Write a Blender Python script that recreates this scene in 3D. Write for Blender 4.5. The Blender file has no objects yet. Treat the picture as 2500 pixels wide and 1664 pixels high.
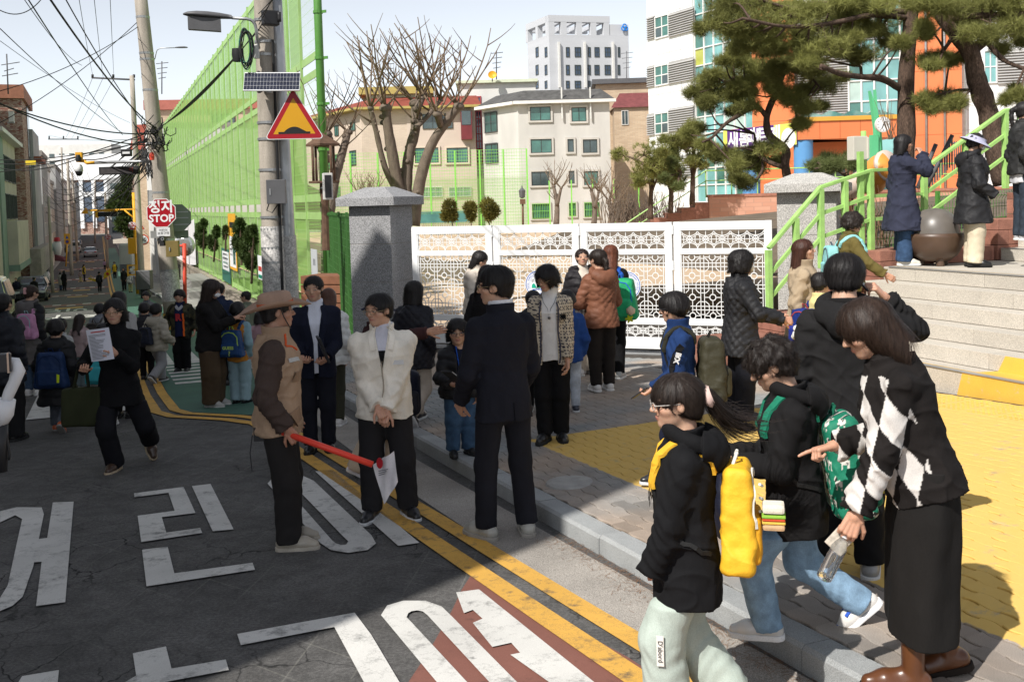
import bpy,bmesh,math,random
import numpy as np
from mathutils import Vector,Matrix
random.seed(7);np.random.seed(7)
C=bpy.context.scene
COL=C.collection
PI=math.pi
R_=math.radians
# camera
FPX=2500.0;PITCH=2.862;ROLL=1.62;PPY=615.0
CAMZ=2.0
_p=R_(PITCH);_r=R_(ROLL)
FW=np.array([0,math.cos(_p),-math.sin(_p)]);RT=np.array([1.,0,0]);UP=np.cross(RT,FW)
RT2=math.cos(_r)*RT-math.sin(_r)*UP;UP2=math.sin(_r)*RT+math.cos(_r)*UP
cam=bpy.data.cameras.new('camera');cam_o=bpy.data.objects.new('camera',cam);COL.objects.link(cam_o)
cam.sensor_width=36;cam.lens=36;cam.shift_y=-(832-PPY)/2500.0
cam.clip_start=0.1;cam.clip_end=4000
_m=Matrix.Identity(4)
for i in range(3):
 _m[i][0]=RT2[i];_m[i][1]=UP2[i];_m[i][2]=-FW[i]
_m[2][3]=CAMZ
cam_o.matrix_world=_m
C.camera=cam_o
# sky, sun, exposure
SUN_EL=46.0;SUN_DIR=Vector((0.64,0.77,0)).normalized()
w=bpy.data.worlds.new('World');C.world=w;w.use_nodes=True
nt=w.node_tree;nt.nodes.clear()
sk=nt.nodes.new('ShaderNodeTexSky');sk.sky_type='NISHITA';sk.sun_disc=False
sk.sun_elevation=R_(SUN_EL)
sk.sun_rotation=math.atan2(-SUN_DIR.x,-SUN_DIR.y)%(2*PI)
sk.air_density=.85;sk.dust_density=.25;sk.ozone_density=1.0;sk.altitude=50
bg=nt.nodes.new('ShaderNodeBackground');bg.inputs[1].default_value=0.15
wo=nt.nodes.new('ShaderNodeOutputWorld')
hs_=nt.nodes.new('ShaderNodeHueSaturation');hs_.inputs['Saturation'].default_value=.32;hs_.inputs['Value'].default_value=.64
nt.links.new(sk.outputs[0],hs_.inputs['Color']);nt.links.new(hs_.outputs[0],bg.inputs[0]);nt.links.new(bg.outputs[0],wo.inputs[0])
sun=bpy.data.lights.new('sun','SUN');sun.energy=3.4;sun.angle=R_(0.55);sun.color=(1,.96,.90)
sun_o=bpy.data.objects.new('sun',sun);COL.objects.link(sun_o)
_d=Vector((SUN_DIR.x*math.cos(R_(SUN_EL)),SUN_DIR.y*math.cos(R_(SUN_EL)),-math.sin(R_(SUN_EL))))
sun_o.rotation_euler=_d.to_track_quat('-Z','Y').to_euler()
sun_o.location=(0,0,60)
vs=C.view_settings;vs.view_transform='Standard';vs.look='None';vs.exposure=.82;vs.gamma=1.0;vs.use_curve_mapping=False
C.render.engine='CYCLES'
C.cycles.max_bounces=6;C.cycles.transparent_max_bounces=16;C.cycles.diffuse_bounces=3
# measuring: street frame (d along, v across) and pixel rays
TH=math.atan((247-1250)/2500.0)
U=np.array([math.sin(TH),math.cos(TH)]);V=np.array([math.cos(TH),-math.sin(TH)])
KERB=2.82
def zroad(d):return np.interp(d,[-30,0,80,100,130,1000],[1.44,.03,-3.73,-4.25,-4.55,-4.6])
def zpave(d,v):return zroad(d)+.12+.05*(v-KERB)
def dv(p):return float(p[0]*U[0]+p[1]*U[1]),float(p[0]*V[0]+p[1]*V[1])
def xy(d,v):return np.array([d*U[0]+v*V[0],d*U[1]+v*V[1]])
def W(d,v,z=0.0):
 q=xy(d,v);return Vector((q[0],q[1],z))
def ray(x,y):return FW+(x-1250)/FPX*RT2-(y-PPY)/FPX*UP2
def hit(x,y,zf):
 q=ray(x,y);lo,hi=.3,3000.
 for _ in range(60):
  m=(lo+hi)/2;P=q*m;d,v=dv(P)
  if P[2]+CAMZ>zf(d,v):lo=m
  else:hi=m
 P=q*lo;return Vector((P[0],P[1],P[2]+CAMZ))
def onroad(x,y,off=0.0):return hit(x,y,lambda d,v:zroad(d)+off)
def onpave(x,y,off=0.0):return hit(x,y,lambda d,v:zpave(d,v)+off)
def onz(x,y,z):return hit(x,y,lambda d,v:z)
def at(x,y,Y):
 q=ray(x,y);q=q*(Y/q[1]);return Vector((q[0],q[1],q[2]+CAMZ))
def onv(x,y,v):
 q=ray(x,y);t=v/(q[0]*V[0]+q[1]*V[1]);q=q*t;return Vector((q[0],q[1],q[2]+CAMZ))
# materials
MATS={}
def mat(name,col,rough=.8,var=.12,vs=3.0,bump=0.,bs=60.,metal=0.,spec=.35,rnd=0.,attr=False,sheen=0.,trans=0.,alpha=1.,emit=0.,stretch=(1,1,1),fine=0.,fs=200.,coat=0.,dist=.004,sss=0.):
 if name in MATS:return MATS[name]
 m=bpy.data.materials.new(name);m.use_nodes=True
 n=m.node_tree.nodes;L=m.node_tree.links
 b=n['Principled BSDF']
 b.inputs['Roughness'].default_value=rough;b.inputs['Metallic'].default_value=metal
 b.inputs['Specular IOR Level'].default_value=spec
 if sheen:b.inputs['Sheen Weight'].default_value=sheen
 if coat:b.inputs['Coat Weight'].default_value=coat
 if trans:b.inputs['Transmission Weight'].default_value=trans
 if alpha<1:b.inputs['Alpha'].default_value=alpha
 if sss:
  b.inputs['Subsurface Weight'].default_value=sss;b.inputs['Subsurface Radius'].default_value=(.012,.004,.002)
 tc=n.new('ShaderNodeTexCoord');mp=n.new('ShaderNodeMapping');mp.inputs['Scale'].default_value=stretch
 L.new(tc.outputs['Object'],mp.inputs[0])
 src=None
 if attr:
  a=n.new('ShaderNodeAttribute');a.attribute_name='Col';src=a.outputs['Color']
 else:
  r=n.new('ShaderNodeRGB');r.outputs[0].default_value=(*col,1);src=r.outputs[0]
 def mul(src,fac_socket,lo,hi):
  mr=n.new('ShaderNodeMapRange');mr.inputs[3].default_value=lo;mr.inputs[4].default_value=hi
  L.new(fac_socket,mr.inputs[0])
  vm=n.new('ShaderNodeVectorMath');vm.operation='SCALE'
  L.new(src,vm.inputs[0]);L.new(mr.outputs[0],vm.inputs['Scale']);return vm.outputs[0]
 if var:
  no=n.new('ShaderNodeTexNoise');no.inputs['Scale'].default_value=vs;no.inputs['Detail'].default_value=5
  L.new(mp.outputs[0],no.inputs[0])
  mr=n.new('ShaderNodeMapRange');mr.inputs[1].default_value=.3;mr.inputs[2].default_value=.7
  L.new(no.outputs[0],mr.inputs[0]);src=mul(src,mr.outputs[0],1-var,1+var)
 if fine:
  no=n.new('ShaderNodeTexNoise');no.inputs['Scale'].default_value=fs;no.inputs['Detail'].default_value=2
  L.new(mp.outputs[0],no.inputs[0])
  mr=n.new('ShaderNodeMapRange');mr.inputs[1].default_value=.35;mr.inputs[2].default_value=.65
  L.new(no.outputs[0],mr.inputs[0]);src=mul(src,mr.outputs[0],1-fine,1+fine)
 if rnd:
  oi=n.new('ShaderNodeObjectInfo');src=mul(src,oi.outputs['Random'],1-rnd,1+rnd)
 L.new(src,b.inputs['Base Color'])
 if emit:
  L.new(src,b.inputs['Emission Color']);b.inputs['Emission Strength'].default_value=emit
 if bump:
  no=n.new('ShaderNodeTexNoise');no.inputs['Scale'].default_value=bs;no.inputs['Detail'].default_value=4
  L.new(mp.outputs[0],no.inputs[0])
  bp=n.new('ShaderNodeBump');bp.inputs['Strength'].default_value=bump;bp.inputs['Distance'].default_value=dist
  L.new(no.outputs[0],bp.inputs['Height']);L.new(bp.outputs[0],b.inputs['Normal'])
 MATS[name]=m
 return m
# objects
WM={}
def link(o,parent=None,M=None):
 M=M or Matrix.Identity(4);COL.objects.link(o)
 if parent is not None:
  o.parent=parent;o.matrix_basis=WM[parent.name].inverted()@M
 else:o.matrix_basis=M
 WM[o.name]=M
 return o
def tag(o,label=None,cat=None,group=None,kind=None):
 if label:o['label']=label
 if cat:o['category']=cat
 if group:o['group']=group
 if kind:o['kind']=kind
 return o
def thing(name,label,cat,loc=(0,0,0),rz=0.,group=None):
 o=bpy.data.objects.new(name,None);o.empty_display_size=.1
 link(o,None,Matrix.Translation(loc)@Matrix.Rotation(rz,4,'Z'));return tag(o,label,cat,group)
def kids(o):return[c for c in bpy.data.objects if c.parent==o]
CH={}
def dup(root,M,label=None,group=None):
 def rec(o,par,M2=None):
  c=o.copy();COL.objects.link(c)
  if par is not None:c.parent=par;WM[c.name]=WM[par.name]@o.matrix_basis
  else:c.matrix_basis=M2;WM[c.name]=M2
  for k in o.children:rec(k,c)
  return c
 c=rec(root,None,M)
 if label:c['label']=label
 if group:c['group']=group
 return c
class MB:
 def __init__(s):s.v=[];s.f=[];s.mi=[];s.cur=0
 def add(s,vs,fs):
  b=len(s.v);s.v.extend([tuple(map(float,p))for p in vs])
  for f in fs:s.f.append(tuple(i+b for i in f));s.mi.append(s.cur)
  return s
 def obox(s,o,ax,ay,az,xr,yr,zr):
  o=np.array(o,float);ax=np.array(ax,float);ay=np.array(ay,float);az=np.array(az,float)
  vs=[o+ax*x+ay*y+az*z for z in zr for y in yr for x in xr]
  return s.add(vs,[(0,2,3,1),(4,5,7,6),(0,1,5,4),(2,6,7,3),(0,4,6,2),(1,3,7,5)])
 def box(s,c,sz,rz=0.):
  ca,sa=math.cos(rz),math.sin(rz)
  return s.obox(c,(ca,sa,0),(-sa,ca,0),(0,0,1),(-sz[0]/2,sz[0]/2),(-sz[1]/2,sz[1]/2),(-sz[2]/2,sz[2]/2))
 def dvbox(s,d0,d1,v0,v1,z0,z1):
  return s.obox((0,0,0),(U[0],U[1],0),(V[0],V[1],0),(0,0,1),(d0,d1),(v0,v1),(z0,z1))
 def tube(s,path,r,n=8,cap=True,closed=False):
  P=[Vector(p)for p in path];k=len(P)
  rs=r if hasattr(r,'__len__')else[r]*k
  up=None;rings=[]
  for i in range(k):
   t=(P[(i+1)%k]-P[i-1])if closed else(P[min(i+1,k-1)]-P[max(i-1,0)])
   if t.length<1e-9:t=Vector((0,0,1))
   t.normalize()
   if up is None:
    up=Vector((0,0,1))if abs(t.z)<.9 else Vector((1,0,0))
   a=t.cross(up);a.normalize();b2=a.cross(t);up=b2
   rings.append([P[i]+(a*math.cos(2*PI*j/n)+b2*math.sin(2*PI*j/n))*rs[i]for j in range(n)])
  vs=[q for rg in rings for q in rg];fs=[]
  for i in range(k if closed else k-1):
   i2=(i+1)%k
   for j in range(n):fs.append((i*n+j,i2*n+j,i2*n+(j+1)%n,i*n+(j+1)%n))
  if cap and not closed:fs+=[tuple(range(n)),tuple(reversed(range((k-1)*n,k*n)))]
  return s.add(vs,fs)
 def lathe(s,prof,c=(0,0,0),n=20,a0=0.,a1=2*PI):
  full=abs(a1-a0-2*PI)<1e-6;m=n if full else n+1
  vs=[];fs=[]
  for(r,z)in prof:
   for j in range(m):
    a=a0+(a1-a0)*j/n;vs.append((c[0]+r*math.cos(a),c[1]+r*math.sin(a),c[2]+z))
  for i in range(len(prof)-1):
   for j in range(n):
    j2=(j+1)%m;fs.append((i*m+j,i*m+j2,(i+1)*m+j2,(i+1)*m+j))
  return s.add(vs,fs)
 def prism(s,poly,z0,z1,M=None):
  n=len(poly);vs=[Vector((p[0],p[1],z0))for p in poly]+[Vector((p[0],p[1],z1))for p in poly]
  if M is not None:vs=[M@q for q in vs]
  fs=[tuple(reversed(range(n))),tuple(range(n,2*n))]+[(i,(i+1)%n,n+(i+1)%n,n+i)for i in range(n)]
  return s.add(vs,fs)
 def quad(s,a,b,c,d):return s.add([a,b,c,d],[(0,1,2,3)])
 def mesh(s,name,mats,smooth=False):
  me=bpy.data.meshes.new(name);me.from_pydata(s.v,[],s.f)
  for m in(mats if isinstance(mats,(list,tuple))else[mats]):me.materials.append(m)
  if any(s.mi):me.polygons.foreach_set('material_index',s.mi)
  if smooth:me.polygons.foreach_set('use_smooth',[True]*len(s.f))
  me.update();return me
 def build(s,name,mats,parent=None,M=None,smooth=False,bevel=0.):
  me=s.mesh(name,mats,smooth)
  if bevel:
   bm=bmesh.new();bm.from_mesh(me);bmesh.ops.bevel(bm,geom=bm.edges[:],offset=bevel,segments=2,affect='EDGES',profile=.6,clamp_overlap=True);bm.to_mesh(me);bm.free()
  return link(bpy.data.objects.new(name,me),parent,M)
def npmesh(name,v,f,mats,smooth=False,mi=None):
 """mesh from numpy arrays; f is (n,3) or (n,4)"""
 me=bpy.data.meshes.new(name);v=np.asarray(v,np.float32);f=np.asarray(f,np.int32)
 k=f.shape[1];me.vertices.add(len(v));me.vertices.foreach_set('co',v.ravel())
 me.loops.add(f.size);me.loops.foreach_set('vertex_index',f.ravel())
 me.polygons.add(len(f));me.polygons.foreach_set('loop_start',np.arange(0,f.size,k,dtype=np.int32))
 try:me.polygons.foreach_set('loop_total',np.full(len(f),k,dtype=np.int32))
 except Exception:pass
 for m in(mats if isinstance(mats,(list,tuple))else[mats]):me.materials.append(m)
 if mi is not None:me.polygons.foreach_set('material_index',np.asarray(mi,np.int32))
 if smooth:me.polygons.foreach_set('use_smooth',np.ones(len(f),bool))
 me.update(calc_edges=True);return me
def obj(name,me,parent=None,M=None):return link(bpy.data.objects.new(name,me),parent,M)
def text_mesh(s,size=1.0,m=None,bold=0.0,align='CENTER'):
 cu=bpy.data.curves.new('lettering','FONT');cu.body=s;cu.size=size;cu.align_x=align;cu.align_y='CENTER';cu.offset=bold;cu.resolution_u=3
 o=bpy.data.objects.new('lettering',cu);COL.objects.link(o)
 bpy.context.view_layer.update()
 me=bpy.data.meshes.new_from_object(o.evaluated_get(bpy.context.evaluated_depsgraph_get()))
 bpy.data.objects.remove(o);bpy.data.curves.remove(cu)
 if m:me.materials.clear();me.materials.append(m)
 return me
def frame(o,x,y):
 """matrix with origin o, local x and y axes given (z = x cross y)"""
 x=Vector(x).normalized();y=Vector(y);z=x.cross(y).normalized();y=z.cross(x)
 M=Matrix.Identity(4)
 for i in range(3):M[i][0]=x[i];M[i][1]=y[i];M[i][2]=z[i];M[i][3]=o[i]
 return M
def text(s,size,m,parent,M,name='lettering',bold=0.0):return obj(name,text_mesh(s,size,m,bold),parent,M)
# ================================================================ GROUND
def grid_dv(name,ds,vs_,zf,m,kind='structure',parent=None):
 v=[];f=[]
 for d in ds:
  for q in vs_:
   p=xy(d,q);v.append((p[0],p[1],zf(d,q)))
 n=len(vs_)
 for i in range(len(ds)-1):
  for j in range(n-1):f.append((i*n+j,i*n+j+1,(i+1)*n+j+1,(i+1)*n+j))
 o=obj(name,npmesh(name,v,f,m),parent)
 if kind:o['kind']=kind
 return o
GL=np.array([-1.70,17.40]);GR=np.array([3.87,15.15])
GD=(GR-GL)/np.linalg.norm(GR-GL);GN=np.array([GD[1],-GD[0]])
GLEN=float(np.linalg.norm(GR-GL));GZ=-.38
def zpave(d,v):
 z=zroad(d)+.12+.05*min(v-KERB,2.7)+.02*max(0,v-KERB-2.7)
 p=xy(d,v);s=float((p-GL)@GN)
 if s<2.6:
  k=max(0.,min(1.,(2.6-s)/2.3));k=k*k*(3-2*k);z=z*(1-k)+(GZ-.05)*k
 return z
# materials of the ground
def road_material():
 m=mat('worn_asphalt',(.092,.089,.086),.85,.22,1.3,.5,260,spec=.25,fine=.45,fs=420,dist=.003)
 n=m.node_tree.nodes;L=m.node_tree.links;b=n['Principled BSDF']
 base=b.inputs['Base Color'].links[0].from_socket
 g=n.new('ShaderNodeNewGeometry')
 wn=n.new('ShaderNodeTexNoise');wn.inputs['Scale'].default_value=2.2;wn.inputs['Detail'].default_value=6
 L.new(g.outputs['Position'],wn.inputs[0])
 va=n.new('ShaderNodeVectorMath');va.operation='MULTIPLY_ADD';va.inputs[1].default_value=(.5,.5,.5)
 L.new(wn.outputs['Color'],va.inputs[0]);L.new(g.outputs['Position'],va.inputs[2])
 vo=n.new('ShaderNodeTexVoronoi');vo.feature='DISTANCE_TO_EDGE';vo.inputs['Scale'].default_value=2.1
 L.new(va.outputs[0],vo.inputs[0])
 cr=n.new('ShaderNodeMapRange');cr.inputs[1].default_value=.004;cr.inputs[2].default_value=.016;cr.inputs[3].default_value=1;cr.inputs[4].default_value=0
 L.new(vo.outputs['Distance'],cr.inputs[0])
 pn=n.new('ShaderNodeTexNoise');pn.inputs['Scale'].default_value=.55;L.new(g.outputs['Position'],pn.inputs[0])
 pm=n.new('ShaderNodeMapRange');pm.inputs[1].default_value=.46;pm.inputs[2].default_value=.6;L.new(pn.outputs[0],pm.inputs[0])
 cm=n.new('ShaderNodeMath');cm.operation='MULTIPLY';L.new(cr.outputs[0],cm.inputs[0]);L.new(pm.outputs[0],cm.inputs[1])
 mx=n.new('ShaderNodeMix');mx.data_type='RGBA';L.new(cm.outputs[0],mx.inputs[0]);L.new(base,mx.inputs[6]);mx.inputs[7].default_value=(.012,.012,.012,1)
 src=mx.outputs[2]
 for sc_,am in((55,.22),(7,.14)):
  nz=n.new('ShaderNodeTexNoise');nz.inputs['Scale'].default_value=sc_;nz.inputs['Detail'].default_value=3;L.new(g.outputs['Position'],nz.inputs[0]);mz=n.new('ShaderNodeMapRange');mz.inputs[1].default_value=.36;mz.inputs[2].default_value=.64;mz.inputs[3].default_value=1-am;mz.inputs[4].default_value=1+am;L.new(nz.outputs[0],mz.inputs[0]);vz=n.new('ShaderNodeVectorMath');vz.operation='SCALE';L.new(src,vz.inputs[0]);L.new(mz.outputs[0],vz.inputs['Scale']);src=vz.outputs[0]
 for ang in(28,152):
  mp=n.new('ShaderNodeMapping');mp.inputs['Rotation'].default_value=(0,0,R_(ang-22));L.new(g.outputs['Position'],mp.inputs[0])
  sx=n.new('ShaderNodeSeparateXYZ');L.new(mp.outputs[0],sx.inputs[0])
  md=n.new('ShaderNodeMath');md.operation='PINGPONG';md.inputs[1].default_value=.16;L.new(sx.outputs[0],md.inputs[0])
  lt=n.new('ShaderNodeMapRange');lt.inputs[1].default_value=.002;lt.inputs[2].default_value=.007;lt.inputs[3].default_value=.16;lt.inputs[4].default_value=0
  L.new(md.outputs[0],lt.inputs[0])
  l2=n.new('ShaderNodeMath');l2.operation='MULTIPLY';L.new(lt.outputs[0],l2.inputs[0])
  qn=n.new('ShaderNodeTexNoise');qn.inputs['Scale'].default_value=1.1;L.new(g.outputs['Position'],qn.inputs[0])
  qm=n.new('ShaderNodeMapRange');qm.inputs[1].default_value=.4;qm.inputs[2].default_value=.62;L.new(qn.outputs[0],qm.inputs[0]);L.new(qm.outputs[0],l2.inputs[1])
  m2=n.new('ShaderNodeMix');m2.data_type='RGBA';L.new(l2.outputs[0],m2.inputs[0]);L.new(src,m2.inputs[6]);m2.inputs[7].default_value=(.36,.35,.30,1)
  src=m2.outputs[2]
 L.new(src,b.inputs['Base Color']);return m
def paint(name,col,wear=.5,under=(.07,.07,.07),scale=9.):
 m=mat(name,col,.75,.10,2.0,.35,300,spec=.3,fine=.10,fs=250)
 n=m.node_tree.nodes;L=m.node_tree.links;b=n['Principled BSDF'];base=b.inputs['Base Color'].links[0].from_socket
 g=n.new('ShaderNodeNewGeometry')
 a=n.new('ShaderNodeTexNoise');a.inputs['Scale'].default_value=scale;a.inputs['Detail'].default_value=8;a.inputs['Roughness'].default_value=.75;L.new(g.outputs['Position'],a.inputs[0])
 r=n.new('ShaderNodeMapRange');r.inputs[1].default_value=.60-.08*wear;r.inputs[2].default_value=.72-.06*wear;r.inputs[3].default_value=0;r.inputs[4].default_value=.8;L.new(a.outputs[0],r.inputs[0])
 v=n.new('ShaderNodeTexVoronoi');v.feature='DISTANCE_TO_EDGE';v.inputs['Scale'].default_value=2.6
 wv=n.new('ShaderNodeVectorMath');wv.operation='MULTIPLY_ADD';wv.inputs[1].default_value=(.6,.6,.6);L.new(a.outputs['Color'],wv.inputs[0]);L.new(g.outputs['Position'],wv.inputs[2]);L.new(wv.outputs[0],v.inputs[0])
 c=n.new('ShaderNodeMapRange');c.inputs[1].default_value=.004;c.inputs[2].default_value=.012;c.inputs[3].default_value=.7*wear;c.inputs[4].default_value=0;L.new(v.outputs['Distance'],c.inputs[0])
 mxm=n.new('ShaderNodeMath');mxm.operation='MAXIMUM';L.new(r.outputs[0],mxm.inputs[0]);L.new(c.outputs[0],mxm.inputs[1])
 mx=n.new('ShaderNodeMix');mx.data_type='RGBA';L.new(mxm.outputs[0],mx.inputs[0]);L.new(base,mx.inputs[6]);mx.inputs[7].default_value=(*under,1)
 L.new(mx.outputs[2],b.inputs['Base Color']);return m
M_ROAD=road_material()
M_WHITE=paint('white_road_paint',(.58,.57,.54),.7,scale=5.)
M_YEL=paint('yellow_road_paint',(.60,.34,.07),.8)
M_RED=paint('red_road_coat',(.20,.085,.065),.3,(.10,.05,.04))
M_GRN=paint('green_road_coat',(.055,.13,.095),.3,(.04,.06,.05))
M_CONC=mat('gutter_concrete',(.30,.275,.245),.9,.25,1.7,.6,120,fine=.35,fs=160)
M_SIDE=mat('grey_sidewalk',(.26,.25,.235),.9,.2,1.5,.4,90,fine=.2)
M_EARTH=mat('bare_ground',(.22,.20,.17),.95,.2,.2)
M_SAND=mat('schoolyard_sand',(.50,.37,.25),.95,.10,.12,.2,30,fine=.08,fs=40)
grid_dv('ground',list(range(-80,140,10))+[160,250,400,700,1100,1600],[-900,-300,-120,-40,-12,-6,0,6,12,40,120,300,900],lambda d,v:float(zroad(d))-.25,M_EARTH)
grid_dv('road',list(range(-14,30,2))+list(range(30,140,5))+[160,200,260,330],[-5.2,-2.5,0,1.5,KERB+.02],lambda d,v:float(zroad(d)),M_ROAD)
grid_dv('side_street',[38,40,42,44],[-40,-20,-5.2],lambda d,v:float(zroad(d)),M_ROAD)
grid_dv('pavement_far',[18.5,22,26,30,40,50,60,70,80,95,130,200,330],[KERB+.16,4,6.4],lambda d,v:float(zroad(d))+.13,M_SIDE)
grid_dv('pavement_opposite',list(range(-14,140,6))+[200,330],[-7.6,-6.4,-5.2],lambda d,v:float(zroad(d))+.10,M_SIDE)
yp=MB();yo=np.array([*GL,0])
SZ=-.45
def gxy(s,t):p=GL+GD*s-GN*t;return p
vv=[];ff=[]
ss=np.linspace(-70,60,14);tt=np.linspace(.0,120,13)
for t in tt:
 for s in ss:vv.append((*gxy(s,t),SZ if t>1 else SZ))
for i in range(12):
 for j in range(13):ff.append((i*14+j,i*14+j+1,(i+1)*14+j+1,(i+1)*14+j))
ff=[f for f in ff if all(np.dot(np.array(vv[k][:2]),V)>3.0 or vv[k][1]<26 for k in f)]
yv=[W(d,v,SZ)for d in(11.6,17.9,26,60,96)for v in(5.25,9,30,90)]
yf=[(i*4+j,i*4+j+1,(i+1)*4+j+1,(i+1)*4+j)for i in range(4)for j in range(3)]
yd=obj('schoolyard_ground',npmesh('schoolyard_ground',yv,yf,M_SAND));yd['kind']='structure'
# pavement with interlocking pavers
P_JOINT=mat('paver_joint_dirt',(.055,.047,.04),.95,.3,6,.6,80)
def paver_mat(name,cols):
 """grey, red and sand coloured concrete pavers; a wedge of them is painted yellow (a real paint edge in the place)"""
 m=mat(name,cols,.88,.14,5,.5,220,rnd=.22,fine=.22,fs=260,dist=.003)
 n=m.node_tree.nodes;L=m.node_tree.links;b=n['Principled BSDF'];base=b.inputs['Base Color'].links[0].from_socket
 g=n.new('ShaderNodeNewGeometry')
 big=n.new('ShaderNodeTexNoise');big.inputs['Scale'].default_value=.9;L.new(g.outputs['Position'],big.inputs[0])
 bm_=n.new('ShaderNodeMapRange');bm_.inputs[1].default_value=.38;bm_.inputs[2].default_value=.62;L.new(big.outputs[0],bm_.inputs[0])
 t=n.new('ShaderNodeMix');t.data_type='RGBA';L.new(bm_.outputs[0],t.inputs[0]);t.inputs[6].default_value=(.74,.86,.95,1);t.inputs[7].default_value=(1.10,.99,.88,1)
 tm=n.new('ShaderNodeMix');tm.data_type='RGBA';tm.blend_type='MULTIPLY';tm.inputs[0].default_value=1;L.new(base,tm.inputs[6]);L.new(t.outputs[2],tm.inputs[7])
 wob=n.new('ShaderNodeTexNoise');wob.inputs['Scale'].default_value=14;L.new(g.outputs['Position'],wob.inputs[0])
 def half(a,b_,inside):
  a=np.array(a[:2]);b_=np.array(b_[:2]);t_=(b_-a)/np.linalg.norm(b_-a);nn=np.array([-t_[1],t_[0]]);c=nn@a
  if nn@np.array(inside[:2])<c:nn=-nn;c=-c
  dt=n.new('ShaderNodeVectorMath');dt.operation='DOT_PRODUCT';L.new(g.outputs['Position'],dt.inputs[0]);dt.inputs[1].default_value=(nn[0],nn[1],0)
  ad=n.new('ShaderNodeMath');ad.operation='MULTIPLY_ADD';ad.inputs[1].default_value=.05;L.new(wob.outputs[0],ad.inputs[0]);L.new(dt.outputs['Value'],ad.inputs[2])
  mr=n.new('ShaderNodeMapRange');mr.inputs[1].default_value=c+.02;mr.inputs[2].default_value=c+.032;L.new(ad.outputs[0],mr.inputs[0]);return mr.outputs[0]
 p1=onpave(1289,1073);p2=onpave(2500,1580);p3=onpave(2284,947);ins=onpave(2200,1200)
 h1=half(p1,p2,ins);h2=half(p1,p3,ins)
 mm=n.new('ShaderNodeMath');mm.operation='MULTIPLY';L.new(h1,mm.inputs[0]);L.new(h2,mm.inputs[1])
 wr=n.new('ShaderNodeTexNoise');wr.inputs['Scale'].default_value=7;wr.inputs['Detail'].default_value=8;wr.inputs['Roughness'].default_value=.7;L.new(g.outputs['Position'],wr.inputs[0])
 wm=n.new('ShaderNodeMapRange');wm.inputs[1].default_value=.57;wm.inputs[2].default_value=.70;wm.inputs[3].default_value=1;wm.inputs[4].default_value=.35;L.new(wr.outputs[0],wm.inputs[0])
 m3=n.new('ShaderNodeMath');m3.operation='MULTIPLY';L.new(mm.outputs[0],m3.inputs[0]);L.new(wm.outputs[0],m3.inputs[1])
 ycol=n.new('ShaderNodeMix');ycol.data_type='RGBA';L.new(wr.outputs[0],ycol.inputs[0]);ycol.inputs[6].default_value=(.64,.41,.10,1);ycol.inputs[7].default_value=(.70,.47,.14,1)
 mx=n.new('ShaderNodeMix');mx.data_type='RGBA';L.new(m3.outputs[0],mx.inputs[0]);L.new(tm.outputs[2],mx.inputs[6]);L.new(ycol.outputs[2],mx.inputs[7])
 L.new(mx.outputs[2],b.inputs['Base Color']);return m
M_PAV=paver_mat('concrete_paver',(.28,.25,.225))
VP0=KERB+.17
ds=list(np.arange(-6,19.01,.5));vs2=[VP0-.02]+list(np.arange(3.5,11.6,.5))
pav=grid_dv('pavement',ds,vs2,lambda d,v:zpave(d,v)-.012,P_JOINT)
PL,PW=.225,.1125
def wave(s):
 x=(s/PL)%1.0
 a=.010
 if x<.18:return a*(x/.18)
 if x<.32:return a
 if x<.68:return a*(1-2*(x-.32)/.36)
 if x<.82:return-a
 return-a*(1-(x-.82)/.18)
def paver_outline(par):
 sg=1 if par==0 else-1;g=.0018;sh=0
 xs=[0,.18,.32,.5,.68,.82,1.0]
 bot=[(PL*x+g*(x==0)-g*(x==1.0),sg*wave(PL*min(x,.9999))*1.0+g)for x in xs]
 top=[(PL*x+g*(x==0)-g*(x==1.0),PW+sg*wave(PL*min(x,.9999))-g)for x in reversed(xs)]
 return bot+top
def paver_verts(par):
 o=np.array(paver_outline(par));c=o.mean(0);ins=c+(o-c)*np.array([.965,.93])
 n=len(o)
 v=np.vstack([np.c_[o,np.full(n,-.03)],np.c_[o,np.full(n,-.004)],np.c_[ins,np.zeros(n)]])
 f=[(i,(i+1)%n,n+(i+1)%n,n+i)for i in range(n)]+[(n+i,n+(i+1)%n,2*n+(i+1)%n,2*n+i)for i in range(n)]
 return v,f,tuple(range(2*n,3*n))
PV=[paver_verts(0),paver_verts(1)]
cells=[]
for j in range(int((11.2-VP0)/PW)):
 v0=VP0+j*PW
 for i in range(-20,84):
  d0=i*PL+(.5*PL if j%2 else 0)
  dc,vc=d0+PL/2,v0+PW/2
  p=xy(dc,vc)
  if float((p-GL)@GN)<.55:continue
  if vc>7.75 and dc<10.6:continue
  if vc>6.65 and 10.35<dc<11.8:continue
  q=np.array([p[0],p[1],0]);Y=p[1]
  if Y<2.4 or abs(p[0])/max(Y,.1)>.62:continue
  cells.append((Y,d0,v0,j%2))
cells.sort()
def cell_matrix(d0,v0):
 z=zpave(d0+PL/2,v0+PW/2)+random.uniform(-.0015,.0015)
 sl_d=(zpave(d0+PL,v0+PW/2)-zpave(d0,v0+PW/2))/PL+random.uniform(-.008,.008);sl_v=(zpave(d0+PL/2,v0+PW)-zpave(d0+PL/2,v0))/PW+random.uniform(-.009,.009)
 x=Vector((U[0],U[1],sl_d));y=Vector((V[0],V[1],sl_v))
 o=W(d0,v0,z-sl_d*PL/2-sl_v*PW/2);Mx=Matrix.Identity(4);zz=Vector((0,0,1))
 for k in range(3):Mx[k][0]=x[k];Mx[k][1]=y[k];Mx[k][2]=zz[k];Mx[k][3]=o[k]
 return Mx
pme=[]
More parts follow.
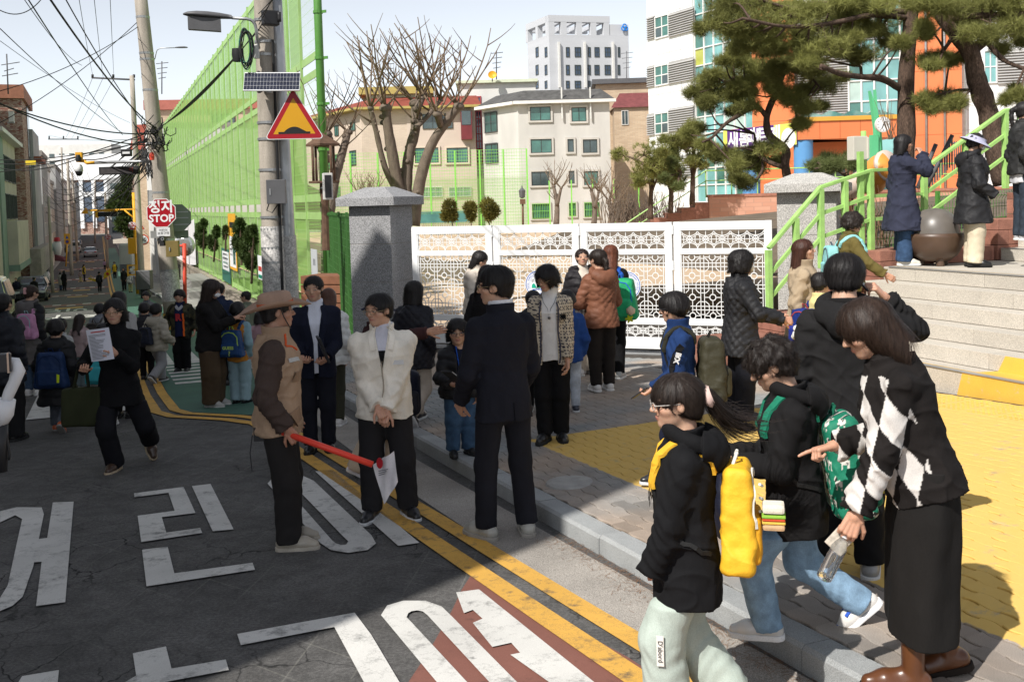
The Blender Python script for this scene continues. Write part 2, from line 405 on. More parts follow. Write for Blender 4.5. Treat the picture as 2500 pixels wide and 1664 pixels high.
for par in(0,1):
 v,f,top=PV[par];me=bpy.data.meshes.new('paver');me.from_pydata([tuple(a)for a in v],[],[tuple(reversed(q))for q in f]+[tuple(reversed(top))]);me.materials.append(M_PAV);pme.append(me)
for(Y,d0,v0,par)in cells[:300]:obj('paver',pme[par],pav,cell_matrix(d0,v0))
big=MB()
for(Y,d0,v0,par)in cells[300:]:
 Mx=cell_matrix(d0,v0);v,f,top=PV[par]
 big.add([Mx@Vector(a)for a in v],[tuple(reversed(q))for q in f]+[tuple(reversed(top))])
o=big.build('pavers',M_PAV,pav);o['kind']='stuff'
pc=onpave(1395,1178)
mb=MB();mb.lathe([(.0,.012),(.16,.012),(.19,.006),(.2,-.01)],c=pc,n=22)
o=mb.build('concrete_patch',mat('patch_concrete',(.36,.35,.33),.9,.2,9,.5,90),pav)
# kerb
M_KERB=mat('kerb_granite',(.30,.31,.31),.8,.12,4,.3,140,rnd=.12,fine=.35,fs=330)
kerb=thing('kerb',None,None,W(0,KERB,0));kerb['kind']='structure'
def kerb_block(d0,d1,m_,jit=True):
 j=random.uniform(-.006,.006)if jit else 0;zz=random.uniform(-.004,.004)
 a0,a1=float(zroad(d0)),float(zroad(d1));vs_=[]
 for d,a in((d0+.004,a0),(d1-.004,a1)):
  for(v,z)in((KERB+j,-.1),(KERB+.004+j,.105+zz),(KERB+.022+j,.124+zz),(KERB+.165,.124+zz),(KERB+.165,-.1)):vs_.append(W(d,v,a+z))
 fs=[(0,1,2,3,4),(9,8,7,6,5)]+[(i,5+i,5+(i+1)%5,(i+1)%5)for i in range(5)]
 m_.add(vs_,fs)
for k in range(-4,19):
 mb=MB();kerb_block(k-.3,k+.7,mb);mb.build('kerb_stone',M_KERB,kerb)
mb=MB()
for k in range(19,95):kerb_block(k-.3,k+.7,mb)
for k in range(95,330,5):kerb_block(k,k+5,mb,False)
o=mb.build('kerb_stones_far',M_KERB,kerb);o['kind']='stuff'
mb=MB()
for k in range(-14,330,4):mb.dvbox(k,k+3.98,-5.36,-5.2,-.2+float(zroad(k+2)),.11+float(zroad(k+2)))
o=mb.build('kerb_opposite',M_KERB);o['kind']='structure'
# sheets painted or coated on the road
marks=thing('road_markings',None,None,W(6,0,float(zroad(6))));marks['kind']='structure'
def sheet(name,pts,m,lift,parent=marks):
 """flat outline of ground points"""
 bm=bmesh.new();vs_=[bm.verts.new((p[0],p[1],p[2]+lift))for p in pts]
 f=bm.faces.new(vs_);f.normal_update()
 if f.normal.z<0:f.normal_flip()
 bmesh.ops.triangulate(bm,faces=[f]);me=bpy.data.meshes.new(name);bm.to_mesh(me);bm.free();me.materials.append(m)
 return obj(name,me,parent)
def zpx(pts):return[onroad(x*.6791,y*.6791+1100)for x,y in pts]
red=zpx([(1700,438),(1660,500),(1625,575),(1560,690),(1510,770),(1470,830)])
redpoly=[red[i]for i in range(len(red))]+[Vector((*xy(3.4,.95),zroad(3.4))),Vector((*xy(1,.8),zroad(1))),Vector((*xy(1,2.4),zroad(1))),Vector((*xy(4.2,2.22),zroad(4.2)))]
sheet('red_lane_coat',redpoly,M_RED,.004)
def dvstrip(name,pl,w0,w1,m,lift):
 """strip beside a street-frame polyline, between offsets w0 and w1"""
 n=len(pl);L_=[];Rr=[]
 for i in range(n):
  a=np.array(pl[max(i-1,0)]);b=np.array(pl[min(i+1,n-1)]);t=(b-a)/np.linalg.norm(b-a);nn=np.array([-t[1],t[0]])
  c0=np.array(pl[i])+nn*w0;c1=np.array(pl[i])+nn*w1
  L_.append(W(c0[0],c0[1],float(zroad(c0[0]))+lift));Rr.append(W(c1[0],c1[1],float(zroad(c1[0]))+lift))
 mb=MB()
 for i in range(n-1):mb.quad(L_[i],Rr[i],Rr[i+1],L_[i+1])
 o=mb.build(name,m,marks);return o
YL=[(-4,2.62),(0,2.5),(3,2.33),(5,2.2),(7,2.08),(9,1.95),(11,1.82),(12.3,1.72),(12.9,1.42),(13.6,.85),(14.1,.7),(16,.64),(20,.62),(30,.62),(45,.62),(60,.62),(80,.62),(95,.62),(130,.62),(200,.62),(300,.62)]
def signed(pl,a,b):
 return a,b
dvstrip('gutter_concrete_strip',[(-5,2.56),(3,2.56),(9,2.4),(12.5,2.4),(18,2.56),(30,2.62)],-.18,.26,M_CONC,.004)
dvstrip('yellow_line',YL,.04,.17,M_YEL,.012)
dvstrip('yellow_line',YL,-.20,-.06,M_YEL,.012)
gl=[(13.0,1.62),(13.9,.86),(16,.82),(20,.81),(30,.81),(45,.81),(60,.81),(80,.81),(95,.81),(130,.81),(200,.81)]
mb=MB()
for i in range(len(gl)-1):
 (a,va_),(b,vb_)=gl[i],gl[i+1]
 mb.quad(W(a,va_,zroad(a)+.008),W(a,2.36,zroad(a)+.008),W(b,2.36,zroad(b)+.008),W(b,vb_,zroad(b)+.008))
mb.build('green_lane_coat',M_GRN,marks)
LET={'eo_circle':[(0,222),(60,207),(150,208),(158,232),(120,420),(82,530),(45,563),(0,582),(-70,560),(-60,500),(0,535),(28,490),(60,340),(80,250),(55,236),(0,262)],'eo_bar':[(190,190),(265,187),(235,550),(130,564),(150,404),(122,406),(140,322),(170,318)],'rin_top':[(482,157),(660,134),(703,228),(582,243),(598,299),(720,282),(727,300),(508,333),(495,238),(628,220),(606,155),(484,171)],'rin_bar':[(690,131),(757,123),(840,287),(765,294)],'rin_base':[(511,361),(603,349),(627,446),(908,408),(917,433),(527,493)],'i_bar':[(1133,78),(1195,72),(1508,336),(1432,347)],'gu_hook':[(853,665),(1275,588),(1335,668),(1440,845),(1312,845),(1202,640),(866,705)],'ho_top':[(478,735),(597,710),(617,790),(812,757),(823,795),(560,845),(440,845),(490,815)],'bo_top':[(80,817),(212,795),(207,850),(60,850)],'yeok_bar':[(1640,515),(1722,504),(2150,850),(1990,850),(1835,740),(1870,733),(1838,697),(1770,712),(1700,625),(1735,610),(1700,578),(1668,590)],}
WORD=['eo_circle','eo_bar','rin_top','rin_bar','rin_base','i_bar','gu_hook','ho_top','bo_top','yeok_bar']
for k in WORD:sheet('painted_letter',zpx(LET[k]),M_WHITE,.012)
def ring(outer,inner):
 a=zpx(outer);b=zpx(inner);mb=MB();n=len(a)
 for i in range(n):
  j=(i+1)%n;up_=Vector((0,0,.012));mb.quad(a[i]+up_,b[i]+up_,b[j]+up_,a[j]+up_)
 return mb.build('painted_letter',M_WHITE,marks)
ring([(962,122),(985,97),(1085,92),(1128,112),(1335,308),(1352,338),(1322,362),(1252,372),(1190,362),(1152,337)],[(1040,152),(1044,140),(1058,137),(1070,143),(1234,313),(1252,330),(1245,342),(1226,344),(1208,338),(1195,328)])
a=zpx([(1370,597),(1392,562),(1450,545),(1530,545),(1588,566),(1625,602),(1870,850)]);b=zpx([(1462,604),(1468,590),(1480,583),(1500,580),(1520,584),(1537,597),(1770,850)])
a=[zpx([(1580,850)])[0]]+a;b=[zpx([(1690,850)])[0]]+b
mb=MB()
for i in range(len(a)-1):q=Vector((0,0,.012));mb.quad(a[i]+q,b[i]+q,b[i+1]+q,a[i+1]+q)
mb.build('painted_letter',M_WHITE,marks)
def dvrect(d0,d1,v0,v1,m,lift=.012,name='painted_bar'):
 mb=MB();mb.quad(W(d0,v0,zroad(d0)+lift),W(d0,v1,zroad(d0)+lift),W(d1,v1,zroad(d1)+lift),W(d1,v0,zroad(d1)+lift));return mb.build(name,m,marks)
for k in range(7):dvrect(14.5,17.2,-4.9+k*.78,-4.9+k*.78+.45,M_WHITE)
dvrect(18.2,18.5,-5,.3,M_WHITE);dvrect(22.5,24.6,-4.8,-.4,M_WHITE)
for k in range(7):dvrect(17.0+k*.55,17.25+k*.55,1.0,1.75,M_WHITE)
for k in range(3):dvrect(20.6,23.5,.95+k*.5,1.2+k*.5,M_WHITE)
dvrect(29,30.4,-5,.3,M_RED,.006,'hump_coat')
for r,(d0,s)in enumerate([(41,'역구호보'),(47.5,'이린어')]):
 me=text_mesh(s,1.0,M_WHITE,.02);Mx=Matrix.Identity(4);sc_d=3.6 if r==0 else 3.2;sc_v=1.15
 x=Vector((-V[0],-V[1],0))*sc_v;y=Vector((-U[0],-U[1],.047))*sc_d;oo=W(d0+1.5,-2.2,zroad(d0+1.5)+.02)
 for k in range(3):Mx[k][0]=x[k];Mx[k][1]=y[k];Mx[k][2]=(0,0,1)[k];Mx[k][3]=oo[k]
 obj('painted_letter',me,marks,Mx)
for d0 in(54,72,86,104,128,150,175):
 dvrect(d0,d0+3.2,-4.7,.45,M_RED,.006,'hump_coat')
 for k in range(7):
  if k%2==0:dvrect(d0+.5,d0+1.4,-4.5+k*.7,-4.1+k*.7,M_WHITE)
  else:dvrect(d0+1.8,d0+2.8,-4.5+k*.7,-4.1+k*.7,M_WHITE)
 for k in range(2):dvrect(d0-3,d0-1.6,-4.3+k*2.2,-3.1+k*2.2,M_YEL)
random.seed(5)
vv=[];ff=[]
for k in range(900):
 d=random.uniform(2.8,6.2);v=KERB-abs(random.gauss(0,.10))-.004;a=random.uniform(0,PI);l=random.uniform(.02,.045)
 c=W(d,v,float(zroad(d))+.008+random.uniform(0,.004));t=Vector((math.cos(a),math.sin(a),random.uniform(-.1,.1)))*l;s=Vector((-math.sin(a),math.cos(a),0))*.0012
 b_=len(vv);vv+=[c-t-s,c-t+s,c+t];ff.append((b_,b_+1,b_+2))
o=obj('fallen_needles',npmesh('fallen_needles',vv,ff,mat('dry_needles',(.20,.095,.04),.9,.3,8)));tag(o,'dry brown pine needles lying in the gutter along the kerb','needles',kind='stuff')
# ================================================================ LARGE STRUCTURE
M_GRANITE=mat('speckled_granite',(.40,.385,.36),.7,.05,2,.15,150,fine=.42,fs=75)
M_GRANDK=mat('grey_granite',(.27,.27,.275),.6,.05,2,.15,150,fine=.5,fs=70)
M_STEP=mat('step_granite',(.47,.43,.37),.8,.06,3,.2,150,rnd=.07,fine=.25,fs=120)
M_WHT=mat('white_metal_paint',(.80,.80,.79),.45,.04,3)
M_GREEN=mat('light_green_paint',(.33,.56,.16),.5,.14,9,.2,60)
M_DGREEN=mat('green_steel_paint',(.085,.24,.045),.5,.1,4)
M_LGREEN=mat('fence_green_wire',(.22,.55,.09),.5,.08,4)
M_BRICKR=mat('red_brown_block',(.30,.135,.095),.9,.16,9,.5,120,rnd=.18,fine=.25,fs=150)
M_STEEL=mat('galvanised_steel',(.42,.43,.44),.45,.15,4,metal=.6)
M_BLK=mat('black_plastic',(.02,.02,.022),.5,.1,5)
M_DGREY=mat('dark_grey_metal',(.10,.10,.105),.5,.1,4)
M_GLASS=mat('window_glass',(.05,.075,.08),.08,.35,.8,spec=.8)
M_GLASSG=mat('green_window_glass',(.055,.16,.135),.1,.35,.9,spec=.8)
M_GLASSB=mat('blue_window_glass',(.03,.055,.10),.08,.3,.3,spec=.8)
M_TEAL=mat('teal_curtain_glass',(.16,.36,.36),.1,.45,.35,spec=.8)
M_FRAME=mat('window_frame',(.62,.61,.58),.6,.08,3)
M_FRAMED=mat('dark_window_frame',(.05,.06,.055),.5,.08,3)
class Fac:
 """a vertical facade: base point o, unit direction u along it; outward normal faces the camera side"""
 def __init__(s,o,u,flip=False):
  s.o=np.array(o[:2],float);s.u=np.array(u[:2],float);s.u/=np.linalg.norm(s.u)
  s.n=np.array([s.u[1],-s.u[0]])
  if s.n@(-s.o)<0:s.n=-s.n
  if flip:s.n=-s.n
 def sz(s,px,py):
  q=ray(px,py);A=np.array([[q[0],-s.u[0]],[q[1],-s.u[1]]]);t,k=np.linalg.solve(A,s.o)
  return float(k),float(q[2]*t+CAMZ)
 def box(s,mb,s0,s1,z0,z1,t0,t1):
  return mb.obox((*s.o,0),(*s.u,0),(*s.n,0),(0,0,1),(s0,s1),(t0,t1),(z0,z1))
 def P(s,k,z,t=0.):q=s.o+s.u*k+s.n*t;return Vector((q[0],q[1],z))
 def M(s,k,z,t=0.):return frame(s.P(k,z,t),(*s.u,0)if np.cross(s.u,s.n)<0 else(*(-s.u),0),(0,0,1))
def prect(F,x0,y0,x1,y1):
 xm=(x0+x1)/2;ym=(y0+y1)/2
 s0=F.sz(x0,ym)[0];s1=F.sz(x1,ym)[0];z1=F.sz(xm,y0)[1];z0=F.sz(xm,y1)[1]
 return min(s0,s1),max(s0,s1),z0,z1
def window(F,r,parent,fm,gm,nx=2,ny=1,fw=.06,sill=None,t=.0,name='window',bars=None):
 s0,s1,z0,z1=r;mb=MB()
 for(a,b,c,d)in((s0,s1,z1-fw,z1),(s0,s1,z0,z0+fw),(s0,s0+fw,z0+fw,z1-fw),(s1-fw,s1,z0+fw,z1-fw)):F.box(mb,a,b,c,d,t,t+.09)
 for i in range(1,nx):c=s0+(s1-s0)*i/nx;F.box(mb,c-fw*.4,c+fw*.4,z0+fw,z1-fw,t,t+.075)
 for i in range(1,ny):c=z0+(z1-z0)*i/ny;F.box(mb,s0+fw,s1-fw,c-fw*.4,c+fw*.4,t,t+.07)
 wdw=mb.build(name,fm,parent)
 g=MB();F.box(g,s0+fw*.5,s1-fw*.5,z0+fw*.5,z1-fw*.5,t+.005,t+.03);g.build('pane',gm,wdw)
 if sill is not None:
  k=MB();e=.16
  for(a,b,c,d)in((s0-e,s1+e,z1,z1+e),(s0-e,s1+e,z0-e,z0),(s0-e,s0,z0,z1),(s1,s1+e,z0,z1)):F.box(k,a,b,c,d,t+.002,t+.14)
  k.build('surround',sill,wdw)
 if bars is not None:
  k=MB();n=max(3,int((s1-s0)/.14))
  for i in range(n+1):c=s0+(s1-s0)*i/n;F.box(k,c-.012,c+.012,z0-.05,z1+.05,t+.15,t+.175)
  for zz in(z0,(z0+z1)/2,z1):F.box(k,s0,s1,zz-.015,zz+.015,t+.15,t+.178)
  k.build('window_bars',bars,wdw)
 return wdw
# left hand buildings; the first ones stand outside the frame and shade the road
def row_house(name,d0,d1,z1,v0,v1,wm,label,wins=True,roofm=None,gm=M_GLASS):
 zb=float(zroad(min(d0,d1)+abs(d1-d0)))-.3
 b=thing(name,label,'building',W((d0+d1)/2,(v0+v1)/2,zb))
 mb=MB();mb.dvbox(d0,d1,v0,v1,zb,z1);mb.build('wall',wm,b)
 r=MB();r.dvbox(d0-.05,d1+.05,v1-.2,v1+.12,z1-.02,z1+.45);r.dvbox(d0-.05,d1+.05,v0-.05,v0+.2,z1-.02,z1+.45)
 r.dvbox(d0-.05,d0+.2,v0+.2,v1-.2,z1-.02,z1+.45);r.dvbox(d1-.2,d1+.05,v0+.2,v1-.2,z1-.02,z1+.45)
 r.build('parapet',roofm or M_CONC,b)
 if wins:
  F=Fac(xy(d0,v1),U);n=max(1,int((d1-d0)/3.2));fl=int((z1-zroad(d0))/3.0)
  for k in range(fl):
   for i in range(n):
    c=(d1-d0)*(i+.5)/n;zz=float(zroad(d0))+1.1+3.0*k
    if zz+1.5<z1-.3:window(F,(c-.8,c+.8,zz,zz+1.4),b,M_FRAME,gm)
 return b
M_BEIGE=mat('beige_render',(.50,.45,.38),.9,.12,.7,.2,40,fine=.08)
M_GREYR=mat('grey_render',(.34,.34,.33),.9,.14,.6,.2,40)
M_WHTR=mat('white_render',(.62,.61,.58),.9,.08,.6,.2,40)
def bricks_mat(name,c1,c2,mortar,sc,rowh=.25,bw=.5,rough=.9):
 m=mat(name,c1,rough,0);n=m.node_tree.nodes;L=m.node_tree.links;b=n['Principled BSDF']
 tc=n.new('ShaderNodeTexCoord');sx=n.new('ShaderNodeSeparateXYZ');L.new(tc.outputs['Object'],sx.inputs[0])
 dt=n.new('ShaderNodeVectorMath');dt.operation='DOT_PRODUCT';L.new(tc.outputs['Object'],dt.inputs[0]);dt.inputs[1].default_value=(U[0]+V[0],U[1]+V[1],0)
 cx=n.new('ShaderNodeCombineXYZ');L.new(dt.outputs['Value'],cx.inputs[0]);L.new(sx.outputs[2],cx.inputs[1])
 br=n.new('ShaderNodeTexBrick');br.inputs['Color1'].default_value=(*c1,1);br.inputs['Color2'].default_value=(*c2,1);br.inputs['Mortar'].default_value=(*mortar,1)
 br.inputs['Scale'].default_value=sc;br.inputs['Mortar Size'].default_value=.02;br.inputs['Row Height'].default_value=rowh;br.inputs['Brick Width'].default_value=bw
 L.new(cx.outputs[0],br.inputs[0])
 no=n.new('ShaderNodeTexNoise');no.inputs['Scale'].default_value=.5;L.new(tc.outputs['Object'],no.inputs[0])
 mr=n.new('ShaderNodeMapRange');mr.inputs[3].default_value=.82;mr.inputs[4].default_value=1.18;L.new(no.outputs[0],mr.inputs[0])
 vm=n.new('ShaderNodeVectorMath');vm.operation='SCALE';L.new(br.outputs[0],vm.inputs[0]);L.new(mr.outputs[0],vm.inputs['Scale']);L.new(vm.outputs[0],b.inputs['Base Color']);return m
M_BRK1=bricks_mat('brown_brickwork',(.20,.115,.085),(.27,.16,.12),(.30,.27,.24),3.3)
M_BRK2=bricks_mat('red_and_cream_brickwork',(.24,.09,.065),(.50,.40,.33),(.16,.10,.08),2.6)
M_BRK3=bricks_mat('sandy_brickwork',(.46,.34,.23),(.54,.42,.29),(.42,.34,.26),1.9)
M_BRK4=bricks_mat('pale_peach_brickwork',(.50,.41,.33),(.55,.46,.37),(.46,.39,.33),2.2)
row_house('street_building',1.45,11.4,13.2,-17,-6.0,M_BEIGE,'beige four storey building nearest on the left, out of the picture, shading the road')
row_house('street_building',12.5,24,11.0,-16,-6.0,M_GREYR,'grey rendered house second along the left side, out of the picture')
row_house('street_building',25.5,36,9.0,-16,-6.0,M_BRK1,'brown brick house third along the left side, out of the picture')
row_house('street_building',45,57.5,7.5,-16,-6.2,M_WHTR,'white rendered house after the side street on the left, out of the picture')
b=row_house('brick_house',58.5,67.0,9.6,-16,-5.9,M_BRK1,'brown brick house cut by the left edge of the picture',wins=False)
F=Fac(xy(58.5,-5.9),U)
for(x0,y0,x1,y1)in((4,505,14,585),):window(F,(7.0,8.0,-1.0,1.5),b,M_FRAMED,M_GLASS,1,3)
def ac_unit(px,py,F,parent_label,w=.85,h=.7,t=.1):
 s,z=F.sz(px,py);a=thing('air_conditioner',parent_label,'air conditioner',F.P(s,z,t),group='air conditioners on the left walls')
 mb=MB();F.box(mb,s-w/2,s+w/2,z-h/2,z+h/2,t,t+.32);mb.build('casing',M_FRAME,a,bevel=.02)
 g=MB()
 for k in range(5):F.box(g,s-w*.38,s+w*.1,z-h*.36+k*h*.16,z-h*.36+k*h*.16+.02,t+.321,t+.335)
 g.build('grille',M_DGREY,a)
 k=MB();F.box(k,s-w*.4,s+w*.4,z-h/2-.06,z-h/2-.005,0,t+.34);k.build('bracket',M_STEEL,a)
zb=-4.2
b=thing('green_trim_house','beige house with green wall panels and a dark mansard roof on the left','building',W(72,-7,zb))
mb=MB();mb.dvbox(67.2,84,-16,-5.6,zb,7.2);mb.build('wall',M_BEIGE,b)
F2=Fac(xy(67.2,-5.6),U)
r=MB()
for(d0,d1)in((67.0,84.2),):
 A=[W(d0,-5.2,7.2),W(d1,-5.2,7.2),W(d1,-6.6,9.3),W(d0,-6.6,9.3),W(d0,-16,7.2),W(d1,-16,7.2),W(d1,-15,9.3),W(d0,-15,9.3)]
 r.add(A,[(0,1,2,3),(3,2,6,7),(0,3,7,4),(1,5,6,2),(4,7,6,5),(0,4,5,1)])
r.build('mansard_roof',mat('brown_shingle',(.12,.062,.048),.9,.3,3,.5,30),b)
r=MB();r.dvbox(67.0,84.2,-5.7,-5.05,6.95,7.199);r.build('eaves',M_FRAME,b)
r=MB();r.dvbox(69,83,-15,-7.2,9.31,12.0);r.dvbox(68.6,83.4,-15.4,-6.8,12.0,12.3);r.build('penthouse',M_WHTR,b)
r=MB();M_PANEL=mat('sea_green_panel',(.19,.27,.23),.7,.1,2)
r.dvbox(69.6,72.6,-5.599,-5.5,-3.6,6.9);r.build('green_panel',M_PANEL,b)
r=MB();r.dvbox(72.6,83.5,-5.599,-4.9,-1.2,1.6);r.build('balcony',M_BEIGE,b)
r=MB();r.dvbox(72.55,83.55,-5.6,-4.85,-1.6,-1.2);r.build('balcony_base',M_PANEL,b)
for zz in(-.9+2.6,4.2):
 for k in range(3):window(F2,(6.0+k*3.4,8.6+k*3.4,zz,zz+1.7),b,M_FRAMED,M_GLASS,2)
ac_unit(45,470,F2,'white outdoor unit on the green trimmed house above the garage');ac_unit(18,286,F2,'white outdoor unit under the mansard eaves')
b=thing('brick_tower_house','tall house with a brick stair tower and an orange roof edge on the left','building',W(90,-7,-4.4))
mb=MB();mb.dvbox(84.6,89.6,-15,-5.0,-4.6,10.6);mb.build('brick_tower',M_BRK2,b)
mb=MB();mb.dvbox(84.3,95,-15,-4.8,10.6,11.6);mb.build('orange_roof_edge',mat('orange_roof_tile',(.30,.13,.08),.8,.15,3),b)
mb=MB();mb.dvbox(89.6,92.0,-15,-4.95,-4.6,10.59);mb.build('dark_glazed_strip',mat('dark_glazing',(.025,.028,.032),.15,.2,2),b)
mb=MB();mb.dvbox(92.0,101,-15,-4.75,-4.6,8.9);mb.build('slate_wall',M_GREYR,b)
mb=MB();mb.dvbox(84.2,100,-5.0,-4.2,-2.6,-.6);mb.build('concrete_canopy',M_CONC,b)
mb=MB();mb.dvbox(92.0,100,-4.749,-4.2,6.4,6.7);mb.build('ledge',mat('red_ledge',(.3,.10,.06),.8,.1,3),b)
mb=MB();mb.dvbox(100.9,113,-6,-4.3,-1.55,-1.0);mb.build('green_awning',mat('teal_awning',(.03,.20,.16),.6,.1,3),b)
random.seed(11)
specs=[(101.2,114,4.5,M_WHTR),(114.5,127,9.0,M_GREYR),(127.5,142,8.2,M_WHTR),(142.5,158,7.0,M_BEIGE),(158.5,180,9.5,M_GREYR),(181,205,8.5,M_BRK1),(206,235,9,M_WHTR),(236,270,8,M_BEIGE),(271,320,10,M_GREYR)]
lab=['low white shop with a teal awning front','grey narrow house beyond the low shop','white house with pipes up its front','beige house halfway down the left side','grey taller house far down the left side','brown brick house far down the left side','white house near the bottom of the street','beige house near the bottom of the street','grey block at the far left end of the street']
for(d0,d1,z,m_),l in zip(specs,lab):row_house('street_building',d0,d1,z-1.0,-15,-5.6+random.uniform(-.4,.4),m_,l+', on the left of the road',gm=M_GLASSG if random.random()<.4 else M_GLASS)
specs=[(98,112,9.5,4.6,M_WHTR,'white walled house right of the road just past the school fence'),(116,128,3.0,5.0,M_BRK2,'low house with a cream canopy on the right of the road'),(129,150,5.5,5.2,M_BRK3,'sandy house on the right behind the conifer'),(151,175,7,5,M_BRK1,'brown house far down on the right side'),(176,205,6,5,M_BEIGE,'beige house far down on the right side'),(206,260,9,5,M_BRK2,'reddish house near the bottom on the right')]
for(d0,d1,z,v,m_,l)in specs:row_house('street_building',d0,d1,z,v,v+11,m_,l,wins=False)
for bd in[x for x in bpy.data.objects if x.get('category')=='building' and x.name.startswith('street_building')]:pass
F=Fac(at(150,470,330),(1,0))
b=thing('white_hall','wide white building with tall glazed bays closing the far end of the street','building',F.P(20,-5))
mb=MB();F.box(mb,0,31,-6,20.5,-14,0);mb.build('wall',M_BRK2,b)
mb=MB();F.box(mb,-1,31.5,12.5,20.6,.005,1.0);F.box(mb,-1,31.5,7.2,8.6,.005,.6)
for k in range(8):F.box(mb,2+k*4,3.2+k*4,-3,12.5,.005,.8)
mb.build('white_bands',mat('bright_white_cladding',(.74,.74,.74),.6,.05,.1),b)
for k in range(7):
 for(z0,z1)in((-1,7.2),(8.7,11.8)):mb=MB();F.box(mb,3.2+k*4,6+k*4,z0,z1,.01,.3);mb.build('window',M_GLASSB,b)
for(px,D,w_,z0,z1,m_,l)in((300,262,22,-6,9,M_BRK2,'pinkish brick block behind the conifer at the end of the street'),(262,300,18,-6,12,M_GREYR,'grey block with green windows at the end of the street'),(180,380,30,-6,14,M_BEIGE,'beige flats behind the white hall'),(95,420,30,-6,30,M_WHTR,'distant pale tower left of the white hall')):
 F=Fac(at(px,480,D),(1,.05));b=thing('far_building',l,'building',F.P(0,z0));mb=MB();F.box(mb,0,w_,z0,z1,-12,0);mb.build('wall',m_,b)
 for k in range(int((z1+4)/3.2)):
  for i in range(int(w_/4)):mb=MB();F.box(mb,1+i*4,3+i*4,z0+2+k*3.2,z0+3.6+k*3.2,.005,.15);mb.build('window',M_GLASS,b)
F=Fac(at(332,300,104),(1,.12))
b=thing('red_roof_house','house with a red tiled roof and red parapet rising behind the tall green fence','building',F.P(5,-4))
mb=MB();F.box(mb,0,12,-5,8.2,-11,0);mb.build('wall',M_BRK3,b)
r=MB();A=[F.P(-.6,8.2,.7),F.P(12.6,8.2,.7),F.P(12.6,10.9,-2),F.P(-.6,10.9,-2),F.P(-.6,8.2,-11),F.P(12.6,8.2,-11)]
r.add(A,[(0,1,2,3),(3,2,5,4),(0,3,4),(1,5,2),(0,4,5,1)])
r.build('roof',mat('red_shingle',(.24,.055,.035),.85,.25,2.5,.5,25),b)
r=MB();F.box(r,.6,12,10.0,12.4,-10,-2.6);r.build('penthouse',M_BRK3,b)
r=MB();F.box(r,.3,12.4,12.4,13.4,-10.4,-2.2);r.build('parapet',mat('red_parapet',(.36,.12,.09),.8,.1,2),b)
window(F,(7,9.4,10.7,11.9),b,M_FRAMED,M_GLASS,2,t=-2.59)
# apartments behind the schoolyard
Z7=lambda x,y:(750+x*.3827,y*.3827)
def zr_(F,r):a=Z7(r[0],r[1]);c=Z7(r[2],r[3]);return prect(F,a[0],a[1],c[0],c[1])
cn=at(882,300,96);FA=Fac(cn,(1,.06));FB=Fac(cn,(-.62,1))
b=thing('peach_brick_villa','peach brick villa with red brown roof and yellow eaves behind the bare tree','building',(cn.x,cn.y,SZ))
ez=FA.sz(900,265)[1];wA=FA.sz(1160,300)[0];rz_=FA.sz(960,227)[1]
mb=MB();pts=[FA.P(0,0),FA.P(wA,0),FA.P(wA,0,-14),FB.P(24,0)]
mb.prism([(p.x,p.y)for p in pts],SZ,ez);mb.build('wall',M_BRK4,b)
mb=MB();FA.box(mb,FA.sz(996,400)[0],wA+.02,SZ,ez-.01,-3,.06);mb.build('rendered_bay',mat('peach_render',(.54,.45,.38),.9,.06,.6),b)
mb=MB()
e0,e1,e2,e3=FA.P(-.5,ez+.05,.9),FA.P(wA+.6,ez+.05,.9),FA.P(wA+.3,rz_,-4),FA.P(1.0,rz_,-4)
g0,g3=FB.P(24,ez+.05,.9),FB.P(22,rz_,-4)
mb.add([e0,e1,e2,e3,g0,g3],[(0,1,2,3),(4,0,3,5)]);mb.build('roof',MATS['red_shingle'],b)
mb=MB();FA.box(mb,-.6,wA+.7,ez-.15,ez+.06,.0,1.0);FB.box(mb,.01,24,ez-.15,ez+.06,.0,1.0);mb.build('eaves',mat('yellow_eaves',(.40,.32,.10),.7,.08,2),b)
s0,z0=FA.sz(868,226);s1,z1=FA.sz(1035,203)
mb=MB();FA.box(mb,s0+1,s1,rz_-.6,z1-.6,-9,-3.9);mb.build('penthouse',mat('pale_green_render',(.56,.60,.45),.9,.06,1),b)
mb=MB();FA.box(mb,s0,s1+.8,z1-.6,z1+.1,-9.6,-3.2);mb.build('penthouse_roof',MATS['yellow_eaves'],b)
for r in((735,727,928,822),):window(FA,zr_(FA,r),b,M_FRAMED,M_GLASS,3,t=.065)
for r in((687,943,838,1040),(890,943,1025,1038)):window(FA,zr_(FA,r),b,M_FRAMED,M_GLASSG,2,sill=mat('pale_surround',(.62,.52,.42),.9,.06,1),t=.065)
for r in((735,1192,862,1256),(903,1192,1046,1254)):window(FA,zr_(FA,r),b,M_FRAME,M_GLASSG,3,bars=M_FRAME,t=.065)
for r in((178,800,202,868),(278,780,308,835),(275,960,314,1055),(180,985,210,1070),(130,1000,150,1080),(190,1190,214,1262)):window(FB,zr_(FB,r),b,M_FRAMED,M_GLASSG,2)
mb=MB();r=zr_(FA,(980,712,1050,892));FA.box(mb,*r[:2],r[2],r[3],.061,.7);mb.build('red_balcony',mat('dark_red_balcony',(.17,.03,.035),.6,.1,2),b)
mb=MB();r=zr_(FA,(984,712,1042,800));FA.box(mb,*r[:2],r[2],r[3],.701,.74);mb.build('balcony_glass',M_GLASS,b)
cn=at(1265,300,89);FA=Fac(cn,(1,.03));FB=Fac(cn,(-.75,1))
M_PALE=mat('stained_pale_render',(.52,.50,.47),.9,.16,.45,.2,30,stretch=(1,1,.35))
b=thing('pale_flats','pale stained flats with a dark shingled mansard roof in the middle of the skyline','building',(cn.x,cn.y,SZ))
wA=FA.sz(1489,300)[0];ez=FA.sz(1380,252)[1];rz_=FA.sz(1350,216)[1];wB=FB.sz(1178,300)[0]
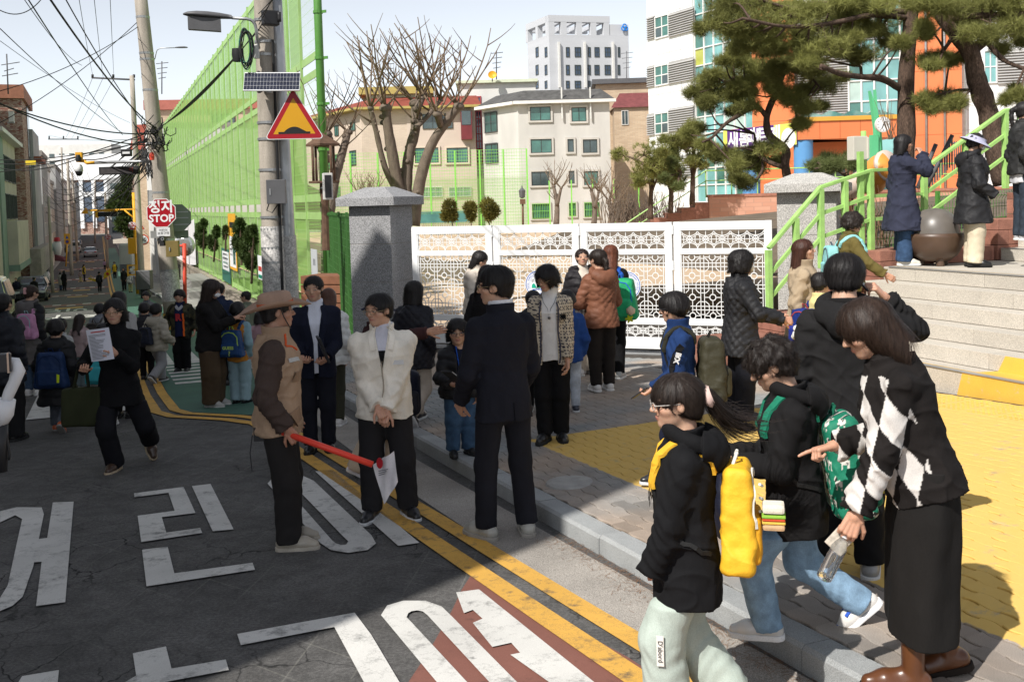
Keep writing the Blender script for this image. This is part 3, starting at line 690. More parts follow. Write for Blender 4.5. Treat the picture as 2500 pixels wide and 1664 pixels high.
mb=MB();pts=[FA.P(0,0),FA.P(wA,0),FA.P(wA,0,-13),FB.P(wB,0)];mb.prism([(p.x,p.y)for p in pts],SZ,ez);mb.build('wall',M_PALE,b)
mb=MB();e=[FA.P(-.3,ez+.25,.5),FA.P(wA+.4,ez+.25,.5),FA.P(wA-.6,rz_,-1.3),FA.P(.6,rz_,-1.3),FB.P(wB+.3,ez+.25,.5),FB.P(wB,rz_,-1.6),FA.P(wA-.5,rz_,-12),FB.P(wB,rz_,-8)]
mb.add(e,[(0,1,2,3),(4,0,3,5),(3,2,6,7,5)]);mb.build('mansard_roof',mat('charcoal_shingle',(.085,.083,.08),.9,.3,2.2,.6,18),b)
mb=MB();FA.box(mb,-.4,wA+.5,ez-.02,ez+.24,0,.6);FB.box(mb,.01,wB+.4,ez-.02,ez+.24,0,.6);mb.build('eaves',mat('white_eaves',(.70,.68,.64),.8,.05,2),b)
SUR=mat('grey_surround',(.50,.47,.43),.9,.08,1)
for r in((1421,682,1553,770),(1685,686,1780,776),(1425,888,1560,976),(1660,888,1700,970),(1758,890,1850,976),(1430,1095,1545,1184),(1668,1090,1705,1172),(1765,1092,1857,1180)):
 window(FA,zr_(FA,r),b,M_FRAMED,M_GLASSG if r[0]%2 else M_GLASS,1 if r[2]-r[0]<50 else 2,sill=SUR)
for r in((1435,1300,1545,1392),(1670,1295,1712,1376),(1768,1292,1862,1380)):window(FA,zr_(FA,r),b,M_FRAMED,M_GLASSG,2,sill=SUR,bars=M_LGREEN)
for r in((1135,715,1215,845),(1140,915,1220,1040)):window(FB,zr_(FB,r),b,M_FRAMED,M_GLASSG,2,bars=M_DGREY)
mb=MB()
for px in(1800,1618):r=zr_(FA,(px,560,px+8,760));FA.box(mb,r[0],r[0]+.12,r[2],r[3],.2,.32)
mb.build('drainpipe',M_FRAME,b)
F=Fac(at(1125,300,101),(1,.02));b=thing('stairwell_block','narrow block with a red framed stair window between the villa and the pale flats','building',F.P(2,SZ))
mb=MB();F.box(mb,0,F.sz(1310,300)[0],SZ,F.sz(1200,203)[1],-9,0);mb.build('wall',M_WHTR,b)
mb=MB();F.box(mb,-.4,F.sz(1315,300)[0],F.sz(1200,203)[1],F.sz(1200,196)[1],-9,.4);mb.build('roof_edge',MATS['pale_green_render'],b)
window(F,prect(F,1161,235,1177,400),b,mat('red_window_frame',(.36,.06,.07),.5,.05,2),M_GLASSB,2,9,fw=.12)
cn=at(1457,300,108);F=Fac(cn,(1,-.05));b=thing('sandy_brick_house','sandy yellow brick house with a maroon roof beside the school','building',F.P(4,SZ))
s1=F.sz(1600,300)[0];zt=F.sz(1500,205)[1]
mb=MB();F.box(mb,0,s1,SZ,zt,-12,0);mb.build('wall',M_BRK3,b)
mb=MB();F.box(mb,-.4,s1,zt,zt+.5,-12,.5);mb.build('parapet',M_DGREY,b)
s0,z0=F.sz(1494,272);zt2=F.sz(1560,228)[1]
mb=MB();F.box(mb,s0,s1,SZ,z0,.01,4);mb.build('front_wing',M_BRK3,b)
mb=MB();mb.add([F.P(s0-.3,z0,4.3),F.P(s1,z0,4.3),F.P(s1,zt2,.5),F.P(s0+.8,zt2,.5),F.P(s0-.3,z0,.02)],[(0,1,2,3),(0,3,4)]);mb.build('maroon_roof',mat('maroon_shingle',(.17,.05,.05),.85,.2,2.5,.5,25),b)
window(F,prect(F,1474,232,1486,258),b,M_FRAME,M_GLASSG,1,t=0.01)
window(F,prect(F,1512,278,1528,312),b,M_FRAME,M_GLASS,2,t=4.0)
# hospital-like office tower
cn=at(1343,200,188);FA=Fac(cn,(1,.28));FB=Fac(cn,(-.42,1));M_TW=mat('tower_panel',(.50,.51,.53),.7,.07,.15,stretch=(.2,.2,4))
b=thing('office_tower','pale grey office tower with an open roof frame and a blue emblem','building',(cn.x,cn.y,SZ))
wA=FA.sz(1537,200)[0];wB=FB.sz(1290,200)[0];zr1=FA.sz(1440,86)[1];ztop=FA.sz(1346,37)[1]
mb=MB();pts=[FA.P(0,0),FA.P(wA,0),FA.P(wA,0,-20),FB.P(wB,0)];mb.prism([(p.x,p.y)for p in pts],SZ,zr1);mb.build('wall',M_TW,b)
mb=MB();sp=FA.sz(1475,100)[0]
for k in(0,.22,.5,.76,1.0):FA.box(mb,sp*k,sp*k+1.1,zr1,ztop-1.2,-1.1,0)
for k in(.05,.5,.97):FB.box(mb,wB*k,wB*k+1.0,zr1,ztop-1.2,-1.0,0)
FA.box(mb,-.02,sp+1.2,ztop-1.2,ztop,-1.2,.02)
FB.box(mb,1.2,wB+.6,ztop-1.2,ztop,-1.2,.02)
for k in(.25,.5,.75,1.):FA.box(mb,sp*k,sp*k+.7,ztop-1.0,ztop-.3,-12,-1.2)
FA.box(mb,-.02,sp+1.2,ztop-1.2,ztop,-13,-12)
mb.build('roof_frame',M_TW,b)
mb=MB();s0=FA.sz(1475,90)[0];FA.box(mb,s0+1.2,wA,zr1+.01,FA.sz(1500,60)[1],-12,-.02);mb.build('plant_room',M_TW,b)
for(ya,yb)in((302,366),(415,480),(516,566)):
 for(xa,xb,n)in((1650,1674,1),(1706,1746,2),(1791,1808,1),(1832,1864,2),(1897,1936,2),(1981,1996,1)):window(FA,zr_(FA,(xa,ya,xb,yb)),b,M_FRAMED,M_GLASSB,n,2,fw=.14)
 for(xa,xb)in((1459,1477),(1517,1533)):window(FB,zr_(FB,(xa,ya,xb,yb)),b,M_FRAMED,M_GLASSB,1,2,fw=.14)
for x in(1600,1765,1945):r=zr_(FA,(x,270,x+6,560));mb=MB();FA.box(mb,r[0],r[0]+.35,r[2],r[3],.01,.5);mb.build('drainpipe',M_FRAME,b)
EB=mat('emblem_blue',(.01,.20,.62),.5,.05,1);r=zr_(FA,(1996,155,2044,205));cs,cz=(r[0]+r[1])/2,(r[2]+r[3])/2;R0=(r[1]-r[0])/2
em=MB()
for a in(90,210,330):
 x0,z0=cs+R0*.42*math.cos(R_(a)),cz+R0*.42*math.sin(R_(a))
 P_=[FA.P(x0+R0*.46*math.cos(t_),z0+R0*.46*math.sin(t_),.4)for t_ in np.linspace(0,2*PI,15)]
 em.tube(P_[:-1],R0*.15,6,closed=True)
em.build('blue_emblem',EB,b)
# the school
M_SW=mat('white_school_panel',(.72,.72,.71),.5,.04,.3)
M_OR=mat('orange_panel',(.68,.20,.075),.5,.06,.4)
M_LOU=mat('grey_louvre',(.36,.35,.34),.6,.06,1)
M_MUL=mat('white_mullion',(.70,.70,.68),.5,.04,1)
ZX=lambda x,y:(1560+x*.40817,y*.40817)
pl0=at(1582,200,75.);pl1=at(1840,200,64.6)
FS=Fac(pl0,(pl1-pl0));SB=0.2;STOP=22.
sch=thing('school_building','white and orange school building with grey louvres and teal glazed bays','school',(pl0.x,pl0.y,SB))
def fbox(F,name,x0,x1,z0,z1,t0,t1,m,parent=sch):
 mb=MB();F.box(mb,x0,x1,z0,z1,t0,t1);return mb.build(name,m,parent)
LS=FS.sz(1840,300)[0];sg=FS.sz(1695,300)[0]
fbox(FS,'wall',0,sg,SB-1,STOP,-16,0,M_SW);fbox(FS,'glazed_core',sg,LS,SB-1,STOP,-16,-.25,M_TEAL)
zf=[FS.sz(1600,y*.40817)[1]for y in(0,80,250,370,520,655,790,930,1060)]
joints=MB()
for z in(0.9,2.3,3.7,5.1,6.5,7.9,9.3,10.7,12.1,13.5,14.9,16.3):
 FS.box(joints,-.02,sg-.05,z-.012,z+.012,.002,.006)
for k in np.linspace(0,sg,5)[1:-1]:FS.box(joints,k-.012,k+.012,SB,STOP,.007,.01)
joints.build('panel_joints',M_LOU,sch)
def louvre(F,r,parent=sch,pitch=.16):
 s0,s1,z0,z1=r;mb=MB();F.box(mb,s0,s1,z0,z1,.012,.03);n=int((z1-z0)/pitch)
 for k in range(n):
  z=z0+k*pitch;mb.add([F.P(s0,z,.03),F.P(s1,z,.03),F.P(s1,z+.02,.15),F.P(s0,z+.02,.15),F.P(s0,z+pitch*.8,.032),F.P(s1,z+pitch*.8,.032)],[(0,1,2,3),(3,2,5,4)])
 return mb.build('louvre_panel',M_LOU,parent)
def zs(F,r):a=ZX(r[0],r[1]);c=ZX(r[2],r[3]);return prect(F,a[0],a[1],c[0],c[1])
for(y0,y1)in((60,205),(355,490),(640,780),(930,1060)):
 louvre(FS,zs(FS,(182,y0,333,y1)));louvre(FS,zs(FS,(52,y0+40,96,y1+30)))
 w_=zs(FS,(98,y0+32,182,y1+22));window(FS,w_,sch,M_MUL,M_GLASSG,2,2,fw=.09)
 k=MB();FS.box(k,w_[0]+(w_[1]-w_[0])*(.06 if y0<300 else.5),w_[0]+(w_[1]-w_[0])*(.5 if y0<300 else.94),w_[2]+.1,w_[2]+(w_[3]-w_[2])*.55,.035,.05);k.build('dark_pane',M_GLASS,sch)
def curtain(F,s0,s1,z0,z1,nx,pz,t=0.,parent=sch,gm=M_TEAL):
 mb=MB()
 for i in range(nx+1):c=s0+(s1-s0)*i/nx;F.box(mb,c-.05,c+.05,z0,z1,t-.02,t+.1)
 n=int((z1-z0)/pz)
 for k in range(n+1):F.box(mb,s0,s1,z0+k*pz-.04,z0+k*pz+.04,t-.02,t+.085)
 mb.build('mullions',M_MUL,parent)
 for i in range(nx):
  for k in range(n):
   g=MB();j=random.uniform(-.01,.01);a=s0+(s1-s0)*i/nx;c=s0+(s1-s0)*(i+1)/nx
   g.add([F.P(a+.05,z0+k*pz+.04,t+.01+j),F.P(c-.05,z0+k*pz+.04,t+.01-j),F.P(c-.05,z0+(k+1)*pz-.04,t+.012),F.P(a+.05,z0+(k+1)*pz-.04,t+.012)],[(0,1,2,3)])
   r=random.random();g.build('pane',gm if r<.62 else(M_GLASSG if r<.8 else(mat('yellow_tinted_pane',(.42,.44,.10),.15,.2,1)if(i<2 and r>.9)else mat('pale_blind_pane',(.40,.52,.48),.2,.15,1))),parent)
curtain(FS,sg,LS,SB+.2,19,6,1.15,-.22)
fo=at(1840,250,64.0);FO=Fac(fo,(2,-.55))
def span(F,a,c):return F.sz(a,250)[0],F.sz(c,250)[0]
a,c=span(FO,1836,1940);fbox(FO,'orange_shaft',a,c,SB-1,STOP,-8,0,M_OR)
jb=MB()
for k in range(15):FO.box(jb,a,c,SB+k*1.25-.012,SB+k*1.25+.012,.002,.006)
jb.build('panel_joints',mat('joint_rust',(.42,.10,.03),.7,.1,1),sch)
a,c=span(FO,1940,2073);fbox(FO,'wall',a,c,SB-1,STOP,-8,-.6,M_SW)
FL=Fac(FO.P(0,0,-.6),FO.u);louvre(FL,(a+.05,c-.05,FL.sz(2000,280)[1],13.5),pitch=.15)
a,c=span(FO,2073,2232);fbox(FO,'glazed_core',a,c,SB-1,STOP,-8,-.55,M_TEAL);curtain(FO,a,c,FO.sz(2120,296)[1],19,5,1.25,-.5)
a,c=span(FO,2232,2346);fbox(FO,'orange_shaft',a,c,SB-1,STOP,-8,.4,M_OR)
jb=MB()
for k in range(15):FO.box(jb,a,c,SB+k*1.25-.012,SB+k*1.25+.012,.402,.406)
for x in(2258,2302):s_=FO.sz(x,200)[0];FO.box(jb,s_-.012,s_+.012,SB,STOP,.407,.41)
jb.build('panel_joints',MATS['joint_rust'],sch)
for x in(2258,2303,2352):s_=FO.sz(x,200)[0];dp=MB();dp.tube([FO.P(s_,SB,.5),FO.P(s_,STOP,.5)],.07,8);dp.build('drainpipe',M_STEEL,sch,smooth=True)
a,c=span(FO,2346,2700);fbox(FO,'wall',a,c,SB-1,STOP,-8,0,M_SW)
for(y0,y1)in((-60,120),(300,500),(690,800)):
 louvre(FO,zs(FO,(2145,y0,2330,y1)));window(FO,zs(FO,(2060,y0,2142,y1)),sch,M_MUL,M_TEAL,2,2,fw=.08)
jb=MB()
for z in np.arange(1.2,18,1.4):FO.box(jb,a,c,z-.012,z+.012,.002,.006)
jb.build('panel_joints',M_LOU,sch)
fc=at(1952,320,54.);FC=Fac(fc,(2,-.06));FD=Fac(fc,(fc-at(1768,338,59.5)))
can=thing('entrance_canopy','orange entrance canopy on blue columns at the school door','canopy',(fc.x,fc.y,SB))
z0=FC.sz(1990,340)[1];z1=FC.sz(1990,296)[1];s1=FC.sz(2200,320)[0];sd=FD.sz(1768,338)[0]
mb=MB();FC.box(mb,0,s1,z0,z1,-6,0);FD.box(mb,sd,-.01,z0,z1,-6,0);mb.build('fascia',M_OR,can)
mb=MB();FC.box(mb,-.05,s1,z1,z1+.22,-6,.08);mb.build('roof_trim',mat('ochre_trim',(.62,.33,.05),.6,.08,1),can)
jb=MB()
for k in range(1,5):FC.box(jb,s1*k/5-.012,s1*k/5+.012,z0,z1,.002,.008)
jb.build('panel_joints',MATS['joint_rust'],can)
pk=MB()
for k in range(4):q=FC.P(s1*(k+.6)/4.4,z1+.22,-1.2);pk.add([q+Vector((-.9,-.9,0)),q+Vector((.9,-.9,0)),q+Vector((.9,.9,0)),q+Vector((-.9,.9,0)),q+Vector((0,0,.42))],[(0,1,4),(1,2,4),(2,3,4),(3,0,4)])
pk.build('skylight',M_GLASSG,can)
M_BLU=mat('blue_column_paint',(.10,.27,.52),.5,.06,1)
for x in(1968,):q=FC.P(FC.sz(x,380)[0],0,-.55);mb=MB();mb.lathe([(.5,SB-.5),(.5,z0-.001)],c=(q.x,q.y,0),n=24);mb.build('column',M_BLU,can,smooth=True)
q=FD.P(sd+1.6,0,-.6);mb=MB();mb.lathe([(.5,SB-.5),(.5,z0-.001)],c=(q.x,q.y,0),n=24);mb.build('column',M_BLU,can,smooth=True)
mb=MB();FC.box(mb,1.2,s1,SB-.5,z0-.6,-5.9,-5.6);mb.build('entrance_glass',M_GLASS,can)
mb=MB();FC.box(mb,1.2,s1,z0-.9,z0-.02,-3.2,-3.0);mb.build('inner_fascia',M_OR,can)
bn=thing('purple_banner','purple banner with white lettering and yellow ends along the canopy','banner',FD.P(sd/2,z0,.1))
mb=MB();FD.box(mb,sd,-.15,z0-.25,z1-.02,.02,.06);mb.build('cloth',mat('banner_purple',(.10,.03,.20),.6,.08,1),bn)
for k in((-1.9,-.16),(sd+.01,sd+.35)):mb=MB();FD.box(mb,*k,z0-.24,z1-.03,.062,.07);mb.build('yellow_end',mat('banner_yellow',(.66,.66,.12),.6,.05,1),bn)
Mb=FD.M(sd*.70,(z0+z1)/2-.2,.075)
text('새봄에',1.05,mat('banner_white',(.8,.8,.8),.6,.02,1),bn,Mb,'lettering',.03)
text('바르게',1.05,MATS['banner_white'],bn,FD.M(sd*.45,(z0+z1)/2-.15,.075),'lettering',.03)
mb=MB();q=FD.M(-.75,(z0+z1)/2-.35,.08)
o=MB();o.prism([(.55*math.cos(t_),.55*math.sin(t_))for t_ in np.linspace(0,2*PI,24)[:-1]],0,.01,q);o.build('badge',MATS['banner_white'],bn)
M_TER=bricks_mat('terrace_block',(.50,.25,.17),(.56,.31,.22),(.45,.25,.18),1.4)
tw=thing('terrace_wall','low pinkish block terrace wall with steps below the school','wall',at(1800,540,46))
FT=Fac(at(1732,530,46),(1,-.06));zt=FT.sz(1800,480)[1];s1=FT.sz(1905,500)[0]
mb=MB();FT.box(mb,0,30,SZ-.2,zt,-.5,0);mb.build('wall',M_TER,tw);mb=MB();FT.box(mb,-.05,30,zt,zt+.12,-.55,.05);mb.build('coping',M_BRICKR,tw)
for k in range(6):
 mb=MB();FT.box(mb,-.62*(k+1),-.62*k-.005,SZ-.2,zt-.22*(k+1),-2.2,-.02);mb.build('step',M_BRICKR,tw)
rl=thing('terrace_railing','light green railing along the terrace in front of the school','railing',FT.P(0,zt,-.3))
mb=MB()
mb.tube([FT.P(-4.3,SZ+.9,-.2),FT.P(-.1,zt+1.2,-.2),FT.P(30,zt+1.2,-.3)],.035,6);mb.tube([FT.P(-4.3,SZ+.5,-.2),FT.P(-.1,zt+.75,-.2),FT.P(30,zt+.75,-.3)],.025,6)
mb.build('rail',M_GREEN,rl)
for k in range(14):mb=MB();mb.tube([FT.P(-.1+k*1.15,zt,-.25),FT.P(-.1+k*1.15,zt+1.2,-.25)],.03,6);mb.build('post',M_GREEN,rl)
sl=MB();sl.prism([(p.x,p.y)for p in(FT.P(-40,0,-3),FT.P(60,0,-.52),FT.P(60,0,-60),FT.P(-12,0,-60))],SZ-.3,zt-.01)
# ================================================================ GATE AND PILLARS
FG=Fac((*GL,0),GD)
gate=thing('school_gate','white folding school gate with ornate lattice panels and two round emblems','gate',FG.P(0,GZ))
def bar2(mb,F,a,b,w=.012,t0=-.006,t1=.006):
 """flat bar in the facade plane from (s,z) a to b"""
 a=np.array(a);b=np.array(b);d=b-a;l=np.linalg.norm(d);d=d/l;nrm=np.array([-d[1],d[0]])*w/2
 c=[a+nrm,b+nrm,b-nrm,a-nrm]
 v=[F.P(p[0],p[1],t0)for p in c]+[F.P(p[0],p[1],t1)for p in c]
 mb.add(v,[(0,1,2,3),(7,6,5,4),(0,4,5,1),(1,5,6,2),(2,6,7,3),(3,7,4,0)])
def ring2(mb,F,c,r,w=.012,n=14,a0=0.,a1=2*PI,rz=None):
 k=n;P_=[(c[0]+r*math.cos(a0+(a1-a0)*i/k),c[1]+(rz or r)*math.sin(a0+(a1-a0)*i/k))for i in range(k+1)]
 for i in range(k):bar2(mb,F,P_[i],P_[i+1],w)
def lattice_star(mb,F,s0,s1,z0,z1):
 n=max(2,round((s1-s0)/.245));p=(s1-s0)/n;zc=(z0+z1)/2;h=(z1-z0)/2
 bar2(mb,F,(s0,zc),(s1,zc),.009)
 for i in range(n):
  c=s0+p*(i+.5);ring2(mb,F,(c,zc),.045,.011,12);bar2(mb,F,(c,z0),(c,z1),.009)
  bar2(mb,F,(c-p/2,zc-h*.55),(c+p/2,zc+h*.55),.009);bar2(mb,F,(c-p/2,zc+h*.55),(c+p/2,zc-h*.55),.009)
  ring2(mb,F,(c,z0),p*.5,.011,10,0,PI,h*.62);ring2(mb,F,(c,z1),p*.5,.011,10,PI,2*PI,h*.62)
  ring2(mb,F,(c-p/2,zc),p*.16,.010,12,0,2*PI,h*.6)
def lattice_ring(mb,F,s0,s1,z0,z1):
 p=.318;n=max(1,round((s1-s0)/p));p=(s1-s0)/n;m_=round((z1-z0)/.318);q=(z1-z0)/m_;g=.028;r=.047
 for i in range(n+1):
  for e in(-g,g):
   x=s0+p*i+e
   if s0-.001<x<s1+.001:bar2(mb,F,(x,z0),(x,z1),.011)
 for j in range(m_+1):
  for e in(-g,g):
   z=z1-.06-q*(j+.5)+e+.06
   if z0<z<z1:bar2(mb,F,(s0,z),(s1,z),.011)
 for i in range(n):
  for j in range(m_+1):
   c=(s0+p*(i+.5),z1-q*j)
   if c[1]-r>z0-.06 and c[1]+r<z1+.06:
    zc=min(max(c[1],z0+r),z1-r);c=(c[0],zc);ring2(mb,F,c,r,.013,14)
    bar2(mb,F,(s0+p*i+g,zc),(c[0]-r,zc),.010);bar2(mb,F,(c[0]+r,zc),(s0+p*(i+1)-g,zc),.010)
    if zc-r>z0+.02:bar2(mb,F,(c[0],zc-r),(c[0],max(z0,zc-q/2+g)),.010)
    if zc+r<z1-.02:bar2(mb,F,(c[0],zc+r),(c[0],min(z1,zc+q/2-g)),.010)
 for i in range(n+1):
  for j in range(m_):
   cx,cz=s0+p*i,z1-q*(j+.5);a=.098;k=.045
   pts=[(-a,-a+k),(-a+k,-a+k),(-a+k,-a)]
   o=[(-a,a-k),(-a+k*.6,a-k*.4),(-a+k,a),(a-k,a),(a-k*.6,a-k*.4),(a,a-k),(a,-a+k),(a-k*.6,-a+k*.4),(a-k,-a),(-a+k,-a),(-a+k*.6,-a+k*.4),(-a,-a+k)]
   for t_ in range(12):
    A=(cx+o[t_][0],cz+o[t_][1]);B=(cx+o[(t_+1)%12][0],cz+o[(t_+1)%12][1])
    if s0-.001<=min(A[0],B[0])and max(A[0],B[0])<=s1+.001:bar2(mb,F,A,B,.011)
PWD=GLEN/4
for k in range(4):
 a,c=k*PWD+.012,(k+1)*PWD-.012;zb_,zt_=GZ,GZ+1.985
 mb=MB();fw=.10
 FG.box(mb,a,a+fw,zb_,zt_,-.03,.03);FG.box(mb,c-fw,c,zb_,zt_,-.03,.03)
 for(z0,z1)in((zb_+.02,zb_+.20),(zb_+.40,zb_+.50),(zb_+1.49,zb_+1.575),(zt_-.13,zt_-.003)):FG.box(mb,a+fw,c-fw,z0,z1,-.027,.027)
 for(z0,z1)in((zb_+.20,zb_+.40),(zb_+.50,zb_+1.49),(zb_+1.575,zt_-.13)):
  for(x0,x1)in((a+fw,a+fw+.018),(c-fw-.018,c-fw)):FG.box(mb,x0,x1,z0,z1,-.02,.02)
 fr=mb.build('panel_frame',M_WHT,gate,bevel=.004)
 s0,s1=a+fw+.018,c-fw-.018
 mb=MB();lattice_star(mb,FG,s0,s1,zb_+1.575,zt_-.13);mb.build('upper_lattice',M_WHT,fr)
 mb=MB();lattice_ring(mb,FG,s0,s1,zb_+.50,zb_+1.49);mb.build('ring_lattice',M_WHT,fr)
 mb=MB();lattice_star(mb,FG,s0,s1,zb_+.20,zb_+.40);mb.build('lower_lattice',M_WHT,fr)
 if k<3:
  for z in(zb_+.3,zb_+1.25,zb_+1.8):mb=MB();mb.tube([FG.P(c+.012,z,.04),FG.P(c+.012,z+.14,.04)],.016,8);mb.build('hinge',M_WHT,fr)
M_EW=mat('emblem_white',(.78,.79,.80),.4,.03,2);M_EB=mat('emblem_royal_blue',(.02,.09,.42),.4,.03,2);M_EG=mat('emblem_green',(.01,.36,.23),.4,.03,2);M_BK=mat('sign_black',(.015,.015,.015),.5,.03,2)
def disc(F,s,z,r,t,m,name,parent,r0=0.,n=40,th=.006):
 mb=MB();o=[];ri=[]
 for i in range(n):
  a_=2*PI*i/n;o.append((s+r*math.cos(a_),z+r*math.sin(a_)));ri.append((s+r0*math.cos(a_),z+r0*math.sin(a_)))
 if r0==0:mb.add([F.P(p[0],p[1],t)for p in o]+[F.P(p[0],p[1],t+th)for p in o],[tuple(range(n)),tuple(range(n,2*n))]+[(i,(i+1)%n,n+(i+1)%n,n+i)for i in range(n)])
 else:
  for i in range(n):j=(i+1)%n;mb.quad(F.P(*o[i],t),F.P(*o[j],t),F.P(*ri[j],t),F.P(*ri[i],t))
 return mb.build(name,m,parent)
def polyF(F,pts,t,m,name,parent):
 bm=bmesh.new();f=bm.faces.new([bm.verts.new(F.P(p[0],p[1],t))for p in pts]);bmesh.ops.triangulate(bm,faces=[f]);me=bpy.data.meshes.new(name);bm.to_mesh(me);bm.free();me.materials.append(m);return obj(name,me,parent)
def arc_text(F,s,z,r,t,txt,size,m,parent,a_mid,step,flip=False):
 mb_v=[];mb_f=[];n=len(txt)
 for i,ch in enumerate(txt):
  if ch==' ':continue
  a_=a_mid+(-1 if not flip else 1)*(i-(n-1)/2)*step;me=text_mesh(ch,size);rot=a_-PI/2 if not flip else a_+PI/2;ca,sa=math.cos(rot),math.sin(rot);b0=len(mb_v)
  for v in me.vertices:x=s+r*math.cos(a_)+v.co.x*ca-v.co.y*sa;y=z+r*math.sin(a_)+v.co.x*sa+v.co.y*ca;mb_v.append(F.P(x,y,t))
  mb_f+=[tuple(b0+q for q in p.vertices)for p in me.polygons];bpy.data.meshes.remove(me)
 me=bpy.data.meshes.new('lettering');me.from_pydata(mb_v,[],mb_f);me.materials.append(m);return obj('lettering',me,parent)
for(px,py,l)in((1316,693,'left'),(1532,696,'right')):
 s,z=FG.sz(px,py);em=thing('school_emblem','round blue and white school emblem on the gate, the %s one of the two'%l,'emblem',FG.P(s,z,.04),group='emblems on the gate')
 R0=.225;disc(FG,s,z,R0,.034,M_EW,'plate',em);disc(FG,s,z,R0*.955,.0415,M_EB,'rim',em,R0*.90);disc(FG,s,z,R0*.665,.0415,M_EB,'inner_ring',em,R0*.65)
 arc_text(FG,s,z,R0*.775,.0415,'SEOUL GWANGJIN ELEMENTARY SCHOOL',.042,M_EB,em,PI/2,.128)
 arc_text(FG,s,z,R0*.775,.0415,'서울광진초등학교',.05,M_EB,em,-PI/2,.17,True)
 q=lambda pts:[(s+R0*x,z+R0*y)for x,y in pts]
 polyF(FG,q([(-.12,-.28),(-.1,.1),(-.02,.5),(.08,.58),(.13,.48),(.1,.25),(.02,.05),(.06,-.02),(.2,.02),(.28,-.06),(.42,-.02),(.46,-.28)]),.042,M_EG,'green_sail',em)
 polyF(FG,q([(-.5,-.28),(-.48,-.05),(-.38,.06),(-.26,.03),(-.2,-.08),(-.13,-.28)]),.042,M_EG,'green_hill',em)
 polyF(FG,q([(-.45,-.36),(0,-.33),(.4,-.33),(.45,-.38),(.35,-.45),(.1,-.5),(.28,-.42),(.1,-.4),(-.45,-.42)]),.042,M_EB,'blue_wave',em)
 for(ch,x)in(('광',-.42),('진',.42)):text(ch,.058,M_BK,em,FG.M(s+R0*x,z+R0*.24,.042))
mb=MB();FG.box(mb,-.2,GLEN+.2,GZ-.06,GZ-.035,.05,.12);FG.box(mb,-.2,GLEN+.2,GZ-.06,GZ-.035,-.12,-.05)
tag(mb.build('gate_rail',M_STEEL),'steel running rail set in the ground under the white gate','rail')
def pillar(F,s0,s1,t0,t1,zb_,zc,ztop,m,label,ov=.16):
 p=thing('gate_pillar',label,'pillar',F.P((s0+s1)/2,zb_,(t0+t1)/2),group='granite gate pillars');h=(zc-zb_)/4
 for k in range(4):mb=MB();F.box(mb,s0,s1,zb_+h*k+.004,zb_+h*(k+1)-.004,t0,t1);mb.build('granite_block',m,p,bevel=.006)
 mb=MB();F.box(mb,s0+.006,s1-.006,zb_,zc,t0+.006,t1-.006);mb.build('joint_core',M_CONC,p)
 e=(ztop-zc)*.45;mb=MB();a=(s0-ov,s1+ov);b_=(t0-ov,t1+ov);c=(a[0]+(a[1]-a[0])*.33,a[1]-(a[1]-a[0])*.33);d=(b_[0]+(b_[1]-b_[0])*.33,b_[1]-(b_[1]-b_[0])*.33)
 lo=[F.P(a[i],zc,b_[j])for i,j in((0,0),(1,0),(1,1),(0,1))];mi=[x+Vector((0,0,e))for x in lo];hi=[F.P(c[i],ztop,d[j])for i,j in((0,0),(1,0),(1,1),(0,1))]
 mb.add(lo+mi+hi,[(3,2,1,0)]+[(i,(i+1)%4,4+(i+1)%4,4+i)for i in range(4)]+[(4+i,4+(i+1)%4,8+(i+1)%4,8+i)for i in range(4)]+[(8,9,10,11)])
 mb.build('cap_stone',m,p,bevel=.008);return p
sa=FG.sz(865,600)[0];zc=FG.sz(920,500)[1]
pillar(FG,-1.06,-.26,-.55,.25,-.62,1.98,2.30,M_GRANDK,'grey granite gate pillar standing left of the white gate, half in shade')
s0,s1=FG.sz(1900,520)[0],FG.sz(2044,520)[0]
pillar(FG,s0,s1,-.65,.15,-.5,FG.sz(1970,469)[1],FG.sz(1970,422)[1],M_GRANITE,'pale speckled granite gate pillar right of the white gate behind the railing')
# ================================================================ STAIRS
VS,DS0,DS1,ZL=7.80,1.5,10.45,1.02
nst=6;tr=.31;zb0=[zpave(d,VS)for d in(DS1,2.0)]
stairs=thing('granite_stairs','wide pale granite stairs rising to the school entrance with yellow painted lower steps','stairs',W(6,VS,-.2))
z_foot=.03;rise=(ZL-z_foot)/nst
M_STEPY=paint('yellow_step_paint',(.70,.43,.07),.12,(.47,.43,.37))
random.seed(3)
ylim=[9.15,8.25,7.2]
for k in range(nst):
 v0=VS+tr*k;z0=(z_foot+rise*k)if k else z_foot-.5;z1=z_foot+rise*(k+1);d=DS1;i=0
 while d>DS0:
  l=random.uniform(.9,1.3)if(i or k%2==0)else.55;dn=max(DS0,d-l)
  mb=MB();mb.dvbox(dn+.0025,d-.0025,v0,v0+.24,z0+.001,z1-.002)
  yel=k==0 and d-.5<9.2
  mb.build('step_stone',M_STEP,stairs,bevel=.004);d=dn;i+=1
 mb=MB();mb.dvbox(DS0,DS1,v0+.24,v0+tr+.02,z0,z1-.004)if k<nst-1 else mb.dvbox(DS0,DS1,v0+.24,13.5,-1,z1-.004);mb.build('tread_slab' if k<nst-1 else 'landing',M_STEP,stairs)
pa=[hit(2335,941,lambda d,v:z_foot),None]
def stp(name,d1_,v0,z0,z1,d2_=None):
 mb=MB();mb.quad(W(DS0,v0-.003,z0),W(DS0,v0-.003,z1),W(d2_ if d2_ else d1_,v0-.003,z1),W(d1_,v0-.003,z0));return mb.build(name,M_STEPY,stairs)
y1=dv(onv(2335,941,VS))[0];y2=dv(onv(2350,912,VS))[0];y3=dv(onv(2437,905,VS+tr))[0];y4=dv(onv(2455,870,VS+tr))[0]
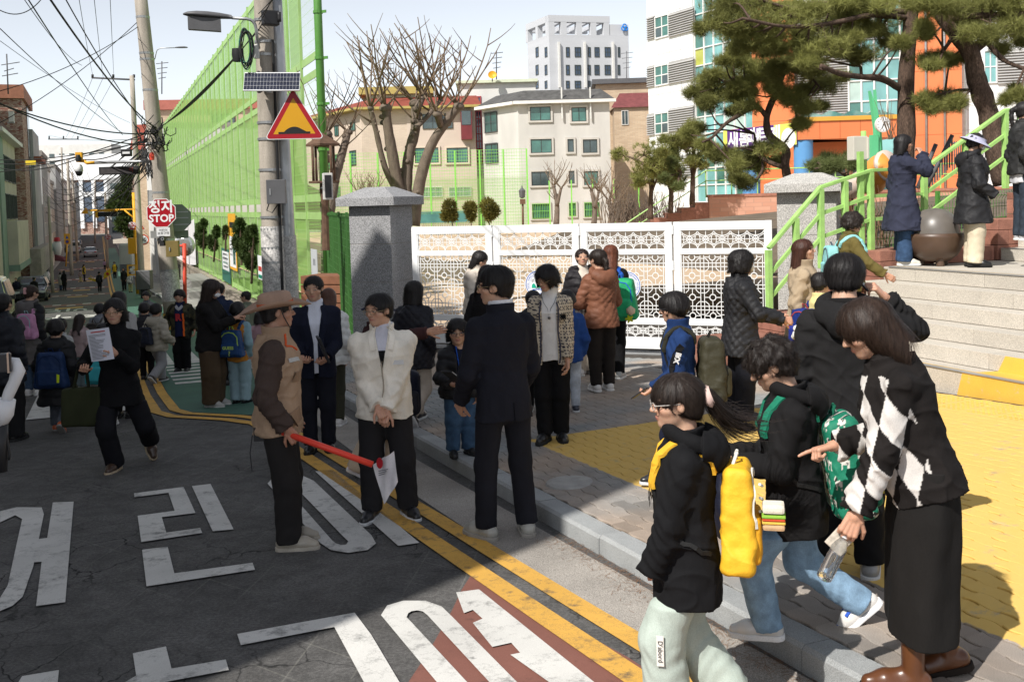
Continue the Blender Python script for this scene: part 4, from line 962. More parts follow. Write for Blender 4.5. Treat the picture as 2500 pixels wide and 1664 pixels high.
stp('yellow_paint',y1,VS,z_foot-.1,z_foot+rise-.002,y2);stp('yellow_paint',y3,VS+tr,z_foot+rise,z_foot+2*rise-.002,y4)
mb=MB();zt1=z_foot+rise+.002;mb.quad(W(DS0,VS+.03,zt1),W(y2-.05,VS+.03,zt1),W(y3,VS+tr-.004,zt1),W(DS0,VS+tr-.004,zt1));mb.build('yellow_paint',M_STEPY,stairs)
M_NOSE=mat('nosing_yellow',(.55,.36,.12),.7,.1,6)
for(k,nm)in((0,1),(5,1)):
 z1=z_foot+rise*(k+1);v0=VS+tr*k
 mb=MB();mb.dvbox(DS0,DS1-.1,v0-.012,v0+.05,z1-.004,z1+.005);mb.build('nosing_strip',M_STEEL,stairs)
 mb=MB();mb.dvbox(DS0,DS1-.1,v0+.055,v0+.085,z1-.004,z1+.004);mb.build('nosing_yellow_line',M_NOSE,stairs)
tv=[];tf=[]
for i in range(58):
 for j in range(9):
  d=9.4-i*.058;v=VS-.62+j*.058;z=zpave(d,v)
  if abs((i%6)-5.5)<.6:continue
  b0=len(tv);c=W(d,v,z)
  ringp=[c+Vector((.014*math.cos(a_),.014*math.sin(a_),.001))for a_ in np.linspace(0,2*PI,7)[:-1]];top=[c+Vector((.008*math.cos(a_),.008*math.sin(a_),.006))for a_ in np.linspace(0,2*PI,7)[:-1]]
  tv+=ringp+top;tf+=[(b0+q,b0+(q+1)%6,b0+6+(q+1)%6,b0+6+q)for q in range(6)]+[(b0+6,b0+7,b0+8,b0+9),(b0+9,b0+10,b0+11,b0+6)]
o=obj('tactile_domes',npmesh('tactile_domes',tv,tf,M_STEPY),pav);o['kind']='stuff'
up=thing('upper_stairs','upper granite steps climbing right behind the people on the landing','stairs',W(9.5,11.3,ZL))
for k in range(7):
 v0=11.15+.31*k;z0=ZL+.001+.165*k;d=10.25
 while d>6.5:
  dn=d-random.uniform(.9,1.3);mb=MB();mb.dvbox(dn+.002,d-.002,v0,v0+.32 if k<6 else 15,z0,z0+.163);mb.build('step_stone',M_STEP,up,bevel=.004);d=dn
 mb=MB();mb.dvbox(6.5,10.24,v0-.01,v0+.02,z0+.1632,z0+.168);mb.build('nosing_strip',M_STEEL,up)
wing=thing('planter_wall','stepped red brown block planter wall along the left side of the stairs','wall',W(10.8,8,-.2))
def block_run(parent,d0,d1,v0,v1,z0,z1,bl=.42,bh=.2,m=M_BRICKR,name='block'):
 z=z0;j=0
 while z<z1-.05:
  h=min(bh,z1-z);v=v0;k=0
  while v<v1-.01:
   l=bl*(.5 if(k==0 and j%2)else 1);vn=min(v1,v+l);mb=MB();mb.dvbox(d0+random.uniform(0,.008),d1-random.uniform(0,.008),v+.004,vn-.004,z+.003,z+h-.003);mb.build(name,m,parent,bevel=.007);v=vn;k+=1
  z+=h;j+=1
for i,(v0,v1,zt_)in enumerate([(6.9,7.75,.24),(7.75,8.5,.52),(8.5,9.3,.80),(9.3,10.2,1.22)]):block_run(wing,10.46,11.1,v0,v1,-.32,zt_)
mb=MB();mb.dvbox(11.1,11.16,6.95,10.2,-.4,.2);mb.build('backing',M_BRICKR,wing)
block_run(wing,10.3,10.75,10.2,11.1,ZL,ZL+.2)
for i,(v0,v1,zt_)in enumerate([(11.15,11.8,ZL+.55),(11.8,12.5,ZL+.9),(12.5,13.3,ZL+1.2),(13.3,14.6,ZL+1.35)]):block_run(wing,10.3,10.75,v0,v1,ZL,zt_)
grid_dv('garden_soil',[10.75,12,14,18,24],[9.6,11,13,16,22,30],lambda d,v:.72 if v<10 else 1.15+.05*(v-11),mat('garden_soil',(.13,.10,.07),.95,.3,2,.6,30))
rail=thing('stair_railing','light green steel railing climbing beside the stairs in two flights','railing',W(10.8,7.8,.2))
R1=[onv_ for onv_ in()]
DR=10.82
def ond(px,py,d0):
 q=ray(px,py);t=d0/(q[0]*U[0]+q[1]*U[1]);q=q*t;return Vector((q[0],q[1],q[2]+CAMZ))
top1=[ond(1876,606,DR),ond(2003,457,DR),ond(2125,416,DR),ond(2170,414,DR)]
top2=[ond(2170,414,DR),ond(2256,412,DR),ond(2454,269,DR),ond(2560,269,DR)]
bot={0:ond(1879,815,DR),1:ond(2005,655,DR),2:ond(2131,610,DR)}
def rbar(mb,a,b,w,h):
 a=Vector(a);b=Vector(b);x=(b-a).normalized();y=Vector((U[0],U[1],0));z=x.cross(y).normalized();l=(b-a).length
 mb.obox(a,x,y,z,(0,l),(-w/2,w/2),(-h/2,h/2))
for(a,b_)in zip(top1[:-1],top1[1:]):mb=MB();rbar(mb,a,b_,.07,.045);mb.build('handrail',M_GREEN,rail,bevel=.008)
for(a,b_)in zip(top2[:-1],top2[1:]):mb=MB();rbar(mb,a,b_,.07,.045);mb.build('handrail',M_GREEN,rail,bevel=.008)
for k in(.36,.68):
 for pl in(top1,top2):
  for(a,b_)in zip(pl[:-1],pl[1:]):
   off=Vector((0,0,-.95*k));mb=MB();rbar(mb,a+off,b_+off,.035,.045);mb.build('middle_rail',M_GREEN,rail)
posts=[(top1[0],-1.08),(top1[0].lerp(top1[1],.52),-.8),(top1[1],-1.05),(top1[2].lerp(top1[1],.52),-1.),(top1[2],-1.05),(top2[1],-1.0),(top2[1].lerp(top2[2],.5),-1.0),(top2[2],-1.1),(top2[2].lerp(top2[3],.35),-1.1)]
for p,h in posts:
 mb=MB();mb.obox(p,(V[0],V[1],0),(U[0],U[1],0),(0,0,1),(-.035,.035),(-.035,.035),(h,-.023));mb.build('post',M_GREEN,rail,bevel=.004)
mb=MB();p=top1[2]+Vector((V[0],V[1],0))*-.14;mb.obox(p,(V[0],V[1],0),(U[0],U[1],0),(0,0,1),(-.035,.035),(-.0,.06),(-1.05,.25));mb.build('post',M_GREEN,rail)
c=onz(2283,647,ZL);cz=(c.x,c.y,ZL)
ca=thing('iron_cauldron','round brown iron cauldron with a grey dome lid on the landing','cauldron',cz)
mb=MB();mb.lathe([(.02,.05),(.17,.06),(.27,.13),(.335,.25),(.36,.36),(.365,.41),(.33,.415),(.3,.40)],c=cz,n=36);mb.build('bowl',mat('brown_iron',(.085,.05,.032),.42,.2,4,.1,30,spec=.5),ca,smooth=True)
mb=MB();mb.lathe([(.305,.40),(.30,.47),(.275,.56),(.22,.65),(.14,.71),(.0,.735)],c=cz,n=36);mb.build('dome_lid',mat('grey_iron',(.13,.115,.10),.38,.2,4,.1,30,spec=.5),ca,smooth=True)
for k in range(3):a_=2*PI*k/3+.5;mb=MB();mb.lathe([(.05,0),(.045,.09)],c=(cz[0]+.17*math.cos(a_),cz[1]+.17*math.sin(a_),ZL),n=10);mb.build('foot',MATS['brown_iron'],ca)
def wire_fence(name,label,p0,p1,z0,h,m,sp=.055,hs=(.02,.35,.68,.98),t=.004,topbend=True,posts=True,parent=None,rows=None):
 f=parent or thing(name,label,'fence',(*p0,z0));F=Fac(p0,np.array(p1)-np.array(p0));L_=float(np.linalg.norm(np.array(p1)-np.array(p0)));mb=MB()
 n=int(L_/sp)
 for i in range(n+1):
  s=i*sp;mb.tube([F.P(s,z0+.02,0),F.P(s,z0+h-.12,0)]+([F.P(s,z0+h-.06,.05),F.P(s,z0+h,.02)]if topbend else[F.P(s,z0+h,0)]),t,4,cap=False)
 for z in(rows if rows is not None else np.arange(.08,h,.16)):mb.tube([F.P(0,z0+z,0),F.P(L_,z0+z,0)],t,4,cap=False)
 mb.build('wire_mesh',m,f)
 if posts:
  for s in np.linspace(0,L_,max(2,int(L_/2)+1)):q=MB();F.box(q,s-.025,s+.025,z0-.2,z0+h+.02,-.025,.025);q.build('post',m,f)
 return f
a=xy(11.05,9.45);c2=xy(11.05,10.9);wire_fence('garden_fence','low dark green wire fence behind the landing',a,c2,.78,1.0,M_DGREEN)
a=xy(11.2,11.0);c2=xy(11.2,12.6);wire_fence('garden_fence','low dark green wire fence behind the cauldron',a,c2,1.0,.95,M_DGREEN)
# ================================================================ RETAINING WALL AND TALL GREEN FENCE
VW=5.12;M_WST=mat('weathered_wall_stone',(.27,.235,.19),.95,.22,2.5,.5,70,rnd=.16,fine=.2,fs=90)
wall=thing('retaining_wall','weathered stone block retaining wall below the tall green fence','wall',W(40,VW,-2))
ZW=-1.45;random.seed(8);cnt=0;far=MB()
mb=MB();mb.dvbox(28,95,VW+.03,VW+.5,-5.5,ZW-.15);mb.build('wall_core',M_CONC,wall)
for j in range(12):
 d=27.5+(.5 if j%2 else 0)
 while d<95:
  l=random.uniform(.75,1.1);zt_=ZW-.16-.36*j;zb_=zt_-.355;g=float(zroad(d))+.1
  if zt_>g:
   m2=MB();m2.dvbox(d+.006,d+l-.006,VW-random.uniform(0,.03),VW+.1,max(zb_,g-.1)+.006,zt_-.004)
   if d<75 and cnt<290:m2.build('stone_block',M_WST,wall);cnt+=1
   else:far.add(m2.v,m2.f)
  d+=l
if far.v:o=far.build('stone_blocks',M_WST,wall);o['kind']='stuff'
for k in range(17):mb=MB();mb.dvbox(27.5+k*4,31.49+k*4,VW-.08,VW+.5,ZW-.16,ZW);mb.build('coping_stone',M_WST,wall)
bf=thing('ball_fence','tall light green ball catching fence with netting above the retaining wall','fence',W(26,VW+.25,ZW))
M_NET=mat('green_netting',(.33,.60,.14),.8,.12,.35,stretch=(1,1,.3))
def netmat(m,opac):
 n=m.node_tree.nodes;L=m.node_tree.links;b=n['Principled BSDF'];out=n['Material Output']
 tr_=n.new('ShaderNodeBsdfTransparent');tl=n.new('ShaderNodeBsdfTranslucent');tl.inputs[0].default_value=(.42,.76,.21,1)
 m1=n.new('ShaderNodeMixShader');m1.inputs[0].default_value=.5;L.new(b.outputs[0],m1.inputs[1]);L.new(tl.outputs[0],m1.inputs[2])
 m2=n.new('ShaderNodeMixShader');m2.inputs[0].default_value=opac;L.new(tr_.outputs[0],m2.inputs[1]);L.new(m1.outputs[0],m2.inputs[2]);L.new(m2.outputs[0],out.inputs[0])
netmat(M_NET,.82)
M_FG=mat('fence_light_green',(.33,.51,.18),.5,.08,3)
tiers=[(ZW+.05,1.85),(2.12,5.50),(5.75,9.2),(9.4,12.6)]
VF=VW+.22;dposts=[26.0]+list(np.arange(28.2,92,2.0))
for i,d in enumerate(dposts):
 q=MB()
 if i==0:q.tube([W(d,VF,SZ-.3),W(d,VF,13.4)],.105,12);q.build('corner_post',M_DGREEN,bf,smooth=True)
 else:q.dvbox(d-.03,d+.03,VF-.09,VF-.02,ZW,9.25);q.build('post',M_FG,bf)
for z in np.arange(1.1,13,1.15):
 q=MB();q.lathe([(.125,0),(.125,.07)],c=W(26,VF,z),n=12);q.obox(W(26,VF,z),(GD[0],GD[1],0),(-GD[1],GD[0],0),(0,0,1),(.1,.24),(-.012,.012),(0,.07));q.build('bracket',M_DGREEN,bf)
for i in range(len(dposts)-1):
 d0,d1=dposts[i]+.04,dposts[i+1]-.03
 for(z0,z1)in tiers[:4 if i==0 else 3]:
  zz0=max(z0,SZ+.05)if i==0 else z0
  mb=MB();mb.quad(W(d0,VF,zz0),W(d1,VF,zz0),W(d1,VF,z1),W(d0,VF,z1))
  if i>0:mb.build('net_panel',M_NET,bf)
  mb=MB()
  for z in(zz0,z1-.2):mb.dvbox(d0,d1,VF-.055,VF-.03,z,z+.2)
  nv=36 if d0<40 else 10
  for k in range(1,nv):dd=d0+(d1-d0)*k/nv;mb.quad(W(dd-.004,VF-.035,zz0+.2),W(dd+.004,VF-.035,zz0+.2),W(dd+.004,VF-.035,z1-.2),W(dd-.004,VF-.035,z1-.2))
  for k in range(1,13 if d0<60 else 5):z=zz0+(z1-zz0)*k/13;mb.quad(W(d0,VF-.034,z-.005),W(d1,VF-.034,z-.005),W(d1,VF-.034,z+.005),W(d0,VF-.034,z+.005))
  if i==0:pass
  mb.build('fence_panel',M_FG,bf)
pl_=FG.P(-1.06,0,0);wire_fence('yard_fence','green wire fence between the left gate pillar and the tall fence corner',(pl_.x,pl_.y),tuple(xy(25.9,VF)),SZ-.05,2.35,mat('dark_green_wire',(.05,.15,.035),.6,.1,4),sp=.11,t=.0045)
def panel(name,label,cat,d0,z0,w_,h_,m,lines=None,v=VF-.13):
 t=thing(name,label,cat,W(d0,v,z0));mb=MB();mb.dvbox(d0,d0+w_,v-.015,v,z0,z0+h_);mb.build('board',m,t)
 for(x0,x1,y0,y1,mm)in lines or[]:mb=MB();mb.dvbox(d0+x0*w_,d0+x1*w_,v-.019,v-.0151,z0+y0*h_,z0+y1*h_);mb.build('print',mm,t)
 return t
M_YS=mat('yellow_sign',(.72,.52,.03),.5,.05,2);M_OS=mat('orange_sign',(.70,.36,.03),.5,.05,2);M_GS=mat('dark_green_sign',(.03,.13,.10),.5,.05,2);M_PAPER=mat('white_print',(.70,.71,.72),.6,.05,2);M_INK=mat('grey_print',(.12,.13,.15),.6,.05,2);M_RS=mat('red_print',(.5,.05,.04),.5,.04,2)
def fpx(px,py):q=onv(px,py,VF-.13);d,v=dv(q);return d,q.z
d,z=fpx(562,655);panel('notice_board','orange and white notice hung on the green fence','sign',d-2.6,z,2.6,2.4,M_OS,[(.1,.9,.05,.6,M_PAPER),(.2,.8,.75,.85,M_BK),(.15,.45,.1,.55,M_GS),(.5,.85,.35,.38,M_INK),(.5,.85,.25,.28,M_INK)])
d,z=fpx(543,682);panel('notice_board','dark green notice with pale panel hung low on the fence','sign',d-3.4,z,3.2,1.5,M_GS,[(.1,.9,.35,.92,M_PAPER),(.2,.8,.8,.86,M_INK),(.2,.8,.68,.74,M_INK),(.2,.8,.55,.6,MATS['emblem_green']),(.2,.8,.43,.49,M_INK)])
d,z=fpx(632,680);panel('notice_board','small white notice with a red band beside the concrete pole','sign',d-1.0,z,1.0,.85,M_PAPER,[(.1,.9,.35,.55,M_RS),(.1,.9,.05,.2,MATS['emblem_green'])])
d,z=fpx(652,690);panel('notice_board','tall yellow notice half behind the concrete pole','sign',d-1.4,z,1.6,2.55,M_YS,[(.2,.8,.85,.9,M_INK),(.3,.45,.6,.72,MATS['emblem_royal_blue']),(.55,.7,.6,.72,MATS['emblem_royal_blue']),(.2,.8,.3,.32,M_INK),(.2,.8,.2,.22,M_INK)])
d,z=fpx(478,640);t=thing('cloth_banner','white hanging cloth banner with faint pink print on the fence','banner',W(d,VF-.15,z));nb=MB()
dd=np.linspace(d-1,d+24,14)
for i in range(13):
 sag=lambda x:.5*math.sin((x-d+1)/25*PI)
 nb.quad(W(dd[i],VF-.2-.05*(i%2),z-.1-sag(dd[i])*.8),W(dd[i+1],VF-.2-.05*((i+1)%2),z-.1-sag(dd[i+1])*.8),W(dd[i+1],VF-.2,z+2.6-sag(dd[i+1])),W(dd[i],VF-.2,z+2.6-sag(dd[i])))
nb.build('cloth',mat('white_cloth',(.72,.70,.72),.8,.08,.3),t,smooth=True)
mb=MB();mb.tube([W(d+2+k*2.2,VF-.29,z+.9+.5*math.sin(k*2))for k in range(7)],.09,6);mb.build('pink_print',mat('pink_print',(.55,.2,.3),.7,.1,1),t)
pq=onv(765,660,VF-.2);panel('notice_sheet','white notice sheet on the fence by the corner post','sign',26.6,pq.z-.3,.8,.85,mat('pale_print',(.5,.52,.54),.6,.05,1),[(.3,.4,.5,.7,M_INK),(.5,.6,.5,.7,M_INK)])
# ================================================================ POLES, SIGNS, WIRES
M_POLE=mat('weathered_pole_concrete',(.36,.32,.27),.9,.2,2.2,.3,60,stretch=(3,3,.5),fine=.15,fs=60)
M_POLEW=mat('flaking_white_wrap',(.52,.50,.48),.85,.22,7,.4,60,fine=.3,fs=30)
M_CABLE=mat('black_cable',(.015,.015,.016),.6,.1,3)
M_ORSIG=mat('signal_orange',(.72,.36,.02),.5,.06,1)
M_SRED=mat('sign_red',(.33,.008,.016),.35,.04,2);M_SWH=mat('sign_white',(.74,.74,.74),.35,.03,2);M_SYE=mat('sign_amber',(.58,.29,.010),.35,.04,2)  # red and amber darkened: the hump sign's shade is put into the pigment
def tubeobj(name,path,r,m,parent=None,n=10):mb=MB();mb.tube(path,r,n);return mb.build(name,m,parent,smooth=True)
def poleobj(name,label,p0,p1,r0,r1,m=M_POLE,group=None):
 t=thing(name,label,'pole',p0,group=group);k=8;P_=[Vector(p0).lerp(Vector(p1),i/k)for i in range(k+1)]
 tubeobj('shaft',P_,[r0+(r1-r0)*i/k for i in range(k+1)],m,t,18);return t
pb=at(660,780,20.0);gz=float(zroad(dv(pb)[0]))+.1
p0=at(672,760,20.0);p0.z=gz;p1=at(632,-260,20.0)
pole=poleobj('utility_pole','weathered concrete utility pole carrying the hump sign and solar panel',p0,p1,.215,.165)
def onpole(y,dx=0,dy=-.24):a=p0.lerp(p1,0);t_=(at(660,y,20.).z-p0.z)/(p1.z-p0.z);return p0.lerp(p1,t_)+Vector((dx,dy,0))
mb=MB();a,b_=onpole(720,0,0),onpole(552,0,0);mb.tube([a,a.lerp(b_,.5),b_],.222,20,cap=False);mb.build('flaking_wrap',M_POLEW,pole,smooth=True)
for y in(730,640,605,560,530,415,340,300,135,103,50):q=onpole(y,0,0);mb=MB();mb.lathe([(.228-(730-y)*.00005,-.025),(.232-(730-y)*.00005,.025)],c=q,n=18);mb.build('steel_band',M_STEEL,pole)
mb=MB();mb.tube([onpole(y,.19,-.14)for y in(760,600,450,320,200,100)],.03,6);mb.build('cable_duct',M_CABLE,pole)
sp0,sp1=at(712,760,20.2),at(672,0,20.2);sp0.z=gz
spole=poleobj('steel_pole','grey steel pole standing right against the concrete utility pole',sp0,sp1,.16,.13,M_STEEL)
mb=MB();mb.tube([sp0,sp0.lerp(sp1,.33)],.168,18,cap=False);mb.build('white_wrap',M_POLEW,spole,smooth=True)
bx=thing('meter_box','dark grey metal box strapped to the concrete pole under the hump sign','box',at(675,470,19.6))
q=at(675,468,19.62);mb=MB();mb.box(q,(.36,.16,.46),.1);mb.build('case',M_DGREY,bx,bevel=.01);mb=MB();mb.box(q+Vector((-.1,-.09,.0)),(.02,.02,.12));mb.build('handle',M_STEEL,bx)
mb=MB();mb.tube([q+Vector((-.15,0,-.22)),q+Vector((-.2,0,-.35)),q+Vector((-.1,0,-.4)),q+Vector((0,0.05,-.25))],.012,6);mb.build('cable',M_CABLE,bx)
def tri_sign(label,c,w_,yaw,parent_cat='sign',post=None):
 t=thing('hump_sign',label,'sign',c);F=Fac((c.x,c.y),(math.cos(yaw),math.sin(yaw)));h=w_*.866
 def rtri(sc,rr):
  pts=[]
  for k in range(3):
   a_=PI/2+2*PI*k/3;cx,cz=math.cos(a_)*(w_*.577*sc-2*rr),math.sin(a_)*(w_*.577*sc-2*rr)
   for j in range(5):b_=a_-PI/3+2*PI/3*j/4;pts.append((cx+rr*math.cos(b_),c.z+cz+rr*math.sin(b_)))
  return pts
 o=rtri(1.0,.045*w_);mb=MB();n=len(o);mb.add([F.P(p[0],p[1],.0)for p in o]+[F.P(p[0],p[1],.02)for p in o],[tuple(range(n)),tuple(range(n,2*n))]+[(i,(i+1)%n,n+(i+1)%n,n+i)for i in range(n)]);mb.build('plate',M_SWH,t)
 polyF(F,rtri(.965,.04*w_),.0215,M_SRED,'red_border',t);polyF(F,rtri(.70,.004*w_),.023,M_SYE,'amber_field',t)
 hp=[(-.265,-.20),(-.265,-.165),(-.17,-.165)]+[(-.17+.34*i/12,-.165+.085*math.sin(PI*i/12)**.8)for i in range(1,12)]+[(.17,-.165),(.265,-.165),(.265,-.20)]
 polyF(F,[(x*w_,c.z+z*w_)for x,z in hp],.0245,M_BK,'hump_symbol',t);return t
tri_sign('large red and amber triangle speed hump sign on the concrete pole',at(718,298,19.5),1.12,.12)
sp=thing('solar_panel','small tilted solar panel mounted above the triangle sign','solar panel',at(660,200,19.4))
Mx=frame(at(664,200,19.4),(1,.06,-.02),(0,.45,.9));mb=MB();mb.add([Mx@Vector((x,y,z))for z in(-.015,.015)for(x,y)in((-.52,-.2),(.52,-.2),(.52,.2),(-.52,.2))],[(3,2,1,0),(4,5,6,7),(0,1,5,4),(1,2,6,5),(2,3,7,6),(3,0,4,7)]);mb.build('frame',M_STEEL,sp)
M_CELL=mat('solar_cell',(.012,.014,.03),.12,.5,6,spec=.8)
ce=bpy.data.meshes.new('cell');hw,hh=.0285,.0435;ce.from_pydata([(-hw,-hh,0),(hw,-hh,0),(hw,hh,0),(-hw,hh,0)],[],[(0,1,2,3)]);ce.materials.append(M_CELL)
for i in range(17):
 for j in range(4):obj('cell',ce,sp,Mx@Matrix.Translation((-.485+.0606*i,-.138+.092*j,.017)))
mb=MB();mb.tube([at(664,225,19.4),onpole(225,0,-.1)],.02,6);mb.build('bracket',M_STEEL,sp)
def street_lamp(label,base,elbow,head,sc=1.0,group='street lamps on poles',shield=True):
 t=thing('street_lamp',label,'street lamp',base,group=group);b,e,h=Vector(base),Vector(elbow),Vector(head);d=(h-e).normalized()
 pts=[b]+[b.lerp(e,.7)]+[((1-u)**2)*b.lerp(e,.7)+2*u*(1-u)*e+u*u*e.lerp(h,.35)for u in(.25,.5,.75)]+[e.lerp(h,.35),h]
 tubeobj('arm',pts,.03*sc,M_STEEL,t,8)
 prof=[(0,.045,.05),(.08,.075,.06),(.22,.105,.075),(.42,.14,.085),(.62,.15,.08),(.78,.12,.055),(.86,.03,.02)]
 mb=MB();side=d.cross(Vector((0,0,1))).normalized();n=14;vs_=[]
 for(x,wy,hz)in prof:
  for k in range(n):a_=2*PI*k/n;zz=math.sin(a_)*hz*(1.0 if math.sin(a_)>0 else.45);vs_.append(h+d*(x*sc)+side*(math.cos(a_)*wy*sc)+Vector((0,0,zz*sc)))
 mb.add(vs_,[(i*n+k,i*n+(k+1)%n,(i+1)*n+(k+1)%n,(i+1)*n+k)for i in range(len(prof)-1)for k in range(n)]+[tuple(range(n))]);mb.build('housing',M_DGREY,t,smooth=True)
 mb=MB();mb.add([h+d*(x*sc)+side*(s_*w_*sc)+Vector((0,0,-.03*sc))for x,w_ in((.25,.08),(.75,.1))for s_ in(-1,1)],[(0,2,3,1)]);mb.build('lens',mat('lamp_lens',(.55,.55,.5),.2,.05,2),t)
 if shield:
  mb=MB();mb.obox(h+d*.2*sc,d,side,(0,0,1),(0,.58*sc),(-.08*sc,.08*sc),(-.27*sc,-.04*sc));o=mb.build('shade',M_DGREY,t)
 return t
street_lamp('dark grey street lamp reaching left over the road from the concrete pole',at(632,120,19.7),at(622,48,19.6),at(566,44,19.5),1.02)
jb_=thing('junction_box','black cable junction box at the top of the concrete pole','box',at(660,50,19.5));q=at(660,45,19.5);mb=MB();mb.box(q,(.3,.2,.27),.5);mb.build('case',M_BLK,jb_,bevel=.02);mb=MB();mb.tube([q+Vector((.18,-.05,.1-k*.06))for k in range(4)],.035,8);mb.build('connectors',M_BLK,jb_,smooth=True)
jb_=thing('junction_box','pale grey switch box on the concrete pole below the lamp arm','box',at(626,122,19.7));mb=MB();mb.box(at(626,126,19.7),(.1,.09,.27));mb.build('case',M_FRAME,jb_,bevel=.01)
random.seed(4)
co=thing('cable_coil','coil of green and black cable hanging on the concrete pole','cable coil',at(600,115,19.4))
for k in range(12):
 c=at(600+random.uniform(-4,4),118+random.uniform(-5,5),19.4+random.uniform(-.05,.05));rx,rz_=random.uniform(.08,.13),random.uniform(.3,.38)
 P_=[c+Vector((rx*math.cos(a_),random.uniform(-.02,.02),rz_*math.sin(a_)))for a_ in np.linspace(0,2*PI,21)[:-1]];mb=MB();mb.tube(P_,.010,5,closed=True);mb.build('loop',mat('green_cable',(.02,.16,.12),.5,.1,2)if k%3==0 else M_CABLE,co,smooth=True)
mb=MB();c=at(580,135,19.5);mb.lathe([(.09,-.12),(.11,.0),(.1,.12)],c=c,n=14);mb.build('splice_can',M_BLK,co,smooth=True)
PD=29.0;q0=at(425,760,PD);q0.z=float(zroad(dv(q0)[0]))+.05;q1=at(338,-60,PD)
pole2=poleobj('utility_pole','leaning concrete utility pole carrying the STOP sign and a tangle of cables',q0,q1,.27,.17)
mb=MB();a=q0.lerp(q1,.02);b_=q0.lerp(q1,.165);mb.tube([a,b_],.262,18,cap=False);mb.build('scuffed_paint',M_POLEW,pole2,smooth=True)
mb=MB();mb.tube([q0+Vector((0,0,.0)),q0+Vector((-.02,0,.45))],.285,18,cap=False);mb.build('yellow_band',MATS['yellow_step_paint'],pole2)
for y in(42,130,145,220,350,470,585,660):tt_=(at(390,y,PD).z-q0.z)/(q1.z-q0.z);q=q0.lerp(q1,tt_);mb=MB();mb.lathe([(.275-tt_*.1,-.03),(.28-tt_*.1,.03)],c=q,n=16);mb.build('steel_band',M_STEEL,pole2)
def octagon(c,r,yaw,label,back=False,txt=True,D=None):
 t=thing('stop_sign',label,'sign',c);F=Fac((c.x,c.y),(math.cos(yaw),math.sin(yaw)));P8=lambda k:[(k*math.cos(PI/8+i*PI/4),c.z+k*math.sin(PI/8+i*PI/4))for i in range(8)]
 mb=MB();o=P8(r);mb.add([F.P(p[0],p[1],.0)for p in o]+[F.P(p[0],p[1],.02)for p in o],[tuple(range(8)),tuple(range(8,16))]+[(i,(i+1)%8,8+(i+1)%8,8+i)for i in range(8)]);mb.build('plate',M_SWH if not back else mat('sign_back_grey',(.20,.24,.19),.5,.1,2),t)
 if not back:
  polyF(F,P8(r*.955),.0215,M_SRED,'red_face',t);text('정지',r*.86,M_SWH,t,F.M(0,c.z+r*.36,.024),bold=.025*r);text('STOP',r*.66,M_SWH,t,F.M(0,c.z-r*.36,.024),bold=.02*r)
 else:
  for k in(-.45,0,.4):mb=MB();F.box(mb,-r*.2,r*.75,c.z+k*r-.015,c.z+k*r+.015,.02,.035);mb.build('rail',M_STEEL,t)
 return t
octagon(at(394,520,28.6),.43,.05,'large red 정지 STOP sign on the leaning pole');octagon(at(432,532,29.4),.42,.25,'grey back of a stop sign behind the leaning pole',True)
def plate(name,label,c,w_,h_,yaw,m,txt=None,ts=.1,tm=None,cat='sign'):
 t=thing(name,label,cat,c);F=Fac((c.x,c.y),(math.cos(yaw),math.sin(yaw)));mb=MB();F.box(mb,-w_/2,w_/2,c.z-h_/2,c.z+h_/2,0,.02);mb.build('plate',m,t)
 if txt:text(txt,ts,tm or M_BK,t,F.M(0,c.z,.024))
 return t
pt_=plate('school_zone_plate','small white plate reading 어린이보호구역 under the STOP sign',at(399,566,28.5),.36,.24,.12,M_SWH,'어린이\n보호구역',.085);pt_=plate('school_zone_plate','grey back of a small plate behind the school zone plate',at(384,572,28.7),.36,.2,.1,mat('plate_back',(.25,.25,.24),.6,.1,2));plate('back_plate','green grey back of a plate right of the STOP sign pole',at(438,572,29.6),.5,.23,.2,MATS['sign_back_grey'])
bx=thing('camera_box','black camera unit on the leaning pole below the plates','camera',at(397,588,28.5));mb=MB();mb.box(at(397,588,28.5),(.13,.18,.28));mb.build('case',M_BLK,bx,bevel=.01);mb=MB();mb.lathe([(.045,0),(.045,.02),(.03,.02)],c=(0,0,0),n=14);o=mb.build('lens',M_STEEL,bx,M=Matrix.Translation(at(397,583,28.38))@Matrix.Rotation(PI/2,4,'X'))
bx=thing('cabinet','ochre metal cabinet on the leaning pole','box',at(422,607,28.5));mb=MB();mb.box(at(422,607,28.5),(.34,.2,.44),.1);mb.build('case',mat('ochre_cabinet',(.19,.14,.045),.5,.1,2),bx,bevel=.01);mb=MB();mb.box(at(414,608,28.38),(.03,.02,.1));mb.build('handle',M_STEEL,bx)
bx=thing('cabinet','grey metal cabinet high on the back of the leaning pole','box',at(376,484,29.3));mb=MB();mb.box(at(376,484,29.2),(.3,.2,.46));mb.build('case',M_GREYR,bx,bevel=.01)
street_lamp('slim grey street lamp on the leaning pole against the sky',at(378,145,PD-.2),at(384,118,PD-.25),at(428,117,PD-.3),.42,shield=False)
mp=thing('mirror_post','thin red post with a round convex traffic mirror beside the wall','traffic mirror',onroad(452,770));a=at(452,770,33.);a.z=float(zroad(31))-.1;tubeobj('post',[a,at(450,594,33.)],.06,mat('post_red',(.62,.07,.04),.5,.08,2),mp);tubeobj('arm',[at(450,600,33.),at(437,600,33.)],.04,MATS['post_red'],mp);mb=MB();mb.lathe([(0,.05),(.2,.03),(.33,-.02),(.34,-.04)],c=(0,0,0),n=24);mb.build('mirror',mat('mirror_glass',(.55,.56,.55),.12,.05,2,metal=.7),mp,M=Matrix.Translation(at(450,600,33.2))@Matrix.Rotation(PI/2,4,'X'),smooth=True)
vm=thing('message_board','dark electronic message board hanging from a gantry arm over the street','sign',at(282,412,30));mb=MB();mb.tube([at(395,393,29.6),at(232,397,30.5)],.045,8);mb.build('arm',M_STEEL,vm,smooth=True)
